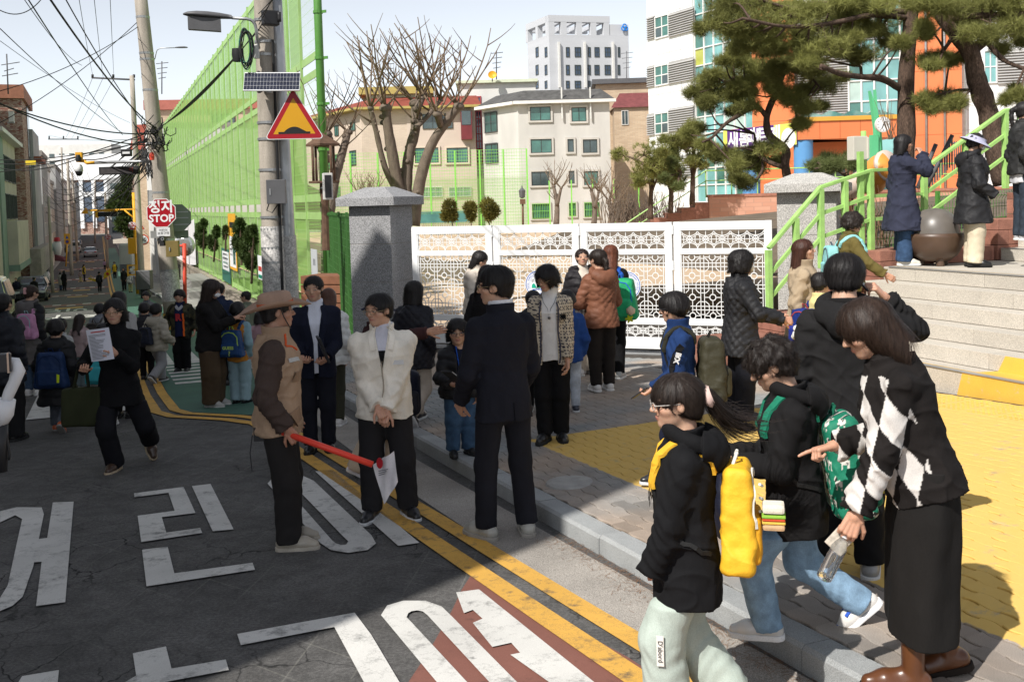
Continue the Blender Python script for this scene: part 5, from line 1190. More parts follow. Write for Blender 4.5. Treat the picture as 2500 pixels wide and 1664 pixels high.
mb=MB();a=at(241,414,30.4);F=Fac((a.x,a.y),(1,-.1));z0=at(290,425,30).z;z1=at(290,405,30).z;sw=F.sz(338,415)[0];F.box(mb,0,sw,z0,z1,-.12,0);mb.build('case',M_BLK,vm,bevel=.01);mb=MB();F.box(mb,.06,sw-.05,z0+.03,z1-.04,.001,.008);mb.build('screen',mat('dark_led_screen',(.055,.05,.052),.4,.2,8),vm);text('이',.16,mat('led_red',(.35,.03,.03),.5,.05,2),vm,F.M(sw*.82,(z0+z1)/2,.011))
cc=thing('dome_camera','white dome surveillance camera hanging on an orange bracket','camera',at(193,415,30.6));c=at(193,418,30.6);mb=MB();mb.lathe([(.04,.2),(.08,.19),(.115,.12),(.12,.0),(.108,-.01)],c=c,n=20);mb.build('housing',M_SWH,cc,smooth=True);mb=MB();mb.lathe([(.105,-.01),(.1,-.07),(.06,-.13),(0,-.15)],c=c,n=20);mb.build('dome',M_BLK,cc,smooth=True);mb=MB();mb.tube([at(232,397,30.5),at(212,398,30.5),at(205,393,30.6),at(187,392,30.6)],.05,8);mb.build('bracket',M_ORSIG,cc,smooth=True);mb=MB();mb.box(at(193,380,30.6),(.19,.1,.2));mb.build('plate',M_ORSIG,cc);mb=MB();mb.lathe([(.07,-.1),(.085,0),(.05,.1)],c=at(191,386,30.45),n=14);mb.build('warning_light',M_BLK,cc,smooth=True)
def far_pole(x0,y0,x1,y1,D,r,label,arms=()):
 a=at(x0,y0,D);a.z=float(zroad(dv(a)[0]));t=poleobj('utility_pole',label,a,at(x1,y1,D),r,r*.7,group=None)
 for(xa,ya,xb,yb)in arms:tubeobj('crossarm',[at(xa,ya,D),at(xb,yb,D)],.06,M_DGREY,t,6);[tubeobj('insulator',[at(x,ya-.0,D),at(x,ya-8,D)],.07,M_BLK,t,6)for x in np.linspace(xa+2,xb-2,3)]
 return t
far_pole(345,660,322,185,62,.2,'straight concrete pole with a crossarm left of the leaning pole',[(224,190,329,195)])
far_pole(128,690,118,480,75,.12,'thin white pole with boxes on the left pavement')
far_pole(174,650,165,390,105,.19,'grey concrete pole far down the left pavement',[(118,340,192,340)])
far_pole(190,640,176,420,140,.19,'second grey concrete pole far down the left pavement')
far_pole(262,650,257,470,120,.18,'pole far down the right side with a stop sign',())
far_pole(158,610,150,360,170,.2,'pole near the bottom of the street on the left')
far_pole(230,560,232,440,220,.2,'pole near the white hall on the right')
ms=thing('signal_mast','yellow traffic mast with a long arm over the road','traffic mast',at(330,690,64));a=at(335,690,64);a.z=float(zroad(dv(a)[0]));tubeobj('mast',[a,at(326,470,64)],.10,M_ORSIG,ms);tubeobj('arm',[at(328,511,64),at(218,514,66)],.055,M_ORSIG,ms);tubeobj('brace',[at(330,535,64),at(304,513,64)],.05,M_ORSIG,ms)
mb=MB();q=at(264,523,65);mb.box(q,(1.2,.2,.28));mb.build('signal_board',M_BLK,ms);mb=MB();mb.box(q+Vector((-.7,0,0)),(.14,.25,.4));mb.box(q+Vector((0,0.05,.2)),(1.2,.12,.06));mb.build('board_frame',M_ORSIG,ms);mb=MB();mb.lathe([(.02,.22),(.14,.12),(.13,-.1),(0,-.2)],c=at(220,521,66),n=14);mb.build('camera',M_SWH,ms,smooth=True)
mb=MB();mb.box(at(325,600,63.8),(.5,.4,1.0));mb.build('control_box',M_ORSIG,ms)
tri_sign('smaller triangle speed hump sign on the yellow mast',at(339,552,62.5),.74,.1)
sg=thing('speed_sign','round white 30 speed limit sign with a red rim','sign',at(351,585,62));c=at(351,585,62);F=Fac((c.x,c.y),(1,.1));disc(F,0,c.z,.32,0,M_SWH,'plate',sg);disc(F,0,c.z,.315,.008,mat('rim_orange_red',(.62,.10,.04),.4,.05,2),'rim',sg,.245);text('30',.33,M_BK,sg,F.M(0,c.z,.011),bold=.006)
octagon(at(323,551,63.5),.26,.1,'small red STOP sign partly behind the smaller triangle');octagon(at(264,578,118),.36,.05,'tiny red STOP sign far down the right side of the road')
plate('parking_sign','orange school zone board with blue symbols on the left pavement',at(164,583,98),.55,1.0,.1,M_OS);pk=[o for o in bpy.data.objects if o.name.startswith('parking_sign')][0];c=at(164,583,98);F=Fac((c.x,c.y),(1,.1));polyF(F,[(-.14,c.z+.02),(0,c.z+.34),(.14,c.z+.02)],.026,MATS['emblem_royal_blue'],'symbol',pk);disc(F,0,c.z-.26,.16,.026,MATS['emblem_royal_blue'],'symbol',pk);disc(F,0,c.z-.26,.16,.034,M_SRED,'symbol',pk,.12)
tubeobj('post',[at(164,590,98.1),at(161,650,98.1)],.06,M_ORSIG,pk,6)
wp=thing('roof_sign','yellow triangular board hung above the far crossing','sign',at(210,513,110));mb=MB();c=at(210,516,110);mb.prism([(-.6,-.25),(.6,-.25),(0,.4)],-.03,.03,frame(c,(1,0,0),(0,0,1)));mb.build('board',M_ORSIG,wp)
for(x,y,D,l)in((268,523,0,''),):pass
cl=thing('cable_tangle','tangled bundle of black cables and clamps on the leaning pole','cables',at(380,325,28.7));random.seed(21)
for k in range(34):
 a=at(random.gauss(380,14),random.gauss(325,16),28.6+random.uniform(-.3,.3));P_=[a]
 e_=a+Vector((random.uniform(-.5,.35),random.uniform(-.2,.2),random.uniform(-.15,.25)));s_=random.uniform(.05,.45);P_=[a.lerp(e_,j/9)+Vector((.04*math.sin(j*1.7+k),0,-4*s_*(j/9)*(1-j/9)))for j in range(10)]
 mb=MB();mb.tube(P_,random.choice((.008,.012,.018)),5);mb.build('cable',M_CABLE,cl,smooth=True)
for k in range(16):
 a=at(352+random.uniform(-8,8),random.uniform(355,380),28.8);P_=[a,a+Vector((random.uniform(-.15,.15),0,-.4)),a+Vector((random.uniform(-.25,.25),0,-.75)),a+Vector((random.uniform(-.1,.25),0,-.5)),a+Vector((random.uniform(-.1,.1),0,-.1))];mb=MB();mb.tube(P_,.009,5);mb.build('cable',M_CABLE,cl,smooth=True)
sb=thing('splice_box','black splice box with a white label hanging among the cables','box',at(309,372,28.8));mb=MB();mb.box(at(309,373,28.8),(.28,.16,.2),.1);mb.build('case',M_BLK,sb,bevel=.02);mb=MB();mb.box(at(308,373,28.7),(.2,.01,.06),.1);mb.build('label',M_SWH,sb)
tr_=thing('tree_marker','small red lamp on the leaning pole','lamp',at(371,382,28.6));mb=MB();mb.lathe([(.06,-.1),(.07,0),(.05,.1),(0,.12)],c=at(371,382,28.6),n=12);mb.build('bulb',MATS['post_red'],tr_,smooth=True)
def wire(pts,r,label=None,sag=0.,m=M_CABLE):
 P_=[Vector(p)for p in pts]
 if len(P_)==2:
  a,b_=P_;P_=[a.lerp(b_,i/14)+Vector((0,0,-4*sag*(i/14)*(1-i/14)))for i in range(15)]
 mb=MB();mb.tube(P_,r,5);o=mb.build('overhead_wire',m,None,smooth=True);return tag(o,label or 'thin black overhead wire crossing the sky above the street','wire','overhead wires above the street')
def px(x,y,D):return at(x,y,D)
bu=px(380,320,28.8);bm_=px(632,60,19.7)
for k in range(5):wire([bu+Vector((.05*k,0,.04*k)),bm_+Vector((.03*k,0,.05*k-.1))],.010,'black cable in the thick bundle strung from the leaning pole to the hump sign pole',.12+.03*k)
for k in range(3):wire([bm_+Vector((0,0,.1*k)),px(760+40*k,-250,12)],.009,'black cable in the bundle leaving the hump sign pole over the fence corner',.1)
for(x,y,D,s_)in((-60,230,22,.25),(-60,222,22,.3),(-80,385,45,.3),(-80,392,44,.4),(-80,425,45,.3)):wire([bu+Vector((0,0,random.uniform(-.4,.1))),px(x,y,D)],.018,'heavy black cable sagging left from the tangle on the leaning pole',s_)
WL=[]
for(x0,y0,D0,x1,y1,D1,r)in((110,-20,14,378,312,28.8,.022),(150,-20,16,378,330,29,.014),(60,-15,20,300,330,60,.02),(0,70,30,300,325,60,.02),(190,-20,26,228,190,62,.012),(228,-20,26,252,190,62,.012),(268,-20,26,278,192,62,.012),(-10,225,24,345,60,29,.014),(-10,305,26,345,45,29,.014),(-10,20,20,100,0,22,.014),(0,100,30,318,300,62,.012),(226,190,62,160,338,105,.016),(252,190,62,175,338,105,.016),(278,193,62,190,338,105,.016),(120,330,105,360,340,29,.014),(0,410,40,190,388,31,.022),(190,388,31,340,345,29,.022),(60,0,20,200,160,40,.012),(340,80,29,335,-40,29,.012),(352,55,29,345,190,62,.012)):WL.append((x0,y0,D0,x1,y1,D1,r))
ORD=['leftmost','second from the left','third from the left','fourth from the left','fifth from the left','sixth from the left','seventh from the left','eighth from the left','ninth from the left','tenth from the left'];ORT=['topmost','second from the top','third from the top','fourth from the top','fifth from the top','sixth from the top','lowest']
CAT_={'t':sorted([q for q in WL if q[1]<=0 and q[0]>0]),'l':sorted([q for q in WL if q[0]<=0],key=lambda q:q[1]),'c':sorted([q for q in WL if q[0]>0 and q[1]>0])}
for q in CAT_['t']:wire([px(*q[:3]),px(*q[3:6])],q[6]*.75,ORD[CAT_['t'].index(q)]+' of the thin wires entering over the top edge',.2)
for q in CAT_['l']:wire([px(*q[:3]),px(*q[3:6])],q[6]*.75,ORT[CAT_['l'].index(q)]+' of the thin wires entering from the left edge',.2)
for q in CAT_['c']:wire([px(*q[:3]),px(*q[3:6])],q[6]*.75,ORD[CAT_['c'].index(q)]+' of the wires strung between the poles of the far street',.2)
random.seed(9)
for k in range(16):wire([px(350+random.uniform(-10,30),330+random.uniform(0,90),29+random.uniform(0,.5)),px(random.uniform(100,230),random.uniform(420,545),random.uniform(80,120))],.016,sag=random.uniform(.6,1.8),label='black sagging telephone wire running down the street')
for k in range(14):wire([px(random.uniform(110,175),random.uniform(380,520),105),px(random.uniform(215,300),random.uniform(480,560),120+random.uniform(-20,30))],.02,sag=random.uniform(.3,1.5),label='distant tangled wire low over the far street')
tgw=thing('cable_tag','yellow tag hanging on the wires at the left','tag',px(75,397,40));mb=MB();mb.box(px(75,397,40),(.38,.02,.16),.1);mb.build('plate',M_YS,tgw)
an=thing('antenna','rooftop television antenna at the top left','antenna',px(18,210,72));tubeobj('mast',[px(20,230,72),px(16,132,72)],.05,M_DGREY,an,5)
for(y,w_)in((155,30),(182,26),(170,16)):tubeobj('rod',[px(18-w_*.5,y+4,72),px(18+w_,y-3,72)],.03,M_DGREY,an,4)
for(x0,y0,y1,D,l)in((395,230,150,100,'thin rooftop antenna right of the leaning pole'),(948,205,140,97,'thin rooftop antenna behind the bare tree'),(1212,200,125,101,'tall rooftop antenna beside the orange roof dish'),(1530,205,125,150,'thin antenna on the right side of the tower')):
 an=thing('antenna',l,'antenna',px(x0,y0,D));tubeobj('mast',[px(x0,y0,D),px(x0,y1,D)],.06,M_DGREY,an,5)
 for k in range(4):tubeobj('rod',[px(x0-14+k*2,y1+6+k*12,D),px(x0+16-k*2,y1+3+k*12,D)],.035,M_DGREY,an,4)
ds_=thing('satellite_dish','small orange satellite dish on the roof between the flats','dish',px(1200,184,100));mb=MB();mb.lathe([(0,-.05),(.25,0),(.42,.12)],c=(0,0,0),n=18);mb.build('dish',M_ORSIG,ds_,M=Matrix.Translation(px(1202,184,100))@Matrix.Rotation(1.2,4,'X'),smooth=True);tubeobj('stand',[px(1202,200,100),px(1202,186,100)],.05,M_DGREY,ds_,5)
spk=thing('loudspeaker','dark outdoor loudspeaker with pale sides behind the corner post','loudspeaker',px(800,455,24));q=px(800,455,24);mb=MB();mb.box(q,(.22,.2,.62),.3);mb.build('cabinet',M_FRAME,spk,bevel=.015);mb=MB();mb.box(q+Vector((.03,-.105,0)),(.15,.02,.52),.3);mb.build('grille',M_BLK,spk);tubeobj('bracket',[q,px(785,460,24.6)],.03,M_DGREY,spk,6)
bh=thing('bird_house','brown wooden lantern shelter on a post behind the corner post','shelter',px(785,370,25));mb=MB();c=px(788,352,25.2);mb.lathe([(.0,.28),(.42,.0),(.42,-.05),(.0,-.05)],c=c,n=4);mb.build('roof',mat('old_wood',(.12,.07,.045),.9,.25,8,.4,40),bh)
for s_ in((-.22,-.2),(.22,-.2),(-.22,.2),(.22,.2)):tubeobj('post',[c+Vector((s_[0],s_[1],-.05)),c+Vector((s_[0],s_[1],-.9))],.035,MATS['old_wood'],bh,6)
mb=MB();mb.lathe([(.38,-.95),(.38,-.9),(.1,-.9),(.12,-1.1),(.09,-1.5),(.12,-2.6)],c=c,n=10);mb.build('stand',MATS['old_wood'],bh)
lp=thing('garden_lamp','small dark lamp post with a lantern beyond the gate','lamp post',onz(1277,548,SZ));D=60;tubeobj('post',[px(1277,552,D),px(1276,488,D)],.06,mat('rust_brown',(.14,.075,.045),.6,.1,2),lp,8);mb=MB();mb.lathe([(.04,.0),(.16,.05),(.2,.45),(.04,.62),(.02,.75)],c=px(1275,484,D),n=8);mb.build('lantern',M_DGREY,lp);mb=MB();mb.box(px(1276,492,D),(.32,.28,.3));mb.build('box',MATS['rust_brown'],lp)
cr=thing('wooden_crate','brown wooden planter crate behind the yard fence','crate',px(815,720,23));c=px(812,722,22.5)
for k in range(5):mb=MB();mb.box(c+Vector((0,0,-.42+k*.2)),(1.1,.8,.18),-.4);mb.build('plank',mat('red_brown_wood',(.20,.085,.045),.8,.2,6,.3,40),cr,bevel=.01)
ck=thing('clock_tower','green two finned clock tower with a round white clock','clock',px(2145,400,40));D=40;Fk=Fac(px(2120,300,D),(1,.1));K=lambda x,y:Fk.sz(x,y)
M_CG=mat('clock_green',(.10,.46,.22),.5,.06,1)
for(pts,t_)in(([(2139,218),(2146,300),(2154,400),(2134,400),(2141,300)],0),([(2140,218),(2157,270),(2166,300),(2171,400),(2156,400),(2152,310)],-.5),([(2126,330),(2142,330),(2142,410),(2124,410)],.1)):
 p=[K(*a_)for a_ in pts];mb=MB();n=len(p);mb.add([Fk.P(a_[0],a_[1],t_)for a_ in p]+[Fk.P(a_[0],a_[1],t_-.25)for a_ in p],[tuple(range(n)),tuple(reversed(range(n,2*n)))]+[(i,(i+1)%n,n+(i+1)%n,n+i)for i in range(n)]);mb.build('fin',M_CG,ck)
s,z=K(2143,306);rr=abs(K(2161,306)[0]-s);disc(Fk,s,z,rr,.35,M_FRAME,'clock_case',ck,th=.12);disc(Fk,s,z,rr*.88,.475,M_SWH,'dial',ck);
for k in range(12):a_=k*PI/6;mb=MB();bar2(mb,Fk,(s+rr*.68*math.cos(a_),z+rr*.68*math.sin(a_)),(s+rr*.8*math.cos(a_),z+rr*.8*math.sin(a_)),.02,.482,.488);mb.build('hour_mark',M_BK,ck)
for(a_,l,w_)in((R_(90-32),.45,.035),(R_(90-205),.62,.022)):mb=MB();bar2(mb,Fk,(s-rr*.1*math.cos(a_),z-rr*.1*math.sin(a_)),(s+rr*l*math.cos(a_),z+rr*l*math.sin(a_)),w_,.49,.497);mb.build('clock_hand',M_BK,ck)
wb=thing('meter_cabinet','cream metal box on a green post behind the railing','box',px(2095,362,14.6));mb=MB();mb.box(px(2093,362,14.6),(.235,.16,.335),.3);mb.build('case',mat('cream_box',(.58,.55,.47),.5,.06,2),wb,bevel=.012);mb=MB();mb.box(px(2112,362,14.62),(.03,.16,.3),.3);mb.build('door_edge',MATS['cream_box'],wb,bevel=.006);tubeobj('post',[px(2108,320,14.75),px(2112,470,14.75)],.04,M_GREEN,wb,8)
sl=thing('playground_slide','orange tube slide curving behind the railing with a cream tube section','slide',px(2150,420,22));M_SO=mat('slide_orange',(.74,.30,.06),.4,.05,1);M_SC=mat('slide_cream',(.62,.50,.42),.4,.05,1)
tubeobj('orange_tube',[px(2165,405,21),px(2150,412,21),px(2135,425,21.2),px(2126,445,21.5)],.30,M_SO,sl,18);tubeobj('cream_tube',[px(2140,432,21.6),px(2100,445,21.8),px(2060,470,22.2),px(2045,500,22.6)],.24,M_SC,sl,16);tubeobj('rim',[px(2168,404,20.9),px(2163,406,20.95)],.33,M_SC,sl,18);tubeobj('post',[px(2076,560,22),px(2072,380,22)],.08,MATS['red_brown_wood'],sl,8)
dr=thing('garden_steps_rail','dark grey steel handrails of steps in the upper garden','railing',px(2300,440,17))
for(x0,y0,x1,y1)in((2255,470,2325,330),(2240,460,2285,352)):mb=MB();mb.tube([px(x0,y0,17),px(x1,y1,17)],.035,6);mb.build('handrail',M_DGREY,dr,smooth=True)
for k in range(12):x=2258+k*6;mb=MB();mb.tube([px(x,464-k*12,17),px(x,470-k*6,17)],.014,5);mb.build('baluster',M_DGREY,dr)
wf=thing('park_fence','dark picket fence in front of the school at the right','fence',px(2400,420,24))
mb=MB()
for k in range(44):mb.tube([px(2325+k*5,345,24),px(2325+k*5,425,24)],.012,4,cap=False)
o=mb.build('pickets',M_DGREY,wf);o['kind']='stuff';tubeobj('top_rail',[px(2322,350,24),px(2560,345,24)],.02,M_DGREY,wf,5)
yf_=thing('far_yard_fence','tall pale green wire fence on posts across the far side of the yard','fence',px(1100,545,80))
fp=[at(x,545,82)for x in(790,1660)];Fy=Fac(fp[0],fp[1]-fp[0]);zt_=Fy.sz(1000,371)[1];Ly=float((fp[1]-fp[0]).length)
for x in(859,926,990,1053,1114,1174,1232,1289):s=Fy.sz(x,500)[0];mb=MB();Fy.box(mb,s-.06,s+.06,SZ,zt_,-.06,.06);mb.build('post',M_LGREEN,yf_)
for x in(1342,1396,1448,1500,1560):s=Fy.sz(x,500)[0];mb=MB();Fy.box(mb,s-.05,s+.05,SZ,zt_-2.6,-.05,.05);mb.build('post',M_LGREEN,yf_)
se=Fy.sz(1289,500)[0];mb=MB()
for k in range(int(se/.2)):mb.quad(Fy.P(k*.2-.008,SZ,0),Fy.P(k*.2+.008,SZ,0),Fy.P(k*.2+.008,zt_,0),Fy.P(k*.2-.008,zt_,0))
for k in range(26):z=SZ+(zt_-SZ)*k/25;mb.quad(Fy.P(-4,z-.012,.01),Fy.P(se,z-.012,.01),Fy.P(se,z+.012,.01),Fy.P(-4,z+.012,.01))
o=mb.build('wire_mesh',M_LGREEN,yf_);o['kind']='stuff'
mb=MB();mb.quad(Fy.P(se,SZ,.02),Fy.P(-4,SZ,.02),Fy.P(-4,zt_-2.2,.02),Fy.P(se,zt_-2.2,.02));NM=mat('pale_netting',(.34,.50,.20),.8,.1,.3);netmat(NM,.35);mb.build('net',NM,yf_)
bs=thing('bicycle_shelter','low green roofed shelter with white bars beyond the gate','shelter',px(1100,545,78));Fb=Fac(at(1023,545,78),(1,0.02));sb_=Fb.sz(1150,545)[0];zb_=Fb.sz(1080,527)[1]
mb=MB();mb.add([Fb.P(s_,z_,t_)for s_ in(0,sb_)for(z_,t_)in((zb_-.5,.6),(zb_+.15,.3),(zb_+.35,-.6),(zb_+.1,-1.6))],[(0,1,5,4),(1,2,6,5),(2,3,7,6)]);mb.build('roof',M_GLASSG,bs)
for k in range(24):mb=MB();s_=sb_*k/23;Fb.box(mb,s_-.03,s_+.03,SZ,zb_-.3,.3,.36);mb.build('bar',M_FRAME,bs)
# ================================================================ TREES AND PLANTS
M_BARK=mat('pine_bark',(.095,.062,.045),.95,.3,5,.9,28,stretch=(3,3,.8),fine=.35,fs=26,dist=.02)
M_BARE=mat('grey_brown_bark',(.15,.115,.09),.95,.25,4,.7,30,stretch=(2,2,.8),fine=.2,fs=40,dist=.015)
M_TWIG=mat('pale_twig',(.17,.12,.08),.9,.2,3)
def leafmat(name,c,var=.35):
 m=mat(name,c,.65,var,.9,spec=.3);n=m.node_tree.nodes;L=m.node_tree.links;b=n['Principled BSDF'];tl=n.new('ShaderNodeBsdfTranslucent');src=b.inputs['Base Color'].links[0].from_socket
 L.new(src,tl.inputs[0]);mx=n.new('ShaderNodeMixShader');mx.inputs[0].default_value=.3;L.new(b.outputs[0],mx.inputs[1]);L.new(tl.outputs[0],mx.inputs[2]);L.new(mx.outputs[0],n['Material Output'].inputs[0]);return m
M_NEED=leafmat('pine_needles',(.245,.25,.075));M_NEED2=leafmat('dull_pine_needles',(.16,.19,.065));M_CON=leafmat('conifer_foliage',(.055,.085,.022));M_SHR=leafmat('olive_shrub_foliage',(.15,.135,.03))
def limb(mb,pts,r0,r1,n=9,wob=.06):
 P_=[Vector(p)for p in pts];out=[]
 for i in range(len(P_)-1):
  for k in range(4):
   u=k/4;a=P_[max(i-1,0)];b=P_[i];c=P_[i+1];d=P_[min(i+2,len(P_)-1)]
   out.append(.5*((2*b)+(c-a)*u+(2*a-5*b+4*c-d)*u*u+(3*b-a-3*c+d)*u**3))
 out.append(P_[-1]);k=len(out);mb.tube(out,[(r0+(r1-r0)*i/(k-1))*(1+random.uniform(-wob,wob))for i in range(k)],n)
 return out
def shoots(mb,base,n,length,spread,up,r,rng,depth=1):
 for i in range(n):
  a=rng.uniform(0,2*PI);d=Vector((math.cos(a)*spread,math.sin(a)*spread,up*rng.uniform(.6,1.2))).normalized();l=length*rng.uniform(.55,1.1);p=Vector(base);P_=[p]
  for k in range(5):d=(d+Vector((rng.uniform(-.12,.12),rng.uniform(-.12,.12),.10))).normalized();p=p+d*l/5;P_.append(p.copy())
  mb.tube(P_,[r*(1-.13*k)for k in range(6)],5)
  if depth:
   for k in(2,3,4):
    if rng.random()<.75:shoots(mb,P_[k],1,l*.45,1.,.8,r*.5,rng,depth-1)
def bare_tree(label,limbs,D,sl,nsh,r,seed,twr=1.0):
 rng=random.Random(seed);random.seed(seed);t=thing('bare_tree',label,'tree',at(limbs[0][0][0][0],limbs[0][0][0][1],D));mb=MB();sh=MB()
 for(pts,r0,r1,dz)in limbs:
  q=[at(x,y,D+dz*i/max(1,len(pts)-1))for i,(x,y)in enumerate(pts)];o=limb(mb,q,r0,r1)
  for p in o[3:]:
   if rng.random()<.55:a=rng.uniform(0,2*PI);rr=r0*.85;mb.lathe([(0,-rr*.5),(rr*.4,-rr*.3),(rr*.5,0),(rr*.3,rr*.35),(0,rr*.45)],c=(p.x+math.cos(a)*r1*1.1,p.y+math.sin(a)*r1*1.1,p.z),n=6)
  mb.lathe([(0,-r1*1.2),(r1*1.3,-r1*.6),(r1*1.5,0),(r1*1.1,r1*.8),(0,r1)],c=q[-1],n=9)
  shoots(sh,q[-1],nsh,sl,.9,1.0,r,rng);
  if len(o)>6:shoots(sh,o[-4],max(1,nsh//3),sl*.8,1.1,.8,r*.9,rng)
 mb.build('trunk',M_BARE,t,smooth=True);sh.build('shoots',M_TWIG,t,smooth=True);return t
z7=lambda L_:[(750+x*.3827,y*.3827)for x,y in L_]
bare_tree('large pollarded bare tree with three knobbly stems behind the grey gate pillar',[(z7([(640,1440),(590,1250),(545,1000),(515,820),(500,690)]),.26,.17,-.5),(z7([(640,1440),(630,1200),(650,980),(690,820),(690,660)]),.26,.18,.6),(z7([(680,1440),(720,1150),(790,930),(880,790),(965,680)]),.24,.16,.2),(z7([(590,1250),(500,1080),(440,840),(405,690)]),.13,.09,-.8),(z7([(690,820),(770,740),(850,640)]),.11,.08,1.2),(z7([(700,700),(740,610)]),.16,.12,1.0),(z7([(850,800),(830,730)]),.14,.13,-.6)],40,3.7,6,.048,5)
q=lambda L_:[(740+x*.2552,160+y*.2552)for x,y in L_]
bare_tree('bare tree with a leaning stem behind the green corner post',[(q([(240,2200),(230,1560),(215,1200),(190,900),(225,660)]),.20,.11,.3),(q([(240,1450),(300,1100),(370,850),(430,640)]),.16,.09,.8),(q([(225,900),(150,760)]),.12,.08,-.8)],27,2.0,6,.022,8)
for(x,y0,y1,D,l,sd)in((1358,548,455,70,'small pollarded bare tree in front of the pale flats',3),(1450,548,465,70,'thin bare tree at the right corner of the pale flats',4),(880,545,470,80,'tiny bare tree above the grey pillar, left of two',6),(903,545,468,82,'tiny bare tree above the grey pillar, right of two',7),(1492,545,490,58,'leafless sapling left of the mid yard pine',9)):
 bare_tree(l,[([(x,y0),(x+2,(y0+y1)/2),(x-6,y1)],.22 if D<75 else.14,.1,.2),([(x+2,(y0+y1)/2),(x+12,y1+4)],.14,.08,-.2)],D,2.0,7,.035,sd)
def tufts(cl,per,nl,nn,nw,rng,up=.35):
 """needle bursts spread through the clouds cl = [(centre, (rx, ry, rz))]"""
 C0=[]
 for c,r in cl:
  k=max(3,int(per));u=rng.normal(size=(k,3));u/=np.linalg.norm(u,axis=1)[:,None];rad=rng.uniform(.25,1.,(k,1))**.6
  C0.append(np.array(c)+u*rad*np.array(r)*rng.uniform(.7,1.4,(k,1)))
 C0=np.vstack(C0);n=len(C0);ax=rng.normal(size=(n,3));ax[:,2]=abs(ax[:,2])+up;ax/=np.linalg.norm(ax,axis=1)[:,None]
 ax=np.repeat(ax,nn,0);b=np.repeat(C0,nn,0)+ax*rng.uniform(-.05,.05,(n*nn,1));d=rng.normal(size=(n*nn,3));d/=np.linalg.norm(d,axis=1)[:,None];d=ax*.75+d;d/=np.linalg.norm(d,axis=1)[:,None]
 s=np.cross(d,rng.normal(size=d.shape));s/=np.linalg.norm(s,axis=1)[:,None];l=nl*rng.uniform(.7,1.15,(n*nn,1))
 v=np.stack([b-s*nw,b+s*nw,b+d*l],1).reshape(-1,3);return v,np.arange(len(v)).reshape(-1,3),C0
def pine(label,base,limbs,cl,D,per=80,nl=.145,nn=24,nw=.0028,m=None,seed=1,sc=1.,thick=1.0,name='pine_tree'):
 rng=np.random.default_rng(seed);random.seed(seed);t=thing(name,label,'tree',base);mb=MB();ends=[]
 for pts,r0,r1,dz in limbs:q_=[at(x,y,D+dz*i/(len(pts)-1))for i,(x,y)in enumerate(pts)];ends+=limb(mb,q_,r0,r1,wob=.1)
 cl=cl+[(x+rng.normal()*rx*.75,y+rng.normal()*ry*.7,rx*.55,ry*.55)for x,y,rx,ry in cl for _ in(0,1)];k=D/2500;clw=[(at(x,y,D+rng.uniform(-.9,.9)*sc),(rx*k*1.15,max(rx,ry)*k*.9,ry*k*1.15))for x,y,rx,ry in cl]
 v,f,C0=tufts(clw,per,nl,nn,nw,rng)
 E_=np.array([list(e)for e in ends]);
 for c,r in clw:
  cc=np.array(c);j=np.argmin(((E_-cc)**2).sum(1));e=Vector(E_[j])
  if(e-Vector(c)).length>.15:limb(mb,[e,e.lerp(Vector(c),.5)+Vector((0,0,random.uniform(-.1,.15))),Vector(c)],.022*thick*sc,.008*sc,5)
  for i in range(7):u=rng.normal(size=3);u/=np.linalg.norm(u);tip=cc+u*np.array(r)*.8;mb.tube([Vector(c),Vector((cc+tip)/2+np.array([0,0,.03])),Vector(tip)],[.009*sc,.007*sc,.004*sc],4)
 mb.build('trunk',M_BARK,t,smooth=True);o=obj('needles',npmesh('needles',v,f,m or M_NEED),t);o['kind']='stuff';return t
zz=lambda L_:[(1560+x*.408,y*.408)for x,y in L_]
def zc_(L_):return[(1560+x*.408,y*.408,rx*.408,ry*.408)for x,y,rx,ry in L_]
pine('tall pine with a straight dark trunk and a wide crown left of the orange shaft',at(2212,460,17.2),[(zz([(1590,1150),(1600,800),(1597,500),(1615,250),(1630,-60),(1600,-300)]),.155,.10,0.),(zz([(1560,530),(1450,470),(1330,460),(1200,440),(1090,395)]),.065,.035,-1.2),(zz([(1600,280),(1500,215),(1420,195),(1330,225)]),.06,.03,.8),(zz([(1620,60),(1450,80),(1250,20),(1050,60),(850,40)]),.06,.03,-.8),(zz([(1610,110),(1400,90),(1150,140),(880,160),(620,110)]),.055,.02,-1.4),(zz([(1330,460),(1325,400),(1290,395)]),.03,.02,0)],zc_([(520,50,110,55),(640,130,110,55),(560,200,90,50),(760,210,110,70),(860,120,140,70),(1000,50,140,55),(1080,170,130,65),(900,270,130,55),(1130,280,130,55),(1330,330,100,36),(1230,110,110,65),(1430,140,110,60),(470,130,70,55),(1010,345,110,45),(700,40,120,50),(1230,30,120,40),(1420,50,120,40),(1500,260,70,36),(620,290,80,36),(1240,220,110,50),(780,300,90,40)]),17.2,seed=2,per=110,nn=26)
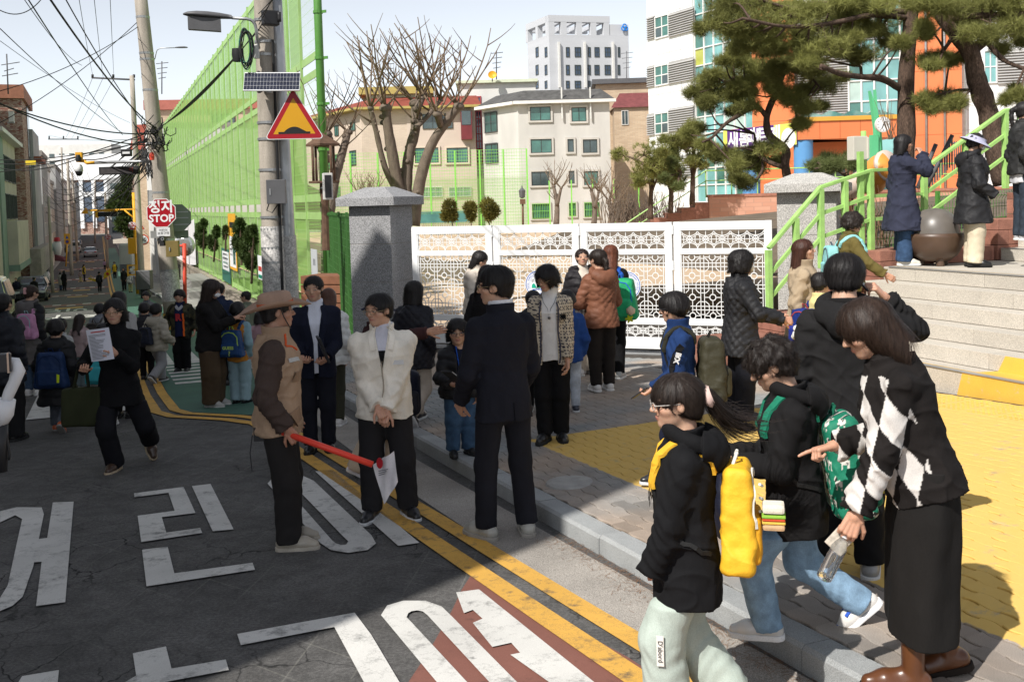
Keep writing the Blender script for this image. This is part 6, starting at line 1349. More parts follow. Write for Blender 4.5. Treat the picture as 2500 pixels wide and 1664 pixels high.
pine('leaning pine with cracked bark and a bent trunk at the far right',at(2452,450,16.4),[(zz([(2190,1100),(2130,860),(2090,680),(2020,480),(1990,330),(1900,210),(1810,100),(1700,-60)]),.19,.09,.0),(zz([(2070,230),(2130,310),(2200,370),(2330,420)]),.045,.03,-.5),(zz([(1985,540),(1900,540),(1830,560)]),.03,.015,.5),(zz([(2000,300),(2120,200),(2260,60),(2350,40)]),.08,.05,.4),(zz([(1830,110),(1960,100),(2150,90),(2330,80)]),.06,.04,-.6),(zz([(1870,200),(1850,260),(1810,330)]),.02,.012,-.3)],zc_([(1890,60,120,55),(2080,90,130,70),(2220,170,90,55),(1950,140,110,45),(1780,50,90,50),(1760,360,100,32),(1870,360,70,30),(1770,610,90,55),(1860,600,70,55),(2280,580,40,32),(1710,190,50,45),(2000,200,100,45),(2240,40,100,45),(2120,10,130,40),(2290,240,60,40),(1720,20,80,40)]),16.4,seed=3,per=100)
pine('low twisted pine whose crown hides the school entrance',at(1928,450,18.5),[(zz([(890,1080),(875,980),(880,900),(830,850),(775,800),(765,700),(800,600),(830,540)]),.085,.05,0.),(zz([(765,700),(700,640),(600,690),(520,740),(440,820),(380,850)]),.05,.02,-.6),(zz([(860,1000),(780,970),(720,930),(700,880),(690,800)]),.045,.02,.4),(zz([(700,1080),(740,1010),(730,930)]),.03,.02,.4),(zz([(800,600),(870,560),(920,600)]),.04,.02,.3),(zz([(700,640),(640,540),(560,480)]),.04,.02,-.3),(zz([(830,540),(880,430),(980,420),(1080,520)]),.04,.02,-.5)],zc_([(470,490,120,60),(420,560,80,50),(600,440,120,50),(740,440,120,60),(880,430,120,50),(1030,430,100,45),(1110,520,90,42),(940,600,100,45),(800,370,110,55),(560,370,80,36),(620,540,80,36),(420,620,70,50),(1000,650,60,32),(860,540,90,40),(640,640,80,36),(520,570,80,40),(340,770,60,40),(600,1010,80,75),(650,930,80,50),(480,930,70,45),(790,890,80,42),(980,740,40,26),(640,1100,60,30)]),18.5,seed=4,per=95,m=M_NEED)
pine('small dark pine bough just above the right gate pillar',at(2030,470,17.),[(zz([(1250,1060),(1150,1000),(1050,1010)]),.03,.012,0)],zc_([(1180,985,90,38),(1080,1010,70,30),(1260,960,50,26)]),17.,seed=5,per=70,m=M_NEED2)
for(x0,y0,cl,l,sd)in((1588,535,[(30,930,80,70),(120,900,80,70),(80,1000,90,60),(30,1050,60,50),(140,1020,70,50),(170,950,60,60)],'mid sized bushy pine standing in the yard left of the school',6),(1637,520,[(210,1000,50,50),(230,1080,60,40),(170,1080,50,35),(200,930,40,40)],'slimmer dark pine right beside the bushy yard pine',7),(1690,500,[(330,880,80,45),(260,840,60,40),(420,900,60,40),(340,950,60,40),(300,800,50,30)],'thin pale pine with a bare stem in front of the school louvres',8)):
 b_=[(1560+p[0]*.408,p[1]*.408)for p in cl];xs=sum(p[0]for p in b_)/len(b_);ys=sum(p[1]for p in b_)/len(b_)
 pine(l,at(x0,y0,45),[([(x0,y0),(x0+2,(y0+ys)/2),(xs,ys),(xs+5,ys-25)],.13,.05,0.),([(x0+2,(y0+ys)/2+10),(xs-18,ys+10)],.06,.03,.4),([(x0+2,(y0+ys)/2+5),(xs+18,ys+5)],.06,.03,-.4)],zc_(cl),45,per=60,nl=.24,nn=16,nw=.011,seed=sd,sc=2.2,m=M_NEED if sd!=7 else M_NEED2,thick=2)
def bush(label,cl,D,m,per=500,sz=.05,seed=1,name='conifer',stem=None,v=None):
 rng=np.random.default_rng(seed);P_=[(onv(x,y,v)if v else at(x,y,D),rx,ry)for x,y,rx,ry in cl];D=D or P_[0][0].y;k=D/2500;t=thing(name,label,'tree' if name=='conifer' else 'shrub',P_[-1][0]);mb=MB()
 lo=min(P_,key=lambda p:p[0].z-p[2]*k);b0=lo[0]-Vector((0,0,lo[2]*k+.5));hi=max(P_,key=lambda p:p[0].z);mb.tube([b0,b0.lerp(hi[0],.5),hi[0]],[.05,.04,.02],6)
 for p in P_:mb.tube([b0.lerp(hi[0],.3),p[0]],.02,5)
 mb.build('trunk',M_BARK,t);V_=[]
 for p,rx,ry in P_:
  u=rng.normal(size=(per,3));u/=np.linalg.norm(u,axis=1)[:,None];u*=rng.uniform(.35,1.08,(per,1))**.7;c=np.array(p)+u*np.array([rx*k,rx*k*.8,ry*k]);d=u+rng.normal(size=u.shape)*.5;d[:,2]+=.5;d/=np.linalg.norm(d,axis=1)[:,None];s=np.cross(d,rng.normal(size=u.shape));s/=np.linalg.norm(s,axis=1)[:,None];l=sz*rng.uniform(.6,1.4,(per,1))
  V_.append(np.stack([c-s*l*.35,c+s*l*.35,c+d*l*1.6],1).reshape(-1,3))
 V_=np.vstack(V_);o=obj('foliage',npmesh('foliage',V_,np.arange(len(V_)).reshape(-1,3),m),t);o['kind']='stuff';return t
VB=VF-.3
bush('ragged conifer against the netting, farthest left of the fence conifers',[(492,560,10,14),(485,575,8,10),(495,590,10,16),(498,545,6,8),(488,553,6,6)],None,M_CON,900,.085,1,v=VB)
bush('small conifer against the netting left of the orange notice',[(520,595,10,18),(528,570,7,10),(515,585,8,10),(529,560,4,6)],None,M_CON,900,.08,2,v=VB)
bush('tiny conifer tip above the orange notice',[(549,572,5,12),(551,560,4,8)],None,M_CON,500,.07,3,v=VB)
bush('tall dark conifer on the fence, second from the concrete pole',[(584,560,13,20),(580,590,12,22),(588,600,12,16),(586,546,8,10)],None,M_CON,1100,.075,4,v=VB)
bush('broad dark conifer on the fence nearest the concrete pole',[(606,600,19,26),(612,580,15,20),(600,620,14,18),(612,640,12,18),(610,565,6,10),(620,562,4,10)],None,M_CON,1200,.07,5,v=VB)
bush('tall spreading conifer over the right side of the street',[(300,470,18,20),(310,440,10,16),(290,500,24,22),(315,510,20,26),(300,545,18,20),(316,560,12,20),(275,505,12,10),(317,425,6,12)],108,M_CON,700,.26,6)
bush('low yellow green shrub beyond the gate, leftmost',[(1098,508,16,20),(1090,525,12,14),(1105,528,12,12)],72,M_SHR,700,.14,7,name='shrub');bush('low yellow green shrub beyond the gate, middle',[(1148,508,16,14),(1150,525,10,16)],72,M_SHR,700,.14,8,name='shrub');bush('low yellow green shrub beyond the gate, right',[(1190,505,18,20),(1205,515,14,16),(1195,525,12,14)],72,M_SHR,700,.14,9,name='shrub')
rng_=np.random.default_rng(3)
def twigs(label,pts,D,w_,h_,n,m=None):
 t=thing('twig_shrub',label,'shrub',at(pts[0][0],pts[0][1],D));mb=MB();rg=random.Random(int(D*10+n))
 for(x,y)in pts:
  b_=at(x,y,D)
  for i in range(n):d=Vector((rg.uniform(-w_,w_),rg.uniform(-w_,w_),h_*rg.uniform(.5,1.1)));p=b_+Vector((rg.uniform(-w_,w_)*.5,rg.uniform(-.2,.2),0));mb.tube([p,p+d*.5+Vector((rg.uniform(-.05,.05),0,0)),p+d],[.008*D/20,.006*D/20,.003*D/20],4)
 mb.build('stems',m or M_TWIG,t);return t
twigs('leafless twiggy hedge below the terrace steps',[(x,540,)for x in range(1495,1660,14)],52,.5,1.5,12,M_BARE);twigs('pale leafless saplings left of the yard pine',[(1475,545),(1510,545),(1535,542)],55,.6,2.6,9)
twigs('dry brown shrub behind the low garden fence',[(2085,600),(2150,600),(2240,590)],14.6,.22,.8,26,mat('dry_stem',(.22,.13,.08),.9,.2,5));twigs('bare twiggy bush beside the clock tower',[(2180,340)],30,.4,1.3,14)
# ================================================================ VEHICLES AND FAR STREET THINGS
def car(label,pos,hd,col,L_=4.7,Wd=1.84,Hh=1.45,kind='sedan',group=None,detail=True):
 """hd: unit (x,y) the nose points to"""
 h=Vector((hd[0],hd[1],0)).normalized();M=frame(Vector(pos),(h.y,-h.x,0),h)if False else None
 s=Vector((h.y,-h.x,0));Mx=Matrix.Identity(4)
 for i in range(3):Mx[i][0]=s[i];Mx[i][1]=h[i];Mx[i][2]=(0,0,1)[i];Mx[i][3]=pos[i]
 t=thing('parked_car',label,'car',pos,group=group)
 if kind=='sedan':st=[(-.5,.62,.80,.40),(-.47,.64,.88,.28),(-.36,.66,.95,.22),(-.30,.63,1.02,.22),(-.13,.56,1.42,.22),(.05,.55,1.45,.22),(.14,.57,1.36,.22),(.26,.66,1.0,.22),(.30,.68,.93,.22),(.42,.66,.84,.24),(.48,.60,.74,.30),(.5,.5,.62,.36)]
 elif kind=='van':st=[(-.5,.66,1.9,.35),(-.46,.68,1.95,.28),(0,.68,1.95,.25),(.28,.66,1.9,.25),(.38,.62,1.3,.25),(.46,.62,.95,.28),(.5,.55,.8,.34)]
 else:st=[(-.5,.6,1.2,.42),(-.46,.63,1.5,.3),(-.3,.64,1.66,.26),(.05,.64,1.68,.25),(.15,.64,1.6,.25),(.27,.68,1.12,.25),(.42,.66,1.0,.27),(.48,.6,.85,.32),(.5,.5,.7,.38)]
 mb=MB();n=12;vs_=[]
 for(y,_,zt,zb_)in st:
  belt=min(zt,.92 if kind!='van' else 1.1);hw=Wd/2*(1-.12*max(0,abs(y)-.38)/.12*1.0)
  topw=hw*(.74 if zt>1.2 else.9);prof=[(-hw*.9,zb_),(-hw,zb_+.12),(-hw,belt-.06),(-hw*.97,belt),(-topw,zt-.05),(-topw*.8,zt),(topw*.8,zt),(topw,zt-.05),(hw*.97,belt),(hw,belt-.06),(hw,zb_+.12),(hw*.9,zb_)]
  vs_+=[Mx@Vector((x,y*L_,z))for x,z in prof]
 k=len(st);mb.add(vs_,[(i*n+j,i*n+(j+1)%n,(i+1)*n+(j+1)%n,(i+1)*n+j)for i in range(k-1)for j in range(n)]+[tuple(range(n)),tuple(reversed(range((k-1)*n,k*n)))])
 cm=mat('car_paint_'+label.split()[0],col,.25,.04,2,spec=.6,coat=.6);mb.build('body',cm,t,smooth=False,bevel=.02)
 if kind=='sedan':gl_=[((-.30,1.0),(-.14,1.40)),((.06,1.43),(.255,1.02))];side=[(-.27,-.02),(0.0,.2)];ztop=1.36
 elif kind=='van':gl_=[((-.501,1.2),(-.501,1.75)),((.285,1.85),(.375,1.34))];side=[(-.4,-.1),(.05,.3)];ztop=1.75
 else:gl_=[((-.49,1.1),(-.462,1.46)),((.155,1.58),(.262,1.14))];side=[(-.4,-.02),(0.0,.2)];ztop=1.55
 for(a,b_)in gl_:
  mb=MB();off=.02 if a[0]<0 and kind=='sedan' else.02;w0,w1=Wd*.43,Wd*.36
  nv=Vector((0,-(b_[1]-a[1]),(b_[0]-a[0])*L_)).normalized()*(.03)
  if nv.z<0:nv=-nv
  q=[Vector((-w0 if a[1]<b_[1]else-w1,a[0]*L_,a[1])),Vector((w0 if a[1]<b_[1]else w1,a[0]*L_,a[1])),Vector((w1 if a[1]<b_[1]else w0,b_[0]*L_,b_[1])),Vector((-w1 if a[1]<b_[1]else-w0,b_[0]*L_,b_[1]))]
  if kind!='sedan' and a[0]<-.4:nv=Vector((0,-.03,.0))
  mb.add([Mx@(v+nv)for v in q]+[Mx@v for v in q],[(0,1,2,3),(0,4,5,1),(1,5,6,2),(2,6,7,3),(3,7,4,0)]);mb.build('windscreen' if a[0]>0 else 'rear_window',M_GLASS,t)
 for sx in(-1,1):
  for(y0,y1)in side:
   zb_=.96 if kind!='van' else 1.15;mb=MB();hw=Wd/2
   q=[(hw*.985,y0*L_,zb_),(hw*.985,y1*L_,zb_),(hw*.80,(y1 if y1<.1 else y1-.06)*L_,ztop),(hw*.80,(y0+.05 if y0<-.1 else y0)*L_,ztop)]
   mb.add([Mx@Vector((sx*(x+.012),y,z))for x,y,z in q]+[Mx@Vector((sx*(x-.03),y,z))for x,y,z in q],[(0,1,2,3),(0,1,5,4),(1,2,6,5),(2,3,7,6),(3,0,4,7)]);mb.build('side_window',M_GLASS,t)
  for y in(-.31,.31):
   mb=MB();mb.lathe([(.2,-.1),(.31,-.1),(.33,-.06),(.33,.06),(.31,.1),(.2,.1)],c=(0,0,0),n=20);w_=mb.build('wheel',M_BLK,t,M=Mx@Matrix.Translation((sx*(Wd/2-.1),y*L_,.33))@Matrix.Rotation(PI/2,4,'Y'),smooth=True)
   mb=MB();mb.lathe([(0,.09),(.06,.1),(.2,.08),(.21,.0),(.21,-.09)],c=(0,0,0),n=14);mb.build('rim',M_STEEL,w_,M=Mx@Matrix.Translation((sx*(Wd/2-.1),y*L_,.33))@Matrix.Rotation(PI/2*sx,4,'Y'))
  mb=MB();mb.obox((0,0,0),*[Mx.to_3x3()@Vector(a_)for a_ in((1,0,0),(0,1,0),(0,0,1))],(0,0),(0,0),(0,0))
  def lbox(nm,x,y,z,w_,d_,h_,m):b2=MB();c=Mx@Vector((x,y,z));X,Y_,Z=[Mx.to_3x3()@Vector(a_)for a_ in((1,0,0),(0,1,0),(0,0,1))];b2.obox(c,X,Y_,Z,(-w_/2,w_/2),(-d_/2,d_/2),(-h_/2,h_/2));b2.build(nm,m,t,bevel=.01)
  lbox('headlight',sx*Wd*.36,L_*.485,.68,.34,.12,.13,mat('headlight_glass',(.6,.62,.65),.1,.05,2));lbox('tail_light',sx*Wd*.37,-L_*.493,.78,.3,.1,.13,mat('tail_red',(.45,.02,.02),.25,.05,2));lbox('mirror',sx*(Wd/2+.1),L_*.17,1.0,.18,.1,.13,M_BLK)
 lbox('grille',0,L_*.497,.58,.8,.06,.18,M_BLK);lbox('number_plate',0,L_*.505,.43,.5,.05,.11,M_SWH);lbox('number_plate',0,-L_*.503,.62,.5,.05,.11,M_SWH);lbox('bumper',0,-L_*.49,.42,Wd*.9,.12,.16,M_BLK if col[0]<.1 else cm)
 return t
dn=(U[0],U[1]);upd=(-U[0],-U[1])
def cpos(d,v):return W(d,v,float(zroad(d)))
car('black sedan parked facing the camera on the left of the road',cpos(66.5,-3.9),upd,(.012,.013,.016),4.9)
car('silver sedan driving away down the middle of the road',cpos(165,-1.5),dn,(.32,.33,.35),4.7)
car('white van standing beyond the silver sedan on the left',cpos(185,-4.0),dn,(.65,.65,.66),4.6,1.8,1.9,'van')
car('charcoal suv parked on the right with its nose to the camera',cpos(128,3.9),upd,(.02,.02,.022),4.7,1.9,1.7,'suv')
car('ivory hatchback parked half hidden on the left pavement',cpos(101,-5.2),upd,(.6,.6,.6),4.2,1.8,1.5,'suv')
car('yellow and white taxi cut by the left edge behind the walkers',cpos(40.5,-3.95),upd,(.66,.60,.40),4.4,1.8,1.6,'suv')
car('dark grey sedan parked far down on the left',cpos(215,-4.3),upd,(.03,.03,.035),4.6)
bn_=thing('covered_bin','tall dark grey covered bin on the right pavement','bin',W(62,2.9,float(zroad(62))));mb=MB();q=at(353,683,56);mb.box(q,(.78,.5,1.05));mb.build('body',M_DGREY,bn_,bevel=.04);mb=MB();mb.box(q+Vector((0,0,-.8)),(.4,.3,.6));mb.build('stand',M_BLK,bn_)
ob=thing('traffic_barrier','orange folding traffic barrier with a white emblem by the mast','barrier',at(322,660,62));c=at(322,660,62);F=Fac((c.x,c.y),(1,.1));z=c.z
for(x0,x1,z0,z1)in((-.27,-.19,-.35,.35),(.19,.27,-.35,.35),(-.19,.19,.27,.35),(-.19,.19,-.3,-.22),(-.19,.19,.0,.06)):mb=MB();F.box(mb,x0,x1,z+z0,z+z1,0,.06);mb.build('bar',M_ORSIG,ob)
disc(F,0,z+.06,.1,.062,M_SWH,'emblem',ob)
tp=thing('tarpaulin_stall','grey tarpaulin covered stall with a white curved top on the right','stall',at(316,640,75));c=at(316,632,78);mb=MB();mb.box(c,(1.0,1.6,2.4));mb.build('cover',mat('grey_tarp',(.42,.42,.41),.8,.1,1),tp,bevel=.15);mb=MB();mb.box(c+Vector((0,-.82,-.6)),(.9,.02,.5));mb.build('print',M_INK,tp)
cn_=thing('shop_canopy','cream slanting shop canopy on the right beyond the conifer','canopy',at(308,590,100));mb=MB();c=at(308,588,100);mb.box(c,(2.0,1.5,.4));mb.build('roof',M_BEIGE,cn_)
dg=thing('statue','white decorated figure above the red awning on the left','statue',at(140,605,96));mb=MB();mb.lathe([(.05,-.9),(.3,-.6),(.42,0),(.36,.5),(.2,.75),(0,.8)],c=at(140,605,96),n=12);mb.build('body',M_WHTR,dg,smooth=True);mb=MB();mb.lathe([(.3,.5),(.25,.85),(0,.9)],c=at(140,602,95.9),n=10);mb.build('cap',M_SRED,dg,smooth=True)
aw=thing('red_awning','maroon slanting awning on the left pavement','awning',at(145,628,95));mb=MB();a,b_,c,d=at(133,620,96),at(160,628,94),at(160,636,93),at(134,634,95);mb.add([a,b_,c,d,a+Vector((0,0,-.1)),b_+Vector((0,0,-.1)),c+Vector((0,0,-.1)),d+Vector((0,0,-.1))],[(0,1,2,3),(7,6,5,4),(0,4,5,1),(1,5,6,2),(2,6,7,3),(3,7,4,0)]);mb.build('cloth',mat('maroon_cloth',(.22,.05,.06),.8,.1,2),aw)
st_=thing('doorway_steps','grey concrete steps at the doorway below the wall','steps',W(52,3.6,float(zroad(52))))
for k in range(3):mb=MB();mb.dvbox(46+k*3,58,3.3+k*.35,5.0,float(zroad(52))-.2,float(zroad(52))+.35+k*.3);mb.build('step',M_SIDE,st_)
# ================================================================ PEOPLE: implicit bodies and clothes, meshed by surface nets
F32=np.float32
def smin(a,b,k):h=np.clip(.5+.5*(b-a)/k,0,1);return b*(1-h)+a*h-k*h*(1-h)
def nrm(v):v=np.array(v,float);return v/max(1e-9,np.linalg.norm(v))
def cap(P,a,b,r0,r1,fold=0.,nf=5,flat=False,ph=0.):
 a=np.array(a,F32);b=np.array(b,F32);ba=b-a;L2=max(1e-9,float(ba@ba));L_=math.sqrt(L2);q=P-a;t=(q@ba)/L2;h=np.clip(t,0,1)
 r=r0+(r1-r0)*h
 if fold:r=r+fold*np.sin(6.283*nf*h+ph+4.5*np.sin((q[:,0]+q[:,1]*1.3)*16))*(.35+.65*np.abs(2*h-1)**1.5)
 d=np.linalg.norm(q-h[:,None]*ba,axis=1)-r
 return np.maximum(d,(t-1)*L_)if flat else d
def ell(P,c,r):r=np.array(r,F32);q=(P-np.array(c,F32))/r;k0=np.linalg.norm(q,axis=1);k1=np.linalg.norm(q/r,axis=1)+1e-6;return k0*(k0-1)/k1
def rbox(P,c,b,r):q=np.abs(P-np.array(c,F32))-(np.array(b,F32)-r);return np.linalg.norm(np.maximum(q,0),axis=1)+np.minimum(q.max(1),0)-r
def wob(P,f,s=0.):return np.sin(P[:,0]*f+s+1.7*np.sin(P[:,2]*f*.7+s))*np.sin(P[:,1]*f*.9+1.3*s+1.4*np.sin(P[:,0]*f*.8))*np.sin(P[:,2]*f*.6+2*s)
def nets(f,lo,hi,h,B=8):
 lo=np.array(lo,float)-2*h;n=(np.ceil((np.array(hi)+2*h-lo)/h/B)).astype(int);cc=np.stack(np.meshgrid(*[np.arange(k)for k in n],indexing='ij'),-1).reshape(-1,3)
 dc=f(((cc+.5)*B*h+lo).astype(F32));keep=np.abs(dc)<B*h*1.25;N=n*B
 D=np.repeat(np.repeat(np.repeat(dc.reshape(n).astype(F32),B,0),B,1),B,2);D=np.pad(D,((0,1),)*3,mode='edge')
 off=np.stack(np.meshgrid(*[np.arange(B+1)]*3,indexing='ij'),-1).reshape(-1,3);kk=cc[keep]
 for i in range(0,len(kk),500):
  g=(kk[i:i+500,None]*B+off[None]).reshape(-1,3);D[g[:,0],g[:,1],g[:,2]]=f((g*h+lo).astype(F32))
 S=D<0;c8=[(i,j,k)for i in(0,1)for j in(0,1)for k in(0,1)];nx,ny,nz=N
 cnt=sum(S[i:i+nx,j:j+ny,k:k+nz].astype(np.int8)for i,j,k in c8);A=np.stack(np.nonzero((cnt>0)&(cnt<8)),1);idx=np.full((nx,ny,nz),-1,np.int32);idx[A[:,0],A[:,1],A[:,2]]=np.arange(len(A))
 vals={c:D[A[:,0]+c[0],A[:,1]+c[1],A[:,2]+c[2]]for c in c8};acc=np.zeros((len(A),3));w_=np.zeros(len(A))
 for c in c8:
  for ax in range(3):
   if c[ax]==0:
    e=list(c);e[ax]=1;a,b=vals[c],vals[tuple(e)];m=(a<0)!=(b<0);t=np.where(m,a/np.where(m,a-b,1),0)
    for k in range(3):acc[:,k]+=np.where(m,c[k]+(t if k==ax else 0),0)
    w_+=m
 V_=(A+acc/w_[:,None])*h+lo;Q=[]
 for ax in range(3):
  o1,o2=[(1,2),(2,0),(0,1)][ax];s0=[slice(1,None)]*3;s1=[slice(1,None)]*3;s0[ax]=slice(0,-1)
  a,b=S[tuple(s0)],S[tuple(s1)];I=np.stack(np.nonzero(a!=b),1);fl=a[I[:,0],I[:,1],I[:,2]];I=I+1;I[:,ax]-=1
  ok=np.all(I<N,1);I,fl=I[ok],fl[ok]
  def cell(d1,d2):J=I.copy();J[:,o1]+=d1;J[:,o2]+=d2;return idx[J[:,0],J[:,1],J[:,2]]
  q=np.stack([cell(-1,-1),cell(0,-1),cell(0,0),cell(-1,0)],1);q[~fl]=q[~fl][:,::-1];Q.append(q[(q>=0).all(1)])
 return V_,np.vstack(Q)
def grad(f,P,e=.004):P=P.astype(F32);return np.stack([f(P+np.eye(3,dtype=F32)[k]*e)-f(P-np.eye(3,dtype=F32)[k]*e)for k in range(3)],1)/(2*e)
def stick(f,P,off=.004,it=4):
 P=np.array(P,float)
 for _ in range(it):g=grad(f,P);g/=np.maximum(np.linalg.norm(g,axis=1),.3)[:,None];P=P-g*(f(P.astype(F32))-off)[:,None]*.9
 g=grad(f,P);return P,g/np.maximum(np.linalg.norm(g,axis=1),1e-6)[:,None]
def setcol(me,col):a=me.color_attributes.new('Col','FLOAT_COLOR','POINT');c=np.ones((len(me.vertices),4),F32);c[:,:3]=col;a.data.foreach_set('color',c.ravel())
SKIN=mat('skin',(.5,.3,.2),.5,.06,60,.12,700,spec=.4,attr=True,sss=.12)
HAIRM={}
def hairmat(c):
 k=tuple(c)
 if k not in HAIRM:HAIRM[k]=mat('hair_%d'%len(HAIRM),[v*1.15+.002 for v in c],.52,.35,30,.3,90,spec=.32,stretch=(3,3,.5));
 return HAIRM[k]
FABM={}
def fab(c,kind='cloth'):
 k=(tuple(c)if not isinstance(c,str)else c,kind)
 if k not in FABM:
  a=isinstance(c,str);n_='fabric_%d'%len(FABM);c=(.5,.5,.5)if a else c
  FABM[k]=mat(n_,c,.6,.14,9,.5,22,spec=.22,attr=a,dist=.012)if kind=='nylon' else(mat(n_,c,.3,.12,8,.1,60,spec=.5)if kind=='leather' else(mat(n_,c,.9,.30,14,.5,26,spec=.2,dist=.010,fine=.12,fs=260)if kind=='denim' else mat(n_,c,.9,.16,7,.6,20,spec=.15,dist=.009,stretch=(1,1,.45),fine=.10,fs=420,attr=a)))
 return FABM[k]
def rotm(yaw,pitch,roll):return np.array(Matrix.Rotation(-R_(yaw),3,'Z')@Matrix.Rotation(-R_(pitch),3,'X')@Matrix.Rotation(R_(roll),3,'Y'))
def ik(a,t,l1,l2,pole):
 a=np.array(a,float);t=np.array(t,float);d=t-a;L_=min(np.linalg.norm(d),(l1+l2)*.998);d=nrm(d);t=a+d*L_;x=(l1*l1-l2*l2+L_*L_)/(2*L_);y=math.sqrt(max(0,l1*l1-x*x));p=np.array(pole,float);p=nrm(p-d*(p@d));return a+d*x+p*y,t
CURL={'relax':(22,28,18),'grip':(62,75,45),'flat':(4,6,4),'hold':(45,50,30)}
def hand_f(w_,d,n,side,hl,kind):
 """prims of a hand at wrist w_, pointing d, palm normal n, thumb side +-1 along s"""
 d=nrm(d);n=nrm(np.array(n)-d*(np.array(n)@d));s=np.cross(d,n)*side;pr=[];L_=[.40,.44,.41,.33]
 for i in range(4):
  o=(1.5-i)*.105;k0=w_+d*.04*hl+s*o*hl*.6;k1=w_+d*(.50-.03*abs(i-1.2))*hl+s*o*hl;pr.append((k0,k1,.085*hl,.068*hl))
  c=CURL['grip' if kind=='point' and i else('flat' if kind=='point' else kind)];a=0;p=k1;dd=nrm(d+s*o*.25)
  for j,fr in enumerate((.46,.30,.24)):
   a+=R_(c[j]*(1+.06*i));v=dd*math.cos(a)+n*math.sin(a);q=p+v*L_[i]*fr*hl;pr.append((p,q,(.050-.004*j)*hl,(.047-.005*j)*hl));p=q
 t0=w_+d*.12*hl+s*.16*hl;td=nrm(d*.75+s*.62+n*(.35 if kind!='flat' else.1));t1=t0+td*.26*hl;t2=t1+nrm(td*.8+d*.3+n*.35-s*(.25 if kind in('grip','hold','point')else 0))*.22*hl;pr+=[(w_+d*.05*hl+s*.05*hl,t0,.08*hl,.075*hl),(t0,t1,.062*hl,.054*hl),(t1,t2,.054*hl,.04*hl)]
 return lambda P:_un(P,pr,.012*hl)
def _un(P,pr,k):
 o=None
 for a,b,r0,r1 in pr:d=cap(P,a,b,r0,r1);o=d if o is None else smin(o,d,k)
 return o
PEOPLE=[]
def person(label,head=None,foot=None,H=1.65,face=0.,on='pave',pos=None,hs=.139,lean=0.,side=0.,twist=0.,hd=(0,0,0),la=None,ra=None,lf=None,rf=None,lh='relax',rh='relax',sex='f',skin=(.50,.30,.205),hair='bob',hcol=(.012,.010,.010),hk=None,top=None,shirt=None,bot=None,shoe=None,glasses=None,mask=None,h=None,strands=0,group=None,exp=0.,fat=1.,fit=True,lp=None,rp=None,beads=None,lipc=(.36,.12,.10)):
 T=dict(col=(.012,.012,.013),len=-.02,off=.012,flare=.0,sl=1.,wr=.004,quilt=0,puff=0,open=None,hood=None,collar=.5,kind='cloth',scol=None,colf=None,hem=None);T.update(top or{})
 Bt=dict(col=(.012,.012,.014),th=.060,kn=.044,an=.036,kind='cloth',len=.055,skirt=None);Bt.update(bot or{})
 S_=dict(col=(.6,.6,.6),sole=(.65,.65,.63),kind='leather',up=.03);S_.update(shoe or{})
 gz={'pave':zpave,'road':lambda d,v:float(zroad(d)),'side':lambda d,v:float(zroad(d))+.13}.get(on,(lambda d,v:on)if not isinstance(on,str)else None)
 fr=R_(face);fw=np.array([math.sin(fr),-math.cos(fr)]);rt=np.array([fw[1],-fw[0]])
 def skel(H):
  J={};shz=1-hs-.050;hz=.50 if hs<.15 else.485;sw={'m':.101,'f':.088,'c':.092}[sex]*fat**.5
  Lf=lf or(-.05,0,.042,-8,0);Rf=rf or(.05,0,.042,8,0)
  drop=0
  for ft,sx in((Lf,-1),(Rf,1)):
   dd=np.linalg.norm(np.array([ft[0]-sx*.05,ft[1]]));drop=max(drop,hz-ft[2]*.0-math.sqrt(max(.01,(hz-.045)**2-dd*dd))-.045)
  P_=np.array([side*.0,-.35*math.sin(R_(lean))*.25,hz+.015-max(0,drop)]);ax=nrm([math.tan(R_(side)),math.sin(R_(lean)),math.cos(R_(lean))]);X=nrm(np.cross([0,1,0],ax)if abs(ax[1])<.99 else[1,0,0]);X=-X if X[0]<0 else X
  ct,st=math.cos(R_(twist)),math.sin(R_(twist));Y=np.cross(ax,X);X,Y=X*ct-Y*st,X*st+Y*ct;N_=P_+ax*(shz+.012-hz)
  Rh=rotm(twist+hd[0],lean*.55+hd[1],hd[2]);up=Rh@np.array([0,0,1.]);fwh=Rh@np.array([0,1.,0]);nb=N_+ax*.015+Y*.004;Hc=nb+nrm(ax*.6+up*.4)*.012+fwh*.012+up*hs*.455
  J.update(P=P_,ax=ax,X=X,Y=Y,N=N_,Hc=Hc,Rh=Rh,hh=hs,sl=shz-hz,hz=hz)
  for nm,sx,tg,po in(('L',-1,la,lp),('R',1,ra,rp)):
   sh=N_+X*sx*sw-ax*.056;tg=tg if tg is not None else(sx*(sw+.020),.02,shz-.325);el,wr=ik(sh,tg,.172,.150,po if po is not None else(sx*.5,-1,-.35));J['sh'+nm]=sh;J['el'+nm]=el;J['wr'+nm]=wr
  for nm,sx,ft in(('L',-1,Lf),('R',1,Rf)):
   hp=P_+X*sx*.052-ax*.012;a=R_(ft[3]);pt=R_(ft[4]);fd=np.array([math.sin(a)*math.cos(pt),math.cos(a)*math.cos(pt),-math.sin(pt)]);kn,an=ik(hp,ft[:3],(hz-.045)*.511,(hz-.045)*.497,np.array([math.sin(a)*.6+.02*sx,1,0]));J['hp'+nm]=hp;J['kn'+nm]=kn;J['an'+nm]=an;J['fd'+nm]=fd
  return{k:(v*H if k not in('ax','X','Y','Rh','fdL','fdR')else v)for k,v in J.items()}
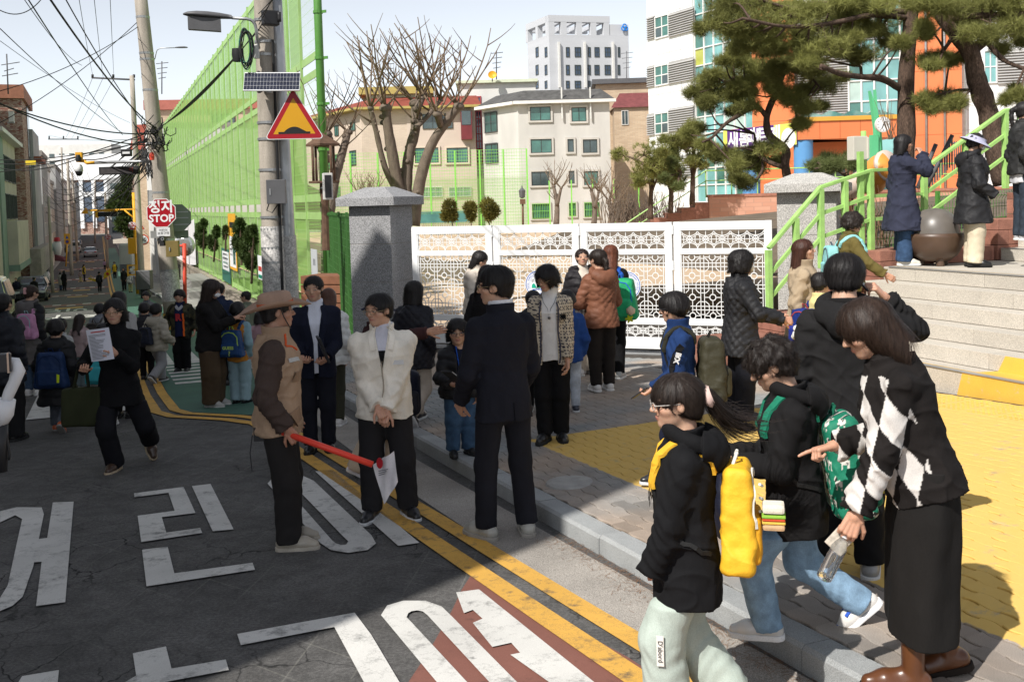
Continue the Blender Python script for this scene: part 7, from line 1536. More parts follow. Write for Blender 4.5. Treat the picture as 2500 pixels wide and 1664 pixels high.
 def place(H):
  J=skel(H);tp=J['Hc']+J['Rh']@np.array([0,-.05,.52])*J['hh'];o2=rt*tp[0]+fw*tp[1]
  if pos is not None:b=at(pos[0],700,pos[1]);b.z=gz(*dv(b));return J,b,tp
  if foot is not None:return J,hit(foot[0],foot[1]-4,gz),tp
  lo_,hi_=1.5,200.
  for _ in range(50):
   m=(lo_+hi_)/2;q=ray(*head)*m;b=np.array([q[0],q[1]])-o2;z=q[2]+CAMZ
   if z>gz(*dv(b))+tp[2]:lo_=m
   else:hi_=m
  q=ray(*head)*lo_;b=np.array([q[0],q[1]])-o2;return J,Vector((b[0],b[1],gz(*dv(b)))),tp
 J,b,tp=place(H)
 if foot is not None and head is not None and fit:
  for _ in range(4):
   o2=rt*tp[0]+fw*tp[1];w0=np.array([b.x+o2[0],b.y+o2[1],b.z+tp[2]-CAMZ]);yy=PPY-FPX*(w0@UP2)/(w0@FW);H*=max(.8,min(1.25,(foot[1]-head[1])/(foot[1]-yy)));J,b,tp=place(H)
 Y_=b.y;h=h or min(.011,max(.0042,Y_*.00095));big=Y_<9.5;hc=max(.0055,h*1.15)
 M=Matrix.Identity(4)
 for k in range(2):M[k][0]=rt[k];M[k][1]=fw[k];M[k][3]=b[k]
 M[2][3]=b.z;g=lambda n_:J[n_];hh=J['hh'];Rh=J['Rh'];Hc=J['Hc'];X,Yv,ax,Pp,N_=J['X'],J['Y'],J['ax'],J['P'],J['N']
# body
 def headf(P):
  q=((P-Hc.astype(F32))@Rh.astype(F32))/hh;ch=1.12 if sex=='c' else 1.
  d=ell(q,(0,-.06,.12),(.355,.435,.375));d=smin(d,ell(q,(0,.09,-.16),(.275*ch,.285,.33)),.09);d=smin(d,ell(q,(0,.25,-.375),(.115,.10,.085)),.10)
  aq=q.copy();aq[:,0]=np.abs(aq[:,0]);d=smin(d,ell(aq,(.19,.19,-.09),(.13*ch,.15,.12)),.06);d=smin(d,ell(aq,(.13,.315,.115),(.14,.06,.045)),.05);d=np.maximum(d,-ell(aq,(.145,.445,.02),(.10,.07,.045))*.9)if not hk=='x' else d
  d=smin(d,ell(aq,(.14,.325,.012),(.085,.05,.05)),.025)
  n=cap(q,(0,.36,.06),(0,.445,-.10),.028,.048);n=smin(n,ell(aq,(.052,.395,-.115),(.035,.05,.032)),.02);d=smin(d,n,.03)
  lw=.10+.02*exp;d=smin(d,ell(q,(0,.352,-.228),(lw,.05,.024)),.018);d=smin(d,ell(q,(0,.345,-.268),(lw*.85,.05,.026)),.018);sl=ell(q,(0,.41,-.247),(lw,.025,.007));d=np.maximum(d,-sl)
  ear=ell(aq,(.345,-.035,-.02),(.04,.075,.12));ear=np.maximum(ear,-ell(aq,(.40,-.015,-.01),(.035,.04,.07)));d=smin(d,ear,.02)
  return d*hh
 def skf(P):
  d=smin(headf(P),cap(P,N_-ax*.02,Hc+Rh@np.array([0,-.12,-.22])*hh,.041*hh/.134*(1.06 if sex=='m' else.92),.215*hh*(1.08 if sex=='m' else.95)),.02);return smin(d,ell(P,N_-ax*.055*H/1.65,(.10*H/1.65,.06,.06)),.03)
 lo=np.minimum(Hc,N_)-.62*hh-.02;hi=Hc+.62*hh;v1,f1=nets(skf,lo,hi,min(h,hh*.04));parts=[(v1,f1)];hl=.108*H
 HF={}
 for nm,sx,kd in(('L',-1,lh),('R',1,rh)):
  wr,el=g('wr'+nm),g('el'+nm);d=nrm(wr-el);kd,n=kd if isinstance(kd,tuple)else(kd,None)
  if n is None:n=nrm(np.array([-sx*.9,.35,-.1]))
  if kd=='none':continue
  n=np.array(n,float);f=hand_f(wr-d*.0,d,n,-sx if True else sx,hl,kd);HF[nm]=(wr,d,n)
  f2=lambda P,f=f,wr=wr,d=d:smin(f(P),cap(P,wr-d*.07*H,wr+d*.01,.030*H/1.65,.024*H/1.65),.01);parts.append(nets(f2,wr-hl*1.15,wr+hl*1.15,max(.0034,h*.55)))
 inner=lambda P:_un(P,[(Pp,N_,.06*H/1.65,.06*H/1.65)]+[(g(a+n),g(c+n),.03,.025)for n in 'LR' for a,c in(('sh','el'),('el','wr'),('hp','kn'),('kn','an'))],.03)
 parts.append(nets(inner,np.minimum.reduce([J[k]for k in J if k[:2]in('wr','el','an')]+[Pp])-.1,np.maximum.reduce([J[k]for k in J if k[:2]in('wr','el','an')]+[N_])+.1,.03))
 vs_,fs_,o=[],[],0
 for v,f in parts:vs_.append(v);fs_.append(f+o);o+=len(v)
 V_=np.vstack(vs_);me=npmesh('person',V_,np.vstack(fs_),SKIN,True)
 q=((V_-Hc)@Rh)/hh;c=np.tile(np.array(skin),(len(V_),1));aq=np.abs(q[:,0]);isf=np.linalg.norm(q,axis=1)<.75
 def tint(m,col,a):m=(np.clip(m,0,1)*isf*a)[:,None];return c*(1-m)+np.array(col)*m
 c=tint(np.exp(-(((aq-.19)/.1)**2+((q[:,2]+.1)/.09)**2)*1.)*(q[:,1]>.1),np.array(skin)*[1.08,.82,.8],.6);c=tint(((q[:,1]>.3)*np.exp(-((q[:,0]/.105)**4+((q[:,2]+.247)/.042)**4))),lipc,.85)
 if big or Y_<13:c=tint((q[:,1]>.18)*np.exp(-(((aq-.15)/.085)**4+((q[:,2]-.105-.02*np.exp(-((aq-.17)/.05)**2))/.020)**4)),np.array(hcol)*1.2+.01,.8)
 c=np.where((np.linalg.norm(V_-g('wrL'),axis=1)<hl*1.2)[:,None]|(np.linalg.norm(V_-g('wrR'),axis=1)<hl*1.2)[:,None],np.array(skin)*[1.04,.94,.92],c);setcol(me,c)
 root=obj('person',me,None,M);tag(root,label,'person',group);rec=dict(root=root,J=J,M=M,H=H,h=h,b=b,hl=hl,label=label)
 wl=lambda p:M@Vector(p)
 fcam=abs(((face-hd[0]-twist)+180)%360-180)<115
 if fcam and Y_<26:
  for sx in(-1,1):
   p,n=stick(headf,[Hc+Rh@np.array([sx*.145,.39,.012])*hh],.0);p=p[0];mb=MB();mb.cur=0;op=.017 if exp<.5 else.011
   for(rx,ry,rz_,yo,cu)in((.068,.022,op,.002,0),(.026,.022,op*.95,.006,1),(.075,.018,.006,.006+.0,1)):
    mb.cur=cu;zz_=op*.9 if rx>.07 else 0;mb.v0=len(mb.v);ri=[(-1,0),(-.7,.7),(0,1),(.7,.7),(1,0)]
    vs2=[];
    for a_ in np.linspace(-PI/2,PI/2,5):
     for b_ in np.linspace(0,2*PI,11)[:-1]:vs2.append(p+Rh@np.array([rx*math.cos(a_)*math.cos(b_),ry*math.sin(a_)*1.+yo,rz_*math.cos(a_)*math.sin(b_)+zz_+(-.006*sx*0)])*hh)
    mb.add(vs2,[(i*10+j,i*10+(j+1)%10,(i+1)*10+(j+1)%10,(i+1)*10+j)for i in range(4)for j in range(10)])
   mb.build('eye',[mat('eye_white',(.55,.52,.48),.25,.02,5),mat('iris_dark',(.018,.010,.008),.2,.02,5)],root,M,smooth=True)
# hair
 rn=np.random.default_rng(abs(hash(label))%1000 if False else len(PEOPLE)+3);HK=dict(len=0.,fr=.16,vol=1.,wv=.012,tail=None,ear=True,curl=0.,part=0.,wide=.33,back=.02,top=.0);HK.update({'short':dict(fr=.31,wv=.012,vol=.965,sl=.42),'bowl':dict(fr=.10,vol=1.04,ear=False,len=.12,wide=.30),'bob':dict(back=.09,len=.48,ear=False,fr=.17,wide=.27),'long':dict(len=1.15,ear=False,fr=.17,wide=.25,back=.26),'curly':dict(curl=.045,vol=1.1,ear=False,len=.22,fr=.13,wide=.27),'tail':dict(tail=[(0,-.50,.16),(0,-.70,.05),(0,-.72,-.35),(0,-.66,-.75)],fr=.18)}.get(hair,{}));HK.update(hk if isinstance(hk,dict)else{})
 if hair!='none':
  vol=HK['vol']
  def hairf(P):
   q=((P-Hc.astype(F32))@Rh.astype(F32))/hh;x=np.abs(q[:,0]);an=np.arctan2(q[:,0],q[:,1]-.02)
   d=ell(q,(0,-.065,.135),(.405*vol,.475*vol,.40*vol+HK['top']))
   if HK['len']<=.3:d=smin(d,ell(q,(0,-.20,-.10),(.325*vol,.275*vol,.27)),.05)
   if HK['len']>0:
    z=q[:,2];L_=HK['len'];t=np.clip((.1-z)/(L_+.1),0,1);rx=(.425+.03*np.sin(t*3))*vol*(1-.18*t*(L_>.7));ry=.42*vol-.14*t*(L_>.6);cy=-.09-HK['back']*t*2
    k=np.sqrt((q[:,0]/rx)**2+((q[:,1]-cy)/ry)**2);dd=(k-1)*np.minimum(rx,ry);dd=np.maximum(dd,np.maximum(z-.15,-L_+.03*np.sin(an*9)-z));d=smin(d,dd,.06)
   d=d+HK['wv']*.7*(np.sin(an*34+5*np.sin(q[:,2]*6))*.4+.6*np.sin(an*15+3*q[:,2]))-(HK['curl']*wob(q,17.,1.)+HK['curl']*.5*wob(q,31.,2.)if HK['curl']else 0)
   fc=ell(q,(0,.56,-.26+HK['fr']-.16),(HK['wide']+.02,.50,.44));low=np.maximum(np.maximum(x-HK['wide'],q[:,2]+.12),.02-q[:,1])if HK['len']>0 else 9.;cut=np.minimum(fc,low)
   if HK['len']<=0:cut=np.minimum(cut,np.maximum(q[:,2]+.26+.35*np.clip(q[:,1]+.25,-.2,.5)*-1.2,-1));cut=np.minimum(cut,np.maximum(q[:,2]+.33,-(q[:,1]+.9)))
   if HK['ear']:aq2=q.copy();aq2[:,0]=x;cut=np.minimum(cut,ell(aq2,(.42,.03,-.10),(.16,.17,.21)))
   d=np.maximum(d,-cut+.012*np.sin(q[:,0]*40+q[:,2]*9))
   if HK['tail']:
    tp_=HK['tail'];r=[.13,.12,.11,.085,.05,.03];m_=len(tp_)
    for i in range(m_-1):d=smin(d,cap(q,tp_[i],tp_[i+1],r[min(i,5)]*HK.get('tr',1),r[min(i+1,5)]*HK.get('tr',1))+.012*np.sin(an*20+q[:,2]*20),.04)
   return d*hh
  ext=.65*hh;pl=[Hc]+[Hc+Rh@np.array(p)*hh for p in(HK['tail']or[])];lo=np.minimum.reduce(pl)-ext;hi=np.maximum.reduce(pl)+ext;lo[2]=min(lo[2],Hc[2]-(HK['len']+.3)*hh)
  hv,hf=nets(hairf,lo,hi,max(h,hh*.02));hm=npmesh('hair',hv,hf,hairmat(hcol),True);ho=obj('hair',hm,root,M)
  if strands:
   k=int(strands*1.7);P0=hv[rn.integers(0,len(hv),k)]+rn.normal(size=(k,3))*.003;L_=[];P1=P0;wdt=rn.uniform(.0005,.0012,(k,1));off=rn.uniform(.001,.011 if HK['curl']or HK['wv']>.013 else.007,k)
   crown=Hc+Rh@np.array([0,-.12,.55])*hh;tl=np.array(HK['flow'])if 'flow' in HK else None;jit=rn.normal(size=(k,3))*.35*(1+6*HK['curl']*3)
   for s_ in range(7):
    P1,n_=stick(hairf,P1,off*(.5+.28*s_),2)if s_<(6 if not HK.get('fly')else 4)else(P1,n_);L_.append((P1,n_));q=P1-crown;dr=q/np.linalg.norm(q,axis=1)[:,None]+np.array([0,0,-.9])+jit*(1+.6*math.sin(s_*1.3)*(HK['curl']>0))
    if tl is not None:back=(((P1-Hc)@Rh)[:,1]<-.1*hh)[:,None];dr=np.where(back,dr*.3+tl,dr)
    dr=dr-n_*(dr*n_).sum(1)[:,None];dr/=np.linalg.norm(dr,axis=1)[:,None]+1e-6;P1=P1+dr*hh*.085*HK.get('sl',1.)
   sv=[]
   for i,(p,n_)in enumerate(L_):d_=(L_[min(i+1,6)][0]-L_[max(i-1,0)][0]);s=np.cross(d_,n_);s/=np.linalg.norm(s,axis=1)[:,None]+1e-6;w2=wdt*(1-i/6.3);sv+=[p-s*w2,p+s*w2]
   sv=np.stack(sv,1).reshape(-1,3);bi=np.arange(k)[:,None]*14;sf=np.vstack([bi+np.array([[2*i,2*i+1,2*i+3,2*i+2]])for i in range(6)]);so=obj('hair_strands',npmesh('hair_strands',sv,sf,hairmat(hcol),True),root,M);so['kind']='stuff'
# torso clothing
 sc=H*fat;W_={'m':(.094,.083,.104,.100),'f':(.094,.074,.090,.086),'c':(.088,.082,.094,.092)}[sex]
 tz=np.array([-.45,-.25,-.1,0,.11,.22,.285,.325])*H;sl_=J['sl'];tz[4:]*=sl_/(.315*H)
 def torso(P,off,flare,top_=1.):
  q=P-Pp.astype(F32);t=q@ax.astype(F32);x=q@X.astype(F32);y=q@Yv.astype(F32);fl=np.clip(-t/H,0,.6)*flare;rx=np.interp(t,tz,np.array([W_[0]*.98,W_[0],W_[0]*1.02,W_[0],W_[1],W_[2],W_[3]*.86,.038])*sc)+off*(1-.6*(t>tz[6]))+fl*H;ry=np.interp(t,tz,np.array([.07,.072,.074,.070,.060,.070,.058,.040])*sc*(1.1 if sex=='f' else 1.))+off+fl*H*.8
  yc=np.interp(t,tz,np.array([0,0,-.002,-.004,.004,.006,-.004,-.008])*H);k=(np.abs(x/rx)**2.4+np.abs((y-yc)/ry)**2.4)**(1/2.4);return(k-1)*np.minimum(rx,ry)*.95,t,x,y
 def mktop(T,sleeves=True,oo=0.):
  zb=T['len']*H;slr=H*T['sl']*fat**.5*(.9 if sex=='f' else 1.);off=T['off']+oo
  def slf(P):
   d=None
   for n in 'LR':
    e=cap(P,g('sh'+n),g('el'+n),.034*slr+off*.5,.031*slr+off*.45,T['wr']*1.1,3,ph=1.);pass;e2=cap(P,g('el'+n),g('wr'+n)-nrm(g('wr'+n)-g('el'+n))*.012,.031*slr+off*.45,.026*slr+off*.45,T['wr']*1.2,4,flat=True);e=smin(e,e2,.015);d=e if d is None else np.minimum(d,e)
   return d
  def deco(P,d,t,x,y):
   if T['wr']:w3=wob(P,19.,2.);d=d+T['wr']*(.8*wob(P,24.,1.)+.4*wob(P,45.,3.))-T['wr']*1.1*((1-np.abs(np.sin(15*(x*.8-t*.5+y*.6)+2.*w3)))**2.4+(1-np.abs(np.sin(19*(t*.9+x*.35)+2.2*wob(P,12.,5.))))**2.4)
   if T['quilt']:L_=T['quilt'];s=x+y*.8;d=d-.012*np.sqrt(np.abs(np.sin(PI*(s+t)/L_)*np.sin(PI*(s-t)/L_)))
   if T['puff']:L_=T['puff'];d=d-.014*np.sqrt(np.abs(np.sin(PI*(t+.012*np.sin(x*30))/L_)))
   return d
  def f(P):
   d,t,x,y=torso(P,off,T['flare']);d=smin(d,np.where(t>tz[7]+.006*H,(t-tz[7])*.9,d),.01)if False else np.maximum(d,(t-tz[7]-.004*H))
   for n in 'LR':d=smin(d,cap(P,N_-ax*.030*H+X*(.035*H if n=='R' else-.035*H),g('sh'+n),.025*H+off*.3,.029*slr+off*.45),.02*H)
   if sleeves:d=smin(d,slf(P),.03*H/1.65)
   d=smin(d,cap(P,N_-ax*.045*H,N_+ax*.006*H,.058*H,.045*H),.015)if not T['hood']else d;d=deco(P,d,t,x,y);hemw=zb+(.006*np.sin(x*30+y*22)if not T['hem']else T['hem'](x,y)*H)
   if T['hood']is not None:
    hc=N_-Yv*.055*H-ax*.012*H;q=P-hc.astype(F32);u=q@X.astype(F32);v=q@Yv.astype(F32);w2=q@ax.astype(F32);rr=np.sqrt((u/1.15)**2+(v*.95-.03*H)**2)
    dh=np.sqrt((rr-.062*H)**2+((w2-.35*v)*.8)**2)-(.019*H)*(1+.65*(v<0));dh=smin(dh,ell(P,hc-Yv*.03*H-ax*.035*H,(.07*H,.036*H,.05*H)),.02)+.003*wob(P,50.);d=np.minimum(d,dh)if T['hood']else d
   if T['collar']:
    q=P-N_.astype(F32);u=q@X.astype(F32);v=q@Yv.astype(F32);w2=q@ax.astype(F32);rr=np.sqrt(u*u+(v-.004)**2);rc=T.get('rc',.0415)*H*min(1.25,hh/(.134*H))+.005;wdg=.008*H+.42*(w2+.05*H)-np.abs(u);dcol=np.maximum(np.where((v>0)&(T['collar']<.68),wdg,-1.),np.maximum(np.abs(rr-rc-.12*w2)-.006-off*.12,np.abs(w2+.020*H-.12*(v<0)*(-v))-.046*H*(.5+T['collar'])));d=smin(d,dcol,.008)
   inn=(t<-.02*H)&(False);d=np.maximum(d,hemw-t if not T['hem']else hemw-t)
   if T['open']is not None:
    wt,wb_=T['open'];w2=np.interp(t,[min(zb,0),tz[4],tz[7]],[wb_*H,wb_*H*.9,wt*H]);d=np.maximum(d,-np.maximum(np.abs(x)-w2,.0-y))
   return d
  return f,slf
 pts=[J[k]for k in('shL','shR','elL','elR','wrL','wrR','N','P')]
 f,slf=mktop(T);lo=np.minimum.reduce(pts+[Pp+ax*T['len']*H])-.17*H-T['flare']*.3-T['off'];hi=np.maximum.reduce(pts)+.13*H+T['off'];tv,tf=nets(f,lo,hi,hc)
 mats_=[fab('a' if T['colf']else T['col'],T['kind'])];mi=None
 if T['scol']is not None:fc=tv[tf].mean(1).astype(F32);mi=((slf(fc)-.004)<torso(fc,T['off'],T['flare'])[0]).astype(np.int32);mats_.append(fab(T['scol'],T['kind']))
 tm=npmesh(T.get('name','jacket'),tv,tf,mats_,True,mi)
 if T['colf']:q=tv-Pp;setcol(tm,T['colf'](q@X/H,q@Yv/H,q@ax/H,tv))
 obj(T.get('name','jacket'),tm,root,M);rec['topf']=mktop(dict(T,hood=None,collar=0,quilt=0,puff=0))[0]if not T['open']else mktop(dict(T,hood=None))[0];rec['torf']=mktop(dict(T,hood=None,collar=0,quilt=0,puff=0,open=None),False)[0]
 if shirt is not None or T['open']is not None:
  s2=dict(T);s2.update(dict(off=.004,open=None,hood=None,quilt=0,puff=0,len=max(-.06,T['len']),wr=.002,flare=0,scol=None,colf=None,collar=.42,hem=None,kind='cloth'));s2['rc']=.0365;s2.update(shirt or{});fs2,_=mktop(s2,False);sv,sf=nets(fs2,np.minimum(Pp,N_)-.2*H,np.maximum(Pp,N_)+.14*H,hc);obj('shirt',npmesh('shirt',sv,sf,fab(s2['col'],s2['kind']),True),root,M);rec['shf']=fs2
# trousers or skirt
 if Bt['skirt']:
  zt_,zb_,w0,w1=Bt['skirt'];
  def kf(P):t=P[:,2]/H;w2=np.interp(t,[zb_,zt_-.12,zt_],[w1,max(w0,w1)*.98,w0])*H;an=np.arctan2(P[:,0]-Pp[0],P[:,1]-Pp[1]);k=np.sqrt(((P[:,0]-Pp[0])/w2)**2+((P[:,1]-Pp[1]-.02*(zt_-t))/(w2*.74))**2);d=(k-1)*w2*.74+.005*np.sin(an*7+P[:,2]*6)+.003*wob(P,22.);return np.maximum(d,np.maximum(t-zt_,zb_-t+.03*np.sin(an))*H)
  sv,sf=nets(kf,Pp-np.array([.25*H,.25*H,.62*H]),Pp+np.array([.25*H,.25*H,.14*H]),hc);obj('skirt',npmesh('skirt',sv,sf,fab(Bt['col'],Bt['kind']),True),root,M)
 else:
  zh=T['len']*H+.012;
  def pf(P):
   d=ell(P,Pp-ax*.005*H,(.098*sc,.074*sc,.085*H))
   for n in 'LR':
    hp,kn,an=g('hp'+n),g('kn'+n),g('an'+n);sd=nrm(an-kn);e=smin(cap(P,hp,kn,Bt['th']*sc,Bt['kn']*sc,.002,3),cap(P,kn,an+sd*(Bt['an']>.045)*.012*H-sd*max(0,Bt['len']-.055)*H,Bt['kn']*sc,Bt['an']*sc,.003,4,flat=True,ph=2.),.03);d=smin(d,e,.018*H)
   t=(P-Pp.astype(F32))@ax.astype(F32);return d+.002*wob(P,40.)+.05*np.clip((t-zh)/(.03*H),0,1)
  pl=[g(k+n)for k in('hp','kn','an')for n in 'LR']+[Pp];sv,sf=nets(pf,np.minimum.reduce(pl)-.12*H,np.maximum.reduce(pl)+.11*H,hc);obj('trousers',npmesh('trousers',sv,sf,fab(Bt['col'],Bt['kind']),True),root,M);rec['botf']=pf
# shoes
 for n in 'LR':
  an,fd=g('an'+n),J['fd'+n];sd=nrm(np.cross(fd,[0,0,1]));upv=np.cross(sd,fd);he=an-fd*.026*H-upv*.016*H;to=an+fd*.098*H-upv*.024*H;ba=an+fd*.06*H-upv*.018*H
  def shf(P):
   q=P-an.astype(F32);w2=q@upv.astype(F32);d=smin(cap(P,he,ba,.026*H,.027*H),cap(P,ba,to,.027*H,.019*H),.02);d=smin(d,cap(P,an-fd*.006*H-upv*.005*H,an+upv*(S_['up']*H-.012*H)-fd*.008*H,.027*H,.027*H+.004,flat=True),.02);d=smin(d,cap(P,an+fd*.02*H,an+fd*.055*H-upv*.01*H,.018*H,.018*H),.012);return np.maximum(d,-w2-.036*H)
  def sof(P):q=P-an.astype(F32);w2=q@upv.astype(F32);d=np.minimum(cap(P-w2[:,None]*upv.astype(F32),he-upv*(he-an).dot(upv),ba-upv*(ba-an).dot(upv),.029*H,.031*H),cap(P-w2[:,None]*upv.astype(F32),ba-upv*(ba-an).dot(upv),to-upv*(to-an).dot(upv),.031*H,.023*H));return np.maximum(d,np.abs(w2+.036*H)-.009*H)
  lo=np.minimum(he,to)-.05*H;hi=np.maximum(he,to)+(.06+S_['up'])*H;sv,sf=nets(shf,lo,hi,max(.004,h*.9));rec['foot'+n]=shf;so=obj('shoe',npmesh('shoe',sv,sf,fab(S_['col'],S_['kind']),True),root,M);sv,sf=nets(sof,lo,hi,max(.004,h*.8));obj('sole',npmesh('sole',sv,sf,fab(S_['sole'],'cloth'),True),so,M)
# face things
 if glasses:
  mb=MB();gm=mat('glasses_'+glasses,{'gold':(.30,.22,.13),'dark':(.03,.03,.035),'clear':(.36,.33,.30)}[glasses],.3,.02,3,metal=.6 if glasses=='gold' else 0.)
  for sx in(-1,1):
   mb.tube([Hc+Rh@np.array([sx*.15+.098*math.cos(a_),.455-.16*(sx*.15+.098*math.cos(a_))**2*4,-.012+.07*math.sin(a_)])*hh for a_ in np.linspace(0,2*PI,17)[:-1]],.0014+.00022*Y_*.4,5,closed=True);mb.tube([Hc+Rh@np.array([sx*.27,.44,.02])*hh,Hc+Rh@np.array([sx*.365,.2,.03])*hh,Hc+Rh@np.array([sx*.375,-.02,.03])*hh],.0015+.00035*Y_*.3,5)
  mb.tube([Hc+Rh@np.array([x,.462,.02])*hh for x in(-.05,0,.05)],.0018,5);mb.build('glasses',gm,root,M)
 if mask:
  fm=lambda P:np.maximum(headf(P)-.012,-9);
  def mf(P):q=((P-Hc.astype(F32))@Rh.astype(F32))/hh;d=ell(q,(0,.27,-.22),(.26,.22,.20));return np.maximum(d*hh,np.maximum(-(headf(P)-.002),.12-q[:,1])*1.)
  sv,sf=nets(mf,Hc-.6*hh,Hc+.6*hh,max(h*.9,.0045));obj('mask',npmesh('mask',sv,sf,fab(mask),True),root,M);mb=MB()
  for sx in(-1,1):mb.tube([Hc+Rh@np.array([sx*.25,.3,-.15])*hh,Hc+Rh@np.array([sx*.35,.0,-.02])*hh],.0025,4)
  mb.build('ear_loop',fab(mask),root,M)
 rec.update(wl=wl,HF=HF,Hc=Hc,Rh=Rh,hh=hh,X=X,Y=Yv,ax=ax,P=Pp,N=N_,tz=tz,headf=headf,hairf=hairf if hair!='none' else headf);PEOPLE.append(rec);return rec
def ribbon(f,pts,w_,off,mt,par,M,name,n=None,th=.004):
 P_=[np.array(p,float)for p in pts];out=[]
 for a,b in zip(P_[:-1],P_[1:]):out+=[a+(b-a)*i/5 for i in range(5)]
 out.append(P_[-1]);Q,nn=stick(f,out,off,5);mb=MB();vs_=[]
 for i in range(len(Q)):
  t=Q[min(i+1,len(Q)-1)]-Q[max(i-1,0)];s=nrm(np.cross(t,nn[i]))*w_/2;vs_+=[Q[i]-s-nn[i]*.004,Q[i]-s*.9+nn[i]*th,Q[i]+s*.9+nn[i]*th,Q[i]+s-nn[i]*.004]
 mb.add(vs_,[(i*4+j,i*4+j+1,i*4+5+j,i*4+4+j)for i in range(len(Q)-1)for j in range(3)]);return mb.build(name,mt,par,M,smooth=False)
def TL(r,x,y,z):return r['P']+(r['X']*x+r['Y']*y+r['ax']*z)*r['H']
def backpack(r,label,col,col2=None,size=(.30,.16,.40),z=.14,dx=0.,pcol=None,group=None,strap=None,tilt=0.,colf=None,sides=True):
 H=r['H'];off=.075*H+.02;c=TL(r,dx,0,z)-r['Y']*(off+size[1]*.5+.012);X,Y,ax=r['X'],r['Y'],nrm(r['ax']-r['Y']*math.tan(R_(tilt)));Y2=np.cross(ax,X);Rm=np.stack([X,Y2,ax],1).astype(F32);t=thing('backpack',label,'backpack',r['wl'](c),group=group);h=max(.005,r['h']*1.1);sx,sy,sz=np.array(size)/2
 def bf(P):q=(P-c.astype(F32))@Rm;q=q*np.stack([1+.18*np.clip(q[:,2]/sz,-1,1),1+.25*np.clip(q[:,2]/sz,0,1),np.ones(len(q))],1).astype(F32);return rbox(q,(0,0,0),(sx,sy,sz),min(sx,sy)*.5)+.006*wob(P,24.)+.004*wob(P,50.)-.004*(1-np.abs(np.sin(q[:,2]*28+4*wob(P,11.))))**2
 def pk(P):q=(P-c.astype(F32))@Rm;return rbox(q,(0,-sy*.95,-sz*.38),(sx*.82,sy*.45,sz*.46),sy*.35)+.003*wob(P,40.)
 e=np.array([1.,1,1])*max(size)*.75;M=r['M'];v,f=nets(bf,c-e,c+e,h);me=npmesh('body',v,f,fab('a' if colf else col,'nylon'),True)
 if colf:setcol(me,colf((v-c)@X,(v-c)@ax,(v-c)@Y2))
 obj('body',me,t,M);v,f=nets(pk,c-e,c+e,h);me=npmesh('front_pocket',v,f,fab('a' if colf else(pcol or col),'nylon'),True)
 if colf:setcol(me,colf((v-c)@X,(v-c)@ax,(v-c)@Y2))
 obj('front_pocket',me,t,M)
 uf=lambda P:np.minimum(bf(P),pk(P));zp=[c+X*a*sx*.8+ax*b*sz-Y2*sy for a,b in((-1,-.1),(-.95,.5),(-.5,.82),(0,.9),(.5,.82),(.95,.5),(1,-.1))];ribbon(uf,zp,.012,.002,fab(col2 or(.02,.02,.02)),t,M,'zip');mb=MB();mb.tube([c+ax*sz*.95+X*.03+Y2*sy*.3,c+ax*(sz+.045)+X*.02,c+ax*(sz+.045)-X*.02,c+ax*sz*.95-X*.03+Y2*sy*.3],.007,6);mb.build('handle',fab(col2 or col),t,M)
 for s in(-1,1):
  a=[TL(r,s*.045+dx,-.09,.24),TL(r,s*.058,-.04,.30),TL(r,s*.060,.02,.315),TL(r,s*.064,.06,.28),TL(r,s*.070,.08,.20),TL(r,s*.085,.05,.11),TL(r,s*.095,.0,.06),TL(r,s*.085,-.07,.03)];ribbon(r['torf'],a[:5],.038*H/1.4+.003,.006,fab(strap or col,'nylon'),t,M,'strap',th=.009);ribbon(r['torf'],a[4:],.018,.006,fab((.012,.012,.012),'nylon'),t,M,'strap_webbing')
 r['bag']=dict(t=t,f=uf,c=c,X=X,ax=ax,Y=Y2,s=(sx,sy,sz));return t
def badge(f,p,x,y,me_txt,size,m,par,M,off=.006,name='lettering',bold=0.):
 Q,n=stick(f,[p],off);me=text_mesh(me_txt,size,m,bold);Mx=frame(Q[0],x,y);Mx=M@Mx;return obj(name,me,par,Mx)
def patch(f,p,x,y,poly,m,par,M,off=.005,name='patch'):
 Q,n=stick(f,[p],off);mb=MB();mb.prism(poly,0,.003,frame(Q[0],x,y));return mb.build(name,m,par,M)
def held(name,label,cat,r,nm,make,dist=.55,nrm_off=.25):
 wr,d,n=r['HF'][nm];c=wr+d*r['hl']*dist+n*r['hl']*nrm_off;t=thing(name,label,cat,r['wl'](c));make(t,c,d,n,np.cross(d,n),r['M']);return t
def slab(t,M,name,c,x,y,w_,h_,d_,m,bevel=.004):mb=MB();x=nrm(x);y=nrm(np.array(y)-x*(np.array(y)@x));mb.obox(c,x,y,np.cross(x,y),(-w_/2,w_/2),(-h_/2,h_/2),(-d_/2,d_/2));return mb.build(name,m,t,M,bevel=bevel)
# ================================================================ THE PEOPLE OF THE PHOTOGRAPH
BLK=(.008,.008,.009);NVY=(.009,.011,.024);JEAN=(.055,.10,.19);WS=dict(col=(.62,.60,.58),sole=(.66,.65,.63));BS=dict(col=(.016,.016,.017),sole=(.03,.03,.03));BWS=dict(col=(.02,.02,.022),sole=(.6,.6,.6));BROWN=(.035,.016,.010)
def P_(x,y,z):return(x,y,z)
def tool_slab(w_,h_,d_,m,nm='body',up=1.):
 def mk(t,c,d,n,s,M):slab(t,M,nm,c,s,d,w_,h_,d_,m)
 return mk
M_PH=mat('phone_glass',(.02,.02,.025),.15,.05,2,spec=.7)
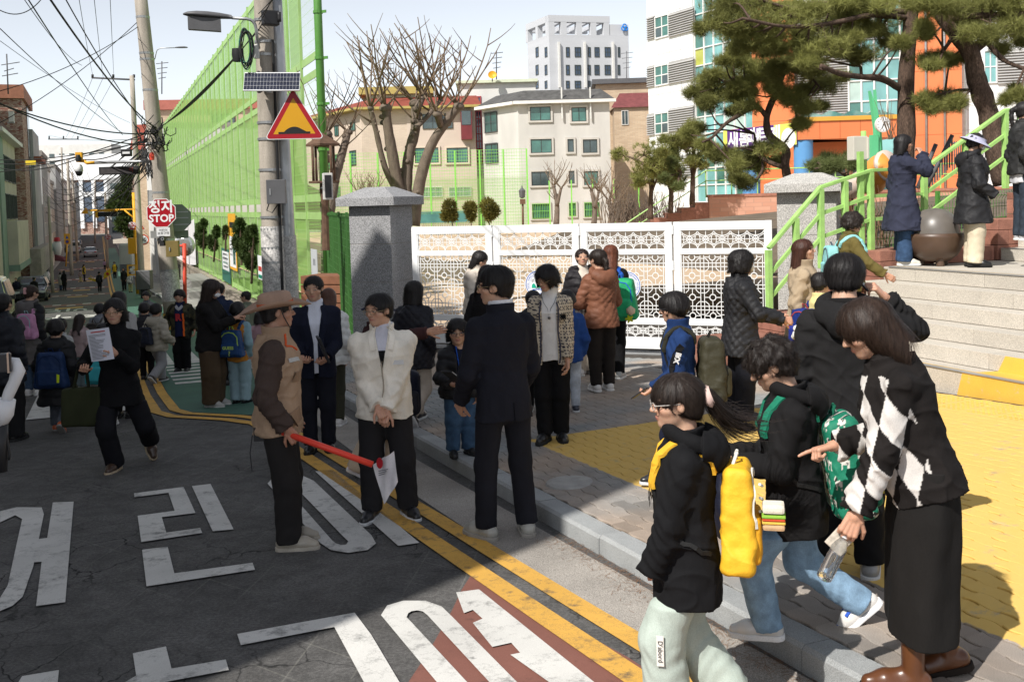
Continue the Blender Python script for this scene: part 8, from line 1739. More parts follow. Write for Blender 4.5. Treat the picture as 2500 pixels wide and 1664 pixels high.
# front right
r=person('girl with a ponytail and yellow backpack walking left in the road',(1650,912),None,1.45,257,'road',sex='c',hs=.150,hair='tail',hd=(-14,4,0),ra=(.10,.09,.43),la=(-.105,.10,.43),lh='none',rh='none',lf=(-.05,.05,.042,0,0),rf=(.05,-.11,.07,0,35),glasses='clear',hcol=(.020,.013,.010),strands=4200,hk=dict(fr=.13,wide=.30,tail=[(.0,-.46,.12),(.02,-.62,.02),(.10,-.80,-.28),(.22,-1.0,-.50),(.34,-1.2,-.62),(.5,-1.45,-.72)],tr=.95,flow=(.35,-.75,-.55),sl=1.3,ear=True),top=dict(col=BLK,len=-.13,off=.026,hood=True,wr=.005,name='hoodie'),bot=dict(col=(.40,.46,.41),th=.060,kn=.060,an=.068,len=.07,kind='cloth'),shoe=dict(col=(.62,.16,.03),sole=(.7,.7,.7)))
girl=r
mb=MB();mb.lathe([(.035,-.018),(.05,0),(.035,.018)],c=(0,0,0),n=14);q=r['Hc']+r['Rh']@np.array([.0,-.60,.05])*r['hh'];mb.build('hair_tie',mat('pale_pink_tie',(.62,.45,.40),.8,.05,5),r['root'],r['M']@Matrix.Translation(q)@Matrix.Rotation(1.2,4,'X'),smooth=True)
mb=MB();rg=random.Random(4);tl_=[(.0,-.46,.12),(.02,-.62,.02),(.10,-.80,-.28),(.22,-1.0,-.50),(.34,-1.2,-.62),(.5,-1.45,-.72),(.66,-1.7,-.74)]
for k in range(300):
 o_=np.array([rg.gauss(0,1),rg.gauss(0,1),rg.gauss(0,1)]);n_=rg.choice((5,6,6,7));mb.tube([r['Hc']+r['Rh']@(np.array(tl_[i])+o_*(.05+.028*i)*np.array([1,1,.9]))*r['hh']for i in range(1,n_)],[.0009]*(n_-2)+[.0003],3,cap=False)
o=mb.build('ponytail_strands',hairmat((.020,.013,.010)),r['root'],r['M']);o['kind']='stuff'
bag=backpack(r,'bright yellow backpack with a sandwich plush keyring on the ponytail girl',(.72,.40,.025),(.62,.60,.55),(.27,.13,.41),.115,pcol=(.70,.34,.02),strap=(.68,.38,.03))
B=r['bag'];M=r['M']
def dangle(B,M,dx,dz,dy=0.):return B['c']+B['X']*dx+B['ax']*dz-B['Y']*(B['s'][1]+.05+dy)
sw=thing('sandwich_plush','small sandwich shaped plush keyring dangling from the yellow backpack','keyring',M@Vector(dangle(B,M,0,0)));c=dangle(B,M,-.05,.02,.02)
for(dz,w_,hh_,col,nm)in((.028,.085,.035,(.72,.66,.55),'bread'),(.0,.09,.012,(.25,.45,.06),'lettuce'),(-.012,.086,.010,(.55,.08,.03),'tomato'),(-.024,.088,.010,(.70,.45,.08),'cheese'),(-.042,.085,.028,(.55,.36,.20),'bread')):slab(sw,M,nm,c+B['ax']*dz,B['X'],B['Y'],w_,w_,hh_,fab(col),bevel=min(.012,hh_*.45))
mb=MB()
for k in range(4):mb.tube([B['c']+B['X']*(-.03-.012*k)+B['ax']*(.13-.05*k)-B['Y']*(B['s'][1]+.02),B['c']+B['X']*(.02-.01*k)+B['ax']*(.11-.05*k)-B['Y']*(B['s'][1]+.03)],.006,6)
mb.build('white_cord',fab((.7,.7,.68)),bag,M)
badge(r['topf'],TL(r,.0,.1,.16),r['X']*-1,r['ax'],'GHP',.10,fab((.03,.03,.036),'nylon'),r['root'],M,bold=.004)
q=stick(r['botf'],[r['P']+r['X']*-.09+np.array([0,.1,-.33])],.006)[0][0];n_=nrm(grad(r['botf'],np.array([q]))[0]);tg_=patch(r['botf'],q,np.cross([0,0,1.],n_),(0,0,1),[(-.014,-.06),(.014,-.06),(.014,.06),(-.014,.06)],fab((.75,.72,.66)),r['root'],M,name='cloth_label')
badge(r['botf'],q,(0,0,-1.),np.cross([0,0,1.],n_),"D'abord",.026,fab((.01,.01,.01)),r['root'],M,off=.011)
for s in(-1,1):mb=MB();a=TL(r,s*.018,.1,.27);ribbon(r['topf'],[a,TL(r,s*.024,.1,.20)],.008,.004,fab((.02,.02,.022)),r['root'],M,'hood_cord')
r=person('curly haired boy in a black hoodie looking down at his hands',(1900,832),(1940,1546),1.38,262,'pave',sex='c',hs=.155,hair='curly',hd=(0,24,0),lean=3,la=(-.05,.19,.56),ra=(.04,.205,.555),lh=('hold',(.3,-.2,-1)),rh=('hold',(-.3,-.2,-1)),lf=(-.045,.09,.042,6,0),rf=(.045,-.21,.085,0,42),hcol=(.016,.011,.009),hk=dict(fr=.19,wide=.30,ear=True,len=0,vol=1.06,curl=.05,sl=.8),strands=3000,top=dict(col=(.010,.0095,.010),len=-.12,off=.026,hood=True,wr=.005,name='hoodie'),bot=dict(col=(.20,.31,.43),kind='denim',th=.062,kn=.054,an=.046),shoe=dict(col=(.60,.58,.55),sole=(.72,.72,.72)))
boy=r;M=r['M']
def dogs(x,z,y):
 x=x+y*1.0
 c=np.tile(np.array([.012,.17,.10]),(len(x),1));u,v=x/.088+.5*(np.floor(z/.085)%2),z/.085;i,j=np.floor(u),np.floor(v);fu,fv=u-i-.5+.15*np.sin(j*5),v-j-.5;body=((fu/.24)**2+(fv/.13)**2<1)|(((fu-.2)/.12)**2+((fv-.2)/.13)**2<1)|((np.abs(np.abs(fu)-.15)<.045)&(fv<0)&(fv>-.36));sp=(np.sin(x*210)*np.sin(z*190+1)>.55);c[body]=(.62,.60,.55);c[body&sp]=(.02,.02,.02);c[body&(((fu-.14)/.08)**2+((fv-.2)/.1)**2<1)]=(.02,.02,.02);return c
bag=backpack(r,'green backpack with white spotted dog print on the curly haired boy',(.012,.17,.10),(.01,.10,.06),(.31,.18,.45),.09,colf=dogs,strap=(.012,.17,.10),tilt=-6)
B=r['bag'];mb=MB();c=dangle(B,M,-.06,-.1,.0);mb.prism([(.03*math.cos(a_)*(1 if math.sin(a_)>0 else.75),.045*math.sin(a_))for a_ in np.linspace(0,2*PI,19)[:-1]],0,.006,frame(c,-B['X'],B['ax']));tag(mb.build('key_charm',mat('yellow_charm',(.62,.5,.05),.4,.05,3),None,M),'small yellow pick shaped charm hanging from the green backpack','keyring')
for n,ft in(('L',0),('R',1)):
 an,fd=r['J']['an'+n],r['J']['fd'+n];sd=np.cross([0,0,1.],fd);up_=np.cross(fd,-sd);f_=r['foot'+n]
 for s in(1,-1):ribbon(f_,[an+fd*a*r['H']+sd*s*.05+up_*b*r['H']for a,b in((.062,-.006),(.03,-.024),(.0,-.014),(-.035,.0))],.016,.003,fab((.02,.08,.42),'nylon'),r['root'],M,'shoe_stripe')
t=thing('drawstring_bag','navy drawstring bag hanging from the curly haired boy\'s hands','bag',M@Vector(r['J']['wrL']));c=(r['HF']['L'][0]+r['HF']['R'][0])/2+np.array([-.02,.03,-.20])
bf=lambda P:ell(P,c,(.12,.055,.17))+.006*wob(P,40.)+.01*np.sin(P[:,0]*70)*np.clip(P[:,2]-c[2],0,.2)*4;v,f=nets(bf,c-.25,c+.25,.006);obj('pouch',npmesh('pouch',v,f,fab(NVY,'nylon'),True),t,M);mb=MB();mb.tube([c+np.array([0,0,.16]),c+np.array([.0,-.02,.26])],.006,6);mb.tube([c+np.array([.03,-.05,.14]),c+np.array([.05,-.07,-.05])],.005,6);mb.build('cord',fab((.62,.38,.04)),t,M)
badge(r['topf'],TL(r,.0,.1,.15),r['X']*-1,r['ax'],'HP',.10,fab((.035,.035,.04),'nylon'),r['root'],M,bold=.004)
def argyle(x,y,z,v):
 s=y*1.0+x*.3;a=(s+z*.5)/.066;b_=(s-z*.5)/.066;k=(np.floor(a)+np.floor(b_))%2;band=(s>-.045)&(z>-.10);c=np.tile(np.array([.012,.010,.0095]),(len(x),1));c[(k>.5)&band&(z<.30)]=(.56,.53,.50);return c
r=person('woman in a black and white diamond knit cape pointing left',(2140,738),(2235,1668),1.64,258,'pave',lean=15,hair='long',hd=(-4,18,0),la=(-.13,.17,.415),ra=(.10,.18,.575),lh=('hold',(.8,.1,-.3)),rh=('point',(-.2,-.1,-1)),lf=(-.05,.02,.042,0,0),rf=(.05,-.085,.055,0,16),hcol=(.028,.016,.011),hk=dict(len=1.1,back=.24,fr=.2,wide=.26,vol=1.06,flow=(.0,.25,-1.)),strands=3800,top=dict(colf=argyle,len=-.02,off=.026,flare=.12,sl=1.1,wr=.006,collar=.3,name='knit_cape'),bot=dict(col=(.012,.011,.0105),skirt=(.56,.155,.105,.118)),shoe=dict(col=(.095,.034,.013),sole=(.02,.015,.012),kind='leather',up=.20))
M=r['M'];mom=r
t=held('phone','phone in a patterned case in the pointing woman\'s lower hand','phone',r,'L',lambda t,c,d,n,s,M:slab(t,M,'case',c,nrm(d+np.array([0,.0,.5])),n,.15,.012,.075,mat('phone_case',(.45,.40,.33),.5,.3,60)),.5,.3)
t=held('water_bottle','clear ribbed plastic water bottle held under the phone','bottle',r,'L',lambda t,c,d,n,s,M:None,.55,.25);wr,d,n=r['HF']['L'];c=wr+d*r['hl']*.55+n*.03;bd=nrm(np.array([.12,.45,-1.]))
mb=MB();mb.lathe([(0,0),(.02,.0),(.031,.008),(.032,.03),(.030,.04),(.032,.05),(.030,.065),(.032,.078),(.030,.092),(.032,.105),(.03,.12),(.031,.15),(.016,.185),(.014,.2)],c=(0,0,0),n=20);gb=mat('bottle_plastic',(.9,.93,.95),.06,0,trans=.95,spec=.5);q=Vector(bd).to_track_quat('-Z','Y').to_matrix().to_4x4();mb.build('bottle',gb,t,M@Matrix.Translation(Vector(c+bd*.20))@q,smooth=True);mb=MB();mb.lathe([(0,.218),(.016,.216),(.016,.198)],c=(0,0,0),n=16);mb.build('lid',M_SWH,t,M@Matrix.Translation(Vector(c+bd*.20))@q)
r=person('man in a black jacket seen from behind holding a phone to his ear',(2052,622),(2070,1400),1.74,172,'pave',sex='m',hair='short',hd=(14,14,0),ra=(.135,.07,.855),la=(-.16,.06,.47),rh=('hold',(-1,0,.1)),rp=(.7,.1,-1),lf=(-.06,.02,.042,-10,0),rf=(.06,-.04,.042,12,0),hk=dict(fr=.22,vol=1.06,len=0,sl=.75,ear=False),strands=4000,top=dict(col=(.014,.0135,.014),len=-.12,off=.022,hood=True,wr=.006,kind='cloth',sl=1.0,flare=.06),bot=dict(col=BLK,th=.066,kn=.052,an=.045),shoe=dict(col=(.25,.25,.25),sole=(.6,.6,.6)))
t=held('phone','dark phone held to the ear of the man seen from behind','phone',r,'R',tool_slab(.075,.15,.012,M_PH),.75,.28)
# by the stairs and the landing
r=person('small boy in pale yellow clothes with a blue backpack',(2003,664),None,1.30,118,'pave',sex='c',hs=.16,hair='bowl',strands=500,ra=(.05,.2,.78),top=dict(col=(.60,.52,.24),len=-.08,off=.018),bot=dict(col=(.62,.55,.28)),hk=dict(vol=1.0))
backpack(r,'shiny blue backpack with a white toy on the small boy',(.012,.028,.16),(.3,.05,.06),(.28,.16,.36),.10,pcol=(.02,.03,.2));B=r['bag'];mb=MB();[mb.lathe([(0,-q),(q*.8,-q*.6),(q,0),(q*.8,q*.6),(0,q)],c=tuple(dangle(B,r['M'],.04+a,b_,0)),n=10)for a,b_,q in((0,-.06,.05),(.0,.0,.04),(-.04,-.08,.03),(.04,-.08,.03))];tag(mb.build('plush_toy',fab((.72,.71,.68)),None,r['M'],smooth=True),'white plush toy hanging on the shiny blue backpack','toy')
r=person('woman with long red brown hair in a beige trench coat',(1964,578),None,1.63,72,'pave',pos=(1962,10.1),fit=False,hair='long',hcol=(.050,.018,.011),strands=900,hk=dict(len=1.35,vol=.98),hd=(4,-8,0),top=dict(col=(.36,.28,.19),len=-.30,off=.03,flare=.16,wr=.008,collar=.8,name='trench_coat'),bot=dict(col=(.4,.28,.18)),shoe=BS)
r=person('woman with short curly hair in an olive jacket on the lowest step',None,None,1.56,85,ZL-rise*5+.0,pos=(2078,11.6),hair='curly',strands=900,hk=dict(vol=1.16),hcol=(.02,.014,.011),hd=(0,4,0),ra=(.17,.2,.56),top=dict(col=(.12,.095,.03),len=-.08,off=.03,wr=.006),shirt=dict(col=(.4,.3,.25)),bot=dict(col=BLK),fit=False,shoe=BS)
backpack(r,'aqua backpack worn by the olive jacketed woman',(.25,.55,.55),(.1,.12,.15),(.30,.14,.40),.12,strap=(.25,.55,.55))
r=person('woman in a long dark blue coat with one hand raised to her face',(2216,328),(2204,652),1.66,82,ZL,hair='bob',strands=700,hk=dict(len=.62),ra=(.05,.13,.845),rh=('hold',(-.6,-.3,.5)),rp=(.6,.4,-1),hd=(-4,0,0),top=dict(col=(.030,.033,.055),len=-.245,off=.04,flare=.22,wr=.009,sl=1.25,name='coat',kind='cloth'),bot=dict(col=(.035,.07,.14),kind='denim',th=.064,kn=.06,an=.058),shoe=dict(col=(.6,.57,.5)))
r=person('woman in a black parka and pale lavender sun visor on the landing',(2386,324),(2376,655),1.66,78,ZL,hair='curly',strands=300,hk=dict(vol=.95),hd=(4,10,0),mask=(.6,.6,.6),ra=(.13,.13,.53),top=dict(col=(.018,.018,.020),len=-.19,off=.045,flare=.16,wr=.008,hood=True,puff=0,name='parka',kind='nylon'),shirt=None,bot=dict(col=(.62,.54,.40),th=.068,kn=.062,an=.058),shoe=dict(col=(.012,.012,.012),sole=(.015,.015,.015)),rh='none',lh='none')
def brim(r,name,label,cat,col,prof,tilt=0.,dz=.0,sq=1.,parts=(),band=None,n=26,wavy=0.):
 M=r['M'];Rm=r['Rh'];t=thing(name,label,cat,r['wl'](r['Hc']));mb=MB();hh=r['hh'];vs_=[]
 Mx=M@Matrix.Translation(Vector(r['Hc']+Rm@np.array([0,-.05,dz])*hh))@Matrix(Rm.tolist()).to_4x4()@Matrix.Rotation(R_(tilt),4,'X')
 for(rr,z)in prof:
  for k in range(n):a_=2*PI*k/n;vs_.append((rr*hh*math.cos(a_)*.92,rr*hh*math.sin(a_)*sq*1.08,z*hh+(wavy*hh*math.sin(2*a_+1.57)*max(0,rr-.48)*2)))
 m_=len(prof);mb.add(vs_,[(i*n+j,i*n+(j+1)%n,(i+1)*n+(j+1)%n,(i+1)*n+j)for i in range(m_-1)for j in range(n)]);mb.build('crown_and_brim',fab(col),t,Mx,smooth=True)
 if band:mb=MB();mb.lathe([(.475*hh,band[1]*hh),(.47*hh,(band[1]+.11)*hh)],c=(0,0,0),n=n);mb.v=[(x*.92,y*1.08,z)for x,y,z in mb.v];mb.build('band',fab(band[0]),t,Mx,smooth=True)
 return t,Mx
brim(r,'sun_visor','pale lavender wide brimmed sun visor on the parka woman','visor',(.42,.42,.55),[(.44,.30),(.45,.22),(.47,.14),(.62,.08),(.80,-.02),(.81,-.03),(.6,.05),(.46,.10)],-14)
r=person('woman at the right edge in a black jacket and dark jeans',(2497,310),None,1.66,86,ZL+.33,pos=(2500,12.3),hair='tail',strands=200,top=dict(col=(.022,.022,.022),len=-.04,off=.035,wr=.008,kind='nylon'),shirt=dict(col=(.5,.5,.52),len=-.1),bot=dict(col=(.03,.04,.055),kind='denim',an=.055,kn=.058),shoe=dict(col=(.4,.4,.42)),fit=False)
r=person('woman in a black quilted jacket and face mask facing right before the gate',(1800,611),(1812,1026),1.58,88,'pave',hair='curly',hk=dict(len=.36,curl=.02,vol=1.1,wide=.28),strands=1500,mask=(.62,.58,.50),glasses='dark',ra=(.12,.22,.60),la=(-.05,.22,.60),rh=('hold',(-1,0,-.3)),lf=(-.05,-.06,.042,0,0),top=dict(col=(.016,.016,.018),len=-.125,off=.032,flare=.16,quilt=.085,wr=.004,kind='nylon',name='quilted_jacket'),shirt=None,bot=dict(col=(.013,.014,.020),th=.062,kn=.058,an=.058),shoe=BS)
r=person('boy with glasses and an olive backpack looking at a phone',(1640,713),None,1.42,266,'pave',sex='c',hs=.152,hair='bowl',hk=dict(fr=.13,vol=1.05),strands=2200,glasses='dark',hd=(0,8,0),la=(-.07,.14,.50),lh=('hold',(.2,.2,1)),lf=(-.05,.1,.042,0,0),rf=(.05,-.1,.06,0,25),top=dict(col=(.012,.032,.105),len=-.10,off=.022,wr=.006,collar=.8,name='track_jacket'),bot=dict(col=NVY),shoe=BWS)
held('phone','black phone in the hand of the boy with the olive backpack','phone',r,'L',tool_slab(.07,.14,.01,M_PH),.75,.2)
M=r['M'];ribbon(r['topf'],[TL(r,-.125,.0,.24),TL(r,-.135,.04,.16),TL(r,-.14,.06,.08)],.05,.003,fab(BLK),r['root'],M,'sleeve_stripe');badge(r['topf'],TL(r,-.16,.02,.18),np.array([0,.3,-1.]),np.array([0,1.,.3]),'IRX',.05,fab((.6,.6,.6)),r['root'],M,off=.012,bold=.003)
backpack(r,'large dark olive backpack on the boy with glasses',(.035,.032,.018),(.012,.012,.010),(.32,.19,.46),.10,strap=(.025,.024,.016))
# crowd in front of the gate
def tweed(x,y,z,v):
 s=x+y*.8;a=np.floor(s/.0085).astype(int);b_=np.floor(z/.0085).astype(int);k=((a%2)&(b_%2))|(((a//2)%2==0)&((b_//2)%2==0)&((a+b_)%2==0));c=np.tile(np.array([.52,.44,.33]),(len(x),1));c[k>0]=(.02,.022,.04);return c
r=person('smiling woman with short hair in a cream and black tweed jacket',(1342,649),(1352,1078),1.58,352,'pave',hair='curly',hk=dict(curl=.012,len=.25,fr=.2,vol=1.08,wide=.29),strands=1800,hd=(28,16,0),glasses='gold',exp=1.,la=(-.10,.10,.45),ra=(.115,.08,.455),lf=(-.045,.0,.042,-14,0),rf=(.045,.03,.042,14,0),top=dict(colf=tweed,len=-.07,off=.024,flare=.12,open=(.042,.046),wr=.004,collar=0,name='tweed_jacket'),shirt=dict(col=(.66,.64,.62),collar=.7,len=-.05),bot=dict(col=BLK,th=.058,kn=.048,an=.044),shoe=BS,h=.0055,lipc=(.42,.13,.12))
M=r['M'];f=r['topf'];p_,n_=stick(f,[TL(r,-.075,.08,.20)],.01);mb=MB()
for k in range(60):a_=random.uniform(0,2*PI);l=random.uniform(.02,.042);mb.tube([p_[0],p_[0]+nrm(r['X']*math.cos(a_)+r['ax']*math.sin(a_)+n_[0]*.5)*l],[.004,.001],4)
mb.build('black_corsage',fab(BLK),r['root'],M);mb=MB();pts=[TL(r,.045*s,.05,.31-.10*(1-abs(s)))for s in(-1,-.6,-.2,0,.2,.6,1)];Q,_=stick(r['shf'],pts,.005);mb.tube(Q,.0022,5);mb.lathe([(0,-.02),(.014,-.006),(.012,.008),(0,.01)],c=tuple(Q[3]+n_[0]*.004-r['ax']*.015),n=8);mb.build('necklace',M_DGREY,r['root'],M)
for s in(-1,1):ribbon(f,[TL(r,s*.052,.09,.29),TL(r,s*.055,.1,.12),TL(r,s*.055,.1,-.06)],.014,.003,fab((.05,.05,.07)),r['root'],M,'jacket_trim')
r=person('woman in a brown quilted jacket with a low ponytail, back to the camera',(1466,608),(1472,958),1.62,200,'pave',hair='tail',hk=dict(tail=[(0,-.46,-.02),(0,-.56,-.12),(-.02,-.55,-.5),(-.03,-.48,-.8)]),strands=1200,hcol=(.02,.013,.010),hd=(-22,6,0),la=(-.11,.17,.60),ra=(.10,.19,.6),lf=(-.05,0,.042,0,0),top=dict(col=(.17,.070,.040),len=-.06,off=.035,quilt=.085,hood=True,wr=.003,kind='nylon',name='quilted_jacket'),bot=dict(col=(.022,.018,.016),th=.062,kn=.05,an=.04),shoe=WS)
r=person('woman with auburn hair beyond the brown quilted jacket',(1486,602),None,1.66,165,'pave',pos=(1492,12.6),hair='long',hcol=(.11,.035,.018),strands=600,hk=dict(len=1.1),top=dict(col=BLK,len=-.08,off=.03),bot=dict(col=BLK),shoe=dict(col=(.4,.4,.38)),fit=False)
backpack(r,'bright green backpack with blue strap on the auburn haired woman',(.015,.30,.12),(.02,.10,.45),(.36,.26,.50),.10,dx=.10,strap=(.02,.10,.45),pcol=(.02,.36,.15));B=r['bag'];mb=MB();mb.lathe([(0,-.06),(.05,-.03),(.055,.02),(0,.06)],c=tuple(dangle(B,r['M'],.14,-.12)),n=10);tag(mb.build('plush_charm',fab((.62,.48,.34)),None,r['M'],smooth=True),'tan plush charm hanging from the bright green backpack','keyring');mb=MB();mb.prism([(.04*math.cos(a_)*(1+.35*math.cos(5*a_)),.04*math.sin(a_)*(1+.35*math.cos(5*a_)))for a_ in np.linspace(0,2*PI,31)[:-1]],0,.012,frame(dangle(B,r['M'],.12,-.22),-B['X'],B['ax']));tag(mb.build('star_charm',fab((.50,.55,.02),'nylon'),None,r['M']),'lime green star charm on the bright green backpack','keyring')
r=person('woman in an open black puffer with NY lettering over a cream top',(1402,607),(1428,917),1.62,18,'pave',hair='tail',hk=dict(fr=.27,vol=.97),strands=900,hcol=(.022,.012,.009),hd=(14,-8,0),la=(-.12,.14,.60),top=dict(col=(.018,.016,.018),len=-.07,off=.045,puff=.10,wr=.004,open=(.05,.05),hood=True,kind='nylon',name='puffer_jacket'),shirt=dict(col=(.60,.53,.45),len=-.1),bot=dict(col=(.50,.44,.36),th=.066,kn=.062,an=.060),shoe=WS)
badge(r['topf'],TL(r,-.085,.1,.20),-r['X'],r['ax'],'NY',.075,M_SWH,r['root'],r['M'],off=.012,bold=.003)
r=person('woman in a cream puffer jacket looking down at her phone by the gate',(1162,604),None,1.70,62,'pave',pos=(1165,14.8),fit=False,hair='bob',hk=dict(len=.66,vol=1.04),strands=900,hd=(0,20,0),la=(-.03,.17,.70),ra=(.05,.15,.69),rh=('hold',(-.5,0,-1)),top=dict(col=(.60,.53,.45),len=-.06,off=.05,puff=.14,wr=.004,kind='nylon',name='puffer_jacket',collar=1.),bot=dict(col=(.52,.38,.18),th=.072,kn=.075,an=.078),shoe=BS)
r=person('long haired woman in black half hidden behind the dark suited man',(1192,646),None,1.62,150,'pave',hair='long',hcol=(.02,.011,.009),strands=500,hd=(0,8,0),top=dict(col=(.012,.011,.012),len=-.12,off=.02),bot=dict(col=BLK),shoe=BS)
r=person('child in a black hooded puffer behind the tweed jacket',(1296,728),None,1.34,170,'pave',sex='c',hs=.16,hair='short',pos=(1300,10.8),top=dict(col=BLK,len=-.1,off=.04,hood=True,puff=.09,kind='nylon'),bot=dict(col=BLK),shoe=BWS,fit=False,rf=(.05,-.16,.09,0,45))
r=person('child in pale jeans mostly hidden behind the tweed jacketed woman',(1378,770),None,1.28,190,'pave',sex='c',hs=.16,hair='bowl',pos=(1384,10.6),top=dict(col=(.02,.06,.22),len=-.08,off=.03),bot=dict(col=(.42,.46,.52),kind='denim'),shoe=dict(col=(.02,.025,.04),sole=(.5,.5,.5)),fit=False)
r=person('tall man in a dark suit and grey sandals with his back turned',(1222,650),(1238,1314),1.78,208,'road',sex='m',hair='short',hk=dict(fr=.30,vol=.98,len=0,sl=.6,top=.03),strands=3000,fat=.94,hd=(-58,4,0),glasses='gold',la=(-.115,.12,.50),ra=(.12,.12,.50),lf=(-.075,.02,.042,-16,0),rf=(.075,-.02,.042,20,0),top=dict(col=(.0125,.013,.019),len=-.07,off=.022,wr=.003,flare=.06,collar=.5,name='suit_jacket'),shirt=dict(col=(.62,.63,.67),collar=.78,off=.0),bot=dict(col=(.0125,.013,.018),th=.058,kn=.044,an=.042),shoe=dict(col=(.34,.33,.30),sole=(.30,.28,.25),up=.0))
ribbon(r['topf'],[TL(r,.0,-.1,.0),TL(r,.0,-.1,-.03),TL(r,.0,-.1,-.068)],.004,.001,fab((.004,.004,.006)),r['root'],r['M'],'back_vent')
r=person('short woman in a black puffer with a blue lanyard, hand passing her face',(1100,777),(1126,1114),1.22,22,'pave',hs=.185,hair='bob',hk=dict(len=.36,fr=.2),strands=1500,glasses='dark',hd=(18,4,0),ra=(.12,.20,.56),rh=('hold',(-.2,0,1)),fat=1.12,lf=(-.06,0,.042,-10,0),rf=(.06,.0,.042,14,0),top=dict(col=(.015,.015,.017),len=-.07,off=.035,puff=.085,wr=.004,open=(.05,.055),kind='nylon',name='puffer_jacket'),shirt=dict(col=(.012,.014,.028),len=-.06),bot=dict(col=(.045,.09,.16),kind='denim',th=.060,kn=.052,an=.045),shoe=BS)
M=r['M'];Q,_=stick(r['shf'],[TL(r,s*x_,.08,z)for s in(1,)for x_,z in((.05,.30),(.03,.2),(.012,.10))]+[TL(r,-x_,.08,z)for x_,z in((.012,.10),(.03,.2),(.05,.30))],.008);mb=MB();mb.tube(Q,.0045,5);mb.build('lanyard',fab((.02,.10,.5)),r['root'],M);patch(r['shf'],TL(r,0,.1,.055),-r['X'],r['ax'],[(-.035,-.05),(.035,-.05),(.035,.045),(-.035,.045)],fab((.55,.62,.72),'nylon'),r['root'],M,.012,'name_card');patch(r['shf'],TL(r,0,.1,.04),-r['X'],r['ax'],[(.02*math.cos(a_),.02*math.sin(a_))for a_ in np.linspace(0,6.28,13)[:-1]],fab((.04,.16,.5),'nylon'),r['root'],M,.017,'card_print')
held('clipboard','black clipboard held by the short woman with the lanyard','clipboard',r,'R',lambda t,c,d,n,s,M:(slab(t,M,'board',c+np.array([.03,.05,.05]),nrm(np.array([.6,.1,.5])),(0,1,.3),.24,.17,.008,M_BLK),slab(t,M,'paper',c+np.array([.03,.053,.058]),nrm(np.array([.6,.1,.5])),(0,1,.3),.2,.15,.008,M_PAPER)),.6,.2)
patch(r['topf'],TL(r,-.095,.1,.21),-r['X'],r['ax'],[(-.03,-.005),(.03,-.005),(.03,.006),(-.03,.006)],M_PAPER,r['root'],M,.012,'logo_strip')
r=person('woman in a dark quilted coat walking away left of the gate',(996,686),(1020,1036),1.58,158,'pave',hair='bob',hk=dict(len=.62,vol=1.06),strands=1200,hcol=(.015,.012,.011),lf=(-.05,.10,.042,0,0),rf=(.05,-.17,.10,0,50),top=dict(col=(.015,.015,.020),len=-.10,off=.045,quilt=.09,wr=.003,kind='nylon',name='quilted_coat'),bot=dict(col=(.42,.36,.30),th=.062,kn=.052,an=.042),shoe=BWS)
# group in the road
r=person('man in a cream zip jacket with clasped hands and a name badge',(875,716),(948,1266),1.72,5,'road',sex='m',hair='short',hk=dict(fr=.27,vol=1.0),hd=(40,4,0),la=(-.015,.125,.50),ra=(.02,.12,.515),lh=('grip',(0,-.4,-1)),rh=('grip',(0,-.4,-1)),lf=(-.09,0,.042,-22,0),rf=(.07,.01,.042,18,0),glasses='gold',top=dict(col=(.76,.71,.62),len=-.06,off=.026,wr=.006,collar=.55,open=(.030,-.01),name='zip_jacket'),shirt=dict(col=(.55,.55,.62),collar=.62),bot=dict(col=(.022,.021,.023),th=.060,kn=.048,an=.042),shoe=BWS,strands=2200,fat=1.1,h=.0062,skin=(.52,.31,.215))
M=r['M'];ribbon(r['topf'],[TL(r,.0,.1,.22),TL(r,0,.1,.08),TL(r,0,.1,-.06)],.010,.002,fab((.38,.33,.27)),r['root'],M,'zip');cM=fab((.66,.66,.66),'nylon');nb_=patch(r['topf'],TL(r,-.07,.1,.19),-r['X'],r['ax']+r['X']*-.15,[(-.042,-.016),(.042,-.016),(.042,.016),(-.042,.016)],cM,r['root'],M,.008,'name_badge');badge(r['topf'],TL(r,-.074,.1,.193),-r['X'],r['ax']+r['X']*-.15,'김민호',.020,M_BK,r['root'],M,off=.013)
ribbon(r['shf'],[TL(r,.0,.1,.25),TL(r,0,.1,.12)],.05,.004,fab(BLK),r['root'],M,'inner_vest')
for s in(-1,1):ribbon(r['topf'],[TL(r,s*.03,.03,.335),TL(r,s*.045,.06,.30),TL(r,s*.035,.09,.245)],.045,.008,fab((.76,.71,.62)),r['root'],M,'collar_flap')
r=person('young man in a navy suit holding a tablet, looking at the camera',(745,673),(782,1106),1.78,8,'road',sex='m',hair='short',hk=dict(fr=.28),strands=1500,hd=(8,6,0),la=(-.06,.16,.555),ra=(.07,.15,.56),lh=('hold',(.5,0,1)),rh=('hold',(-.3,0,1)),top=dict(col=(.010,.012,.024),len=-.085,off=.02,wr=.003,open=(.045,.012),collar=.2,name='suit_jacket'),shirt=dict(col=(.60,.62,.70),collar=.55),bot=dict(col=(.012,.013,.020),th=.058,kn=.045,an=.040),shoe=dict(col=(.012,.012,.012),sole=(.02,.02,.02)))
for s in(-1,1):ribbon(r['topf'],[TL(r,s*.045,.04,.32),TL(r,s*.06,.1,.22),TL(r,s*.02,.11,.07)],.045,.003,fab((.011,.013,.026)),r['root'],r['M'],'lapel')
held('tablet','dark tablet in a case held by the young man in the navy suit','tablet',r,'L',lambda t,c,d,n,s,M:(slab(t,M,'case',c+np.array([-.03,.0,.10]),(.35,.1,1),(1,.2,-.3),.26,.02,.19,M_BLK),slab(t,M,'screen',c+np.array([-.03,.012,.10]),(.35,.1,1),(1,.2,-.3),.23,.006,.16,M_PH)),.55,.2)
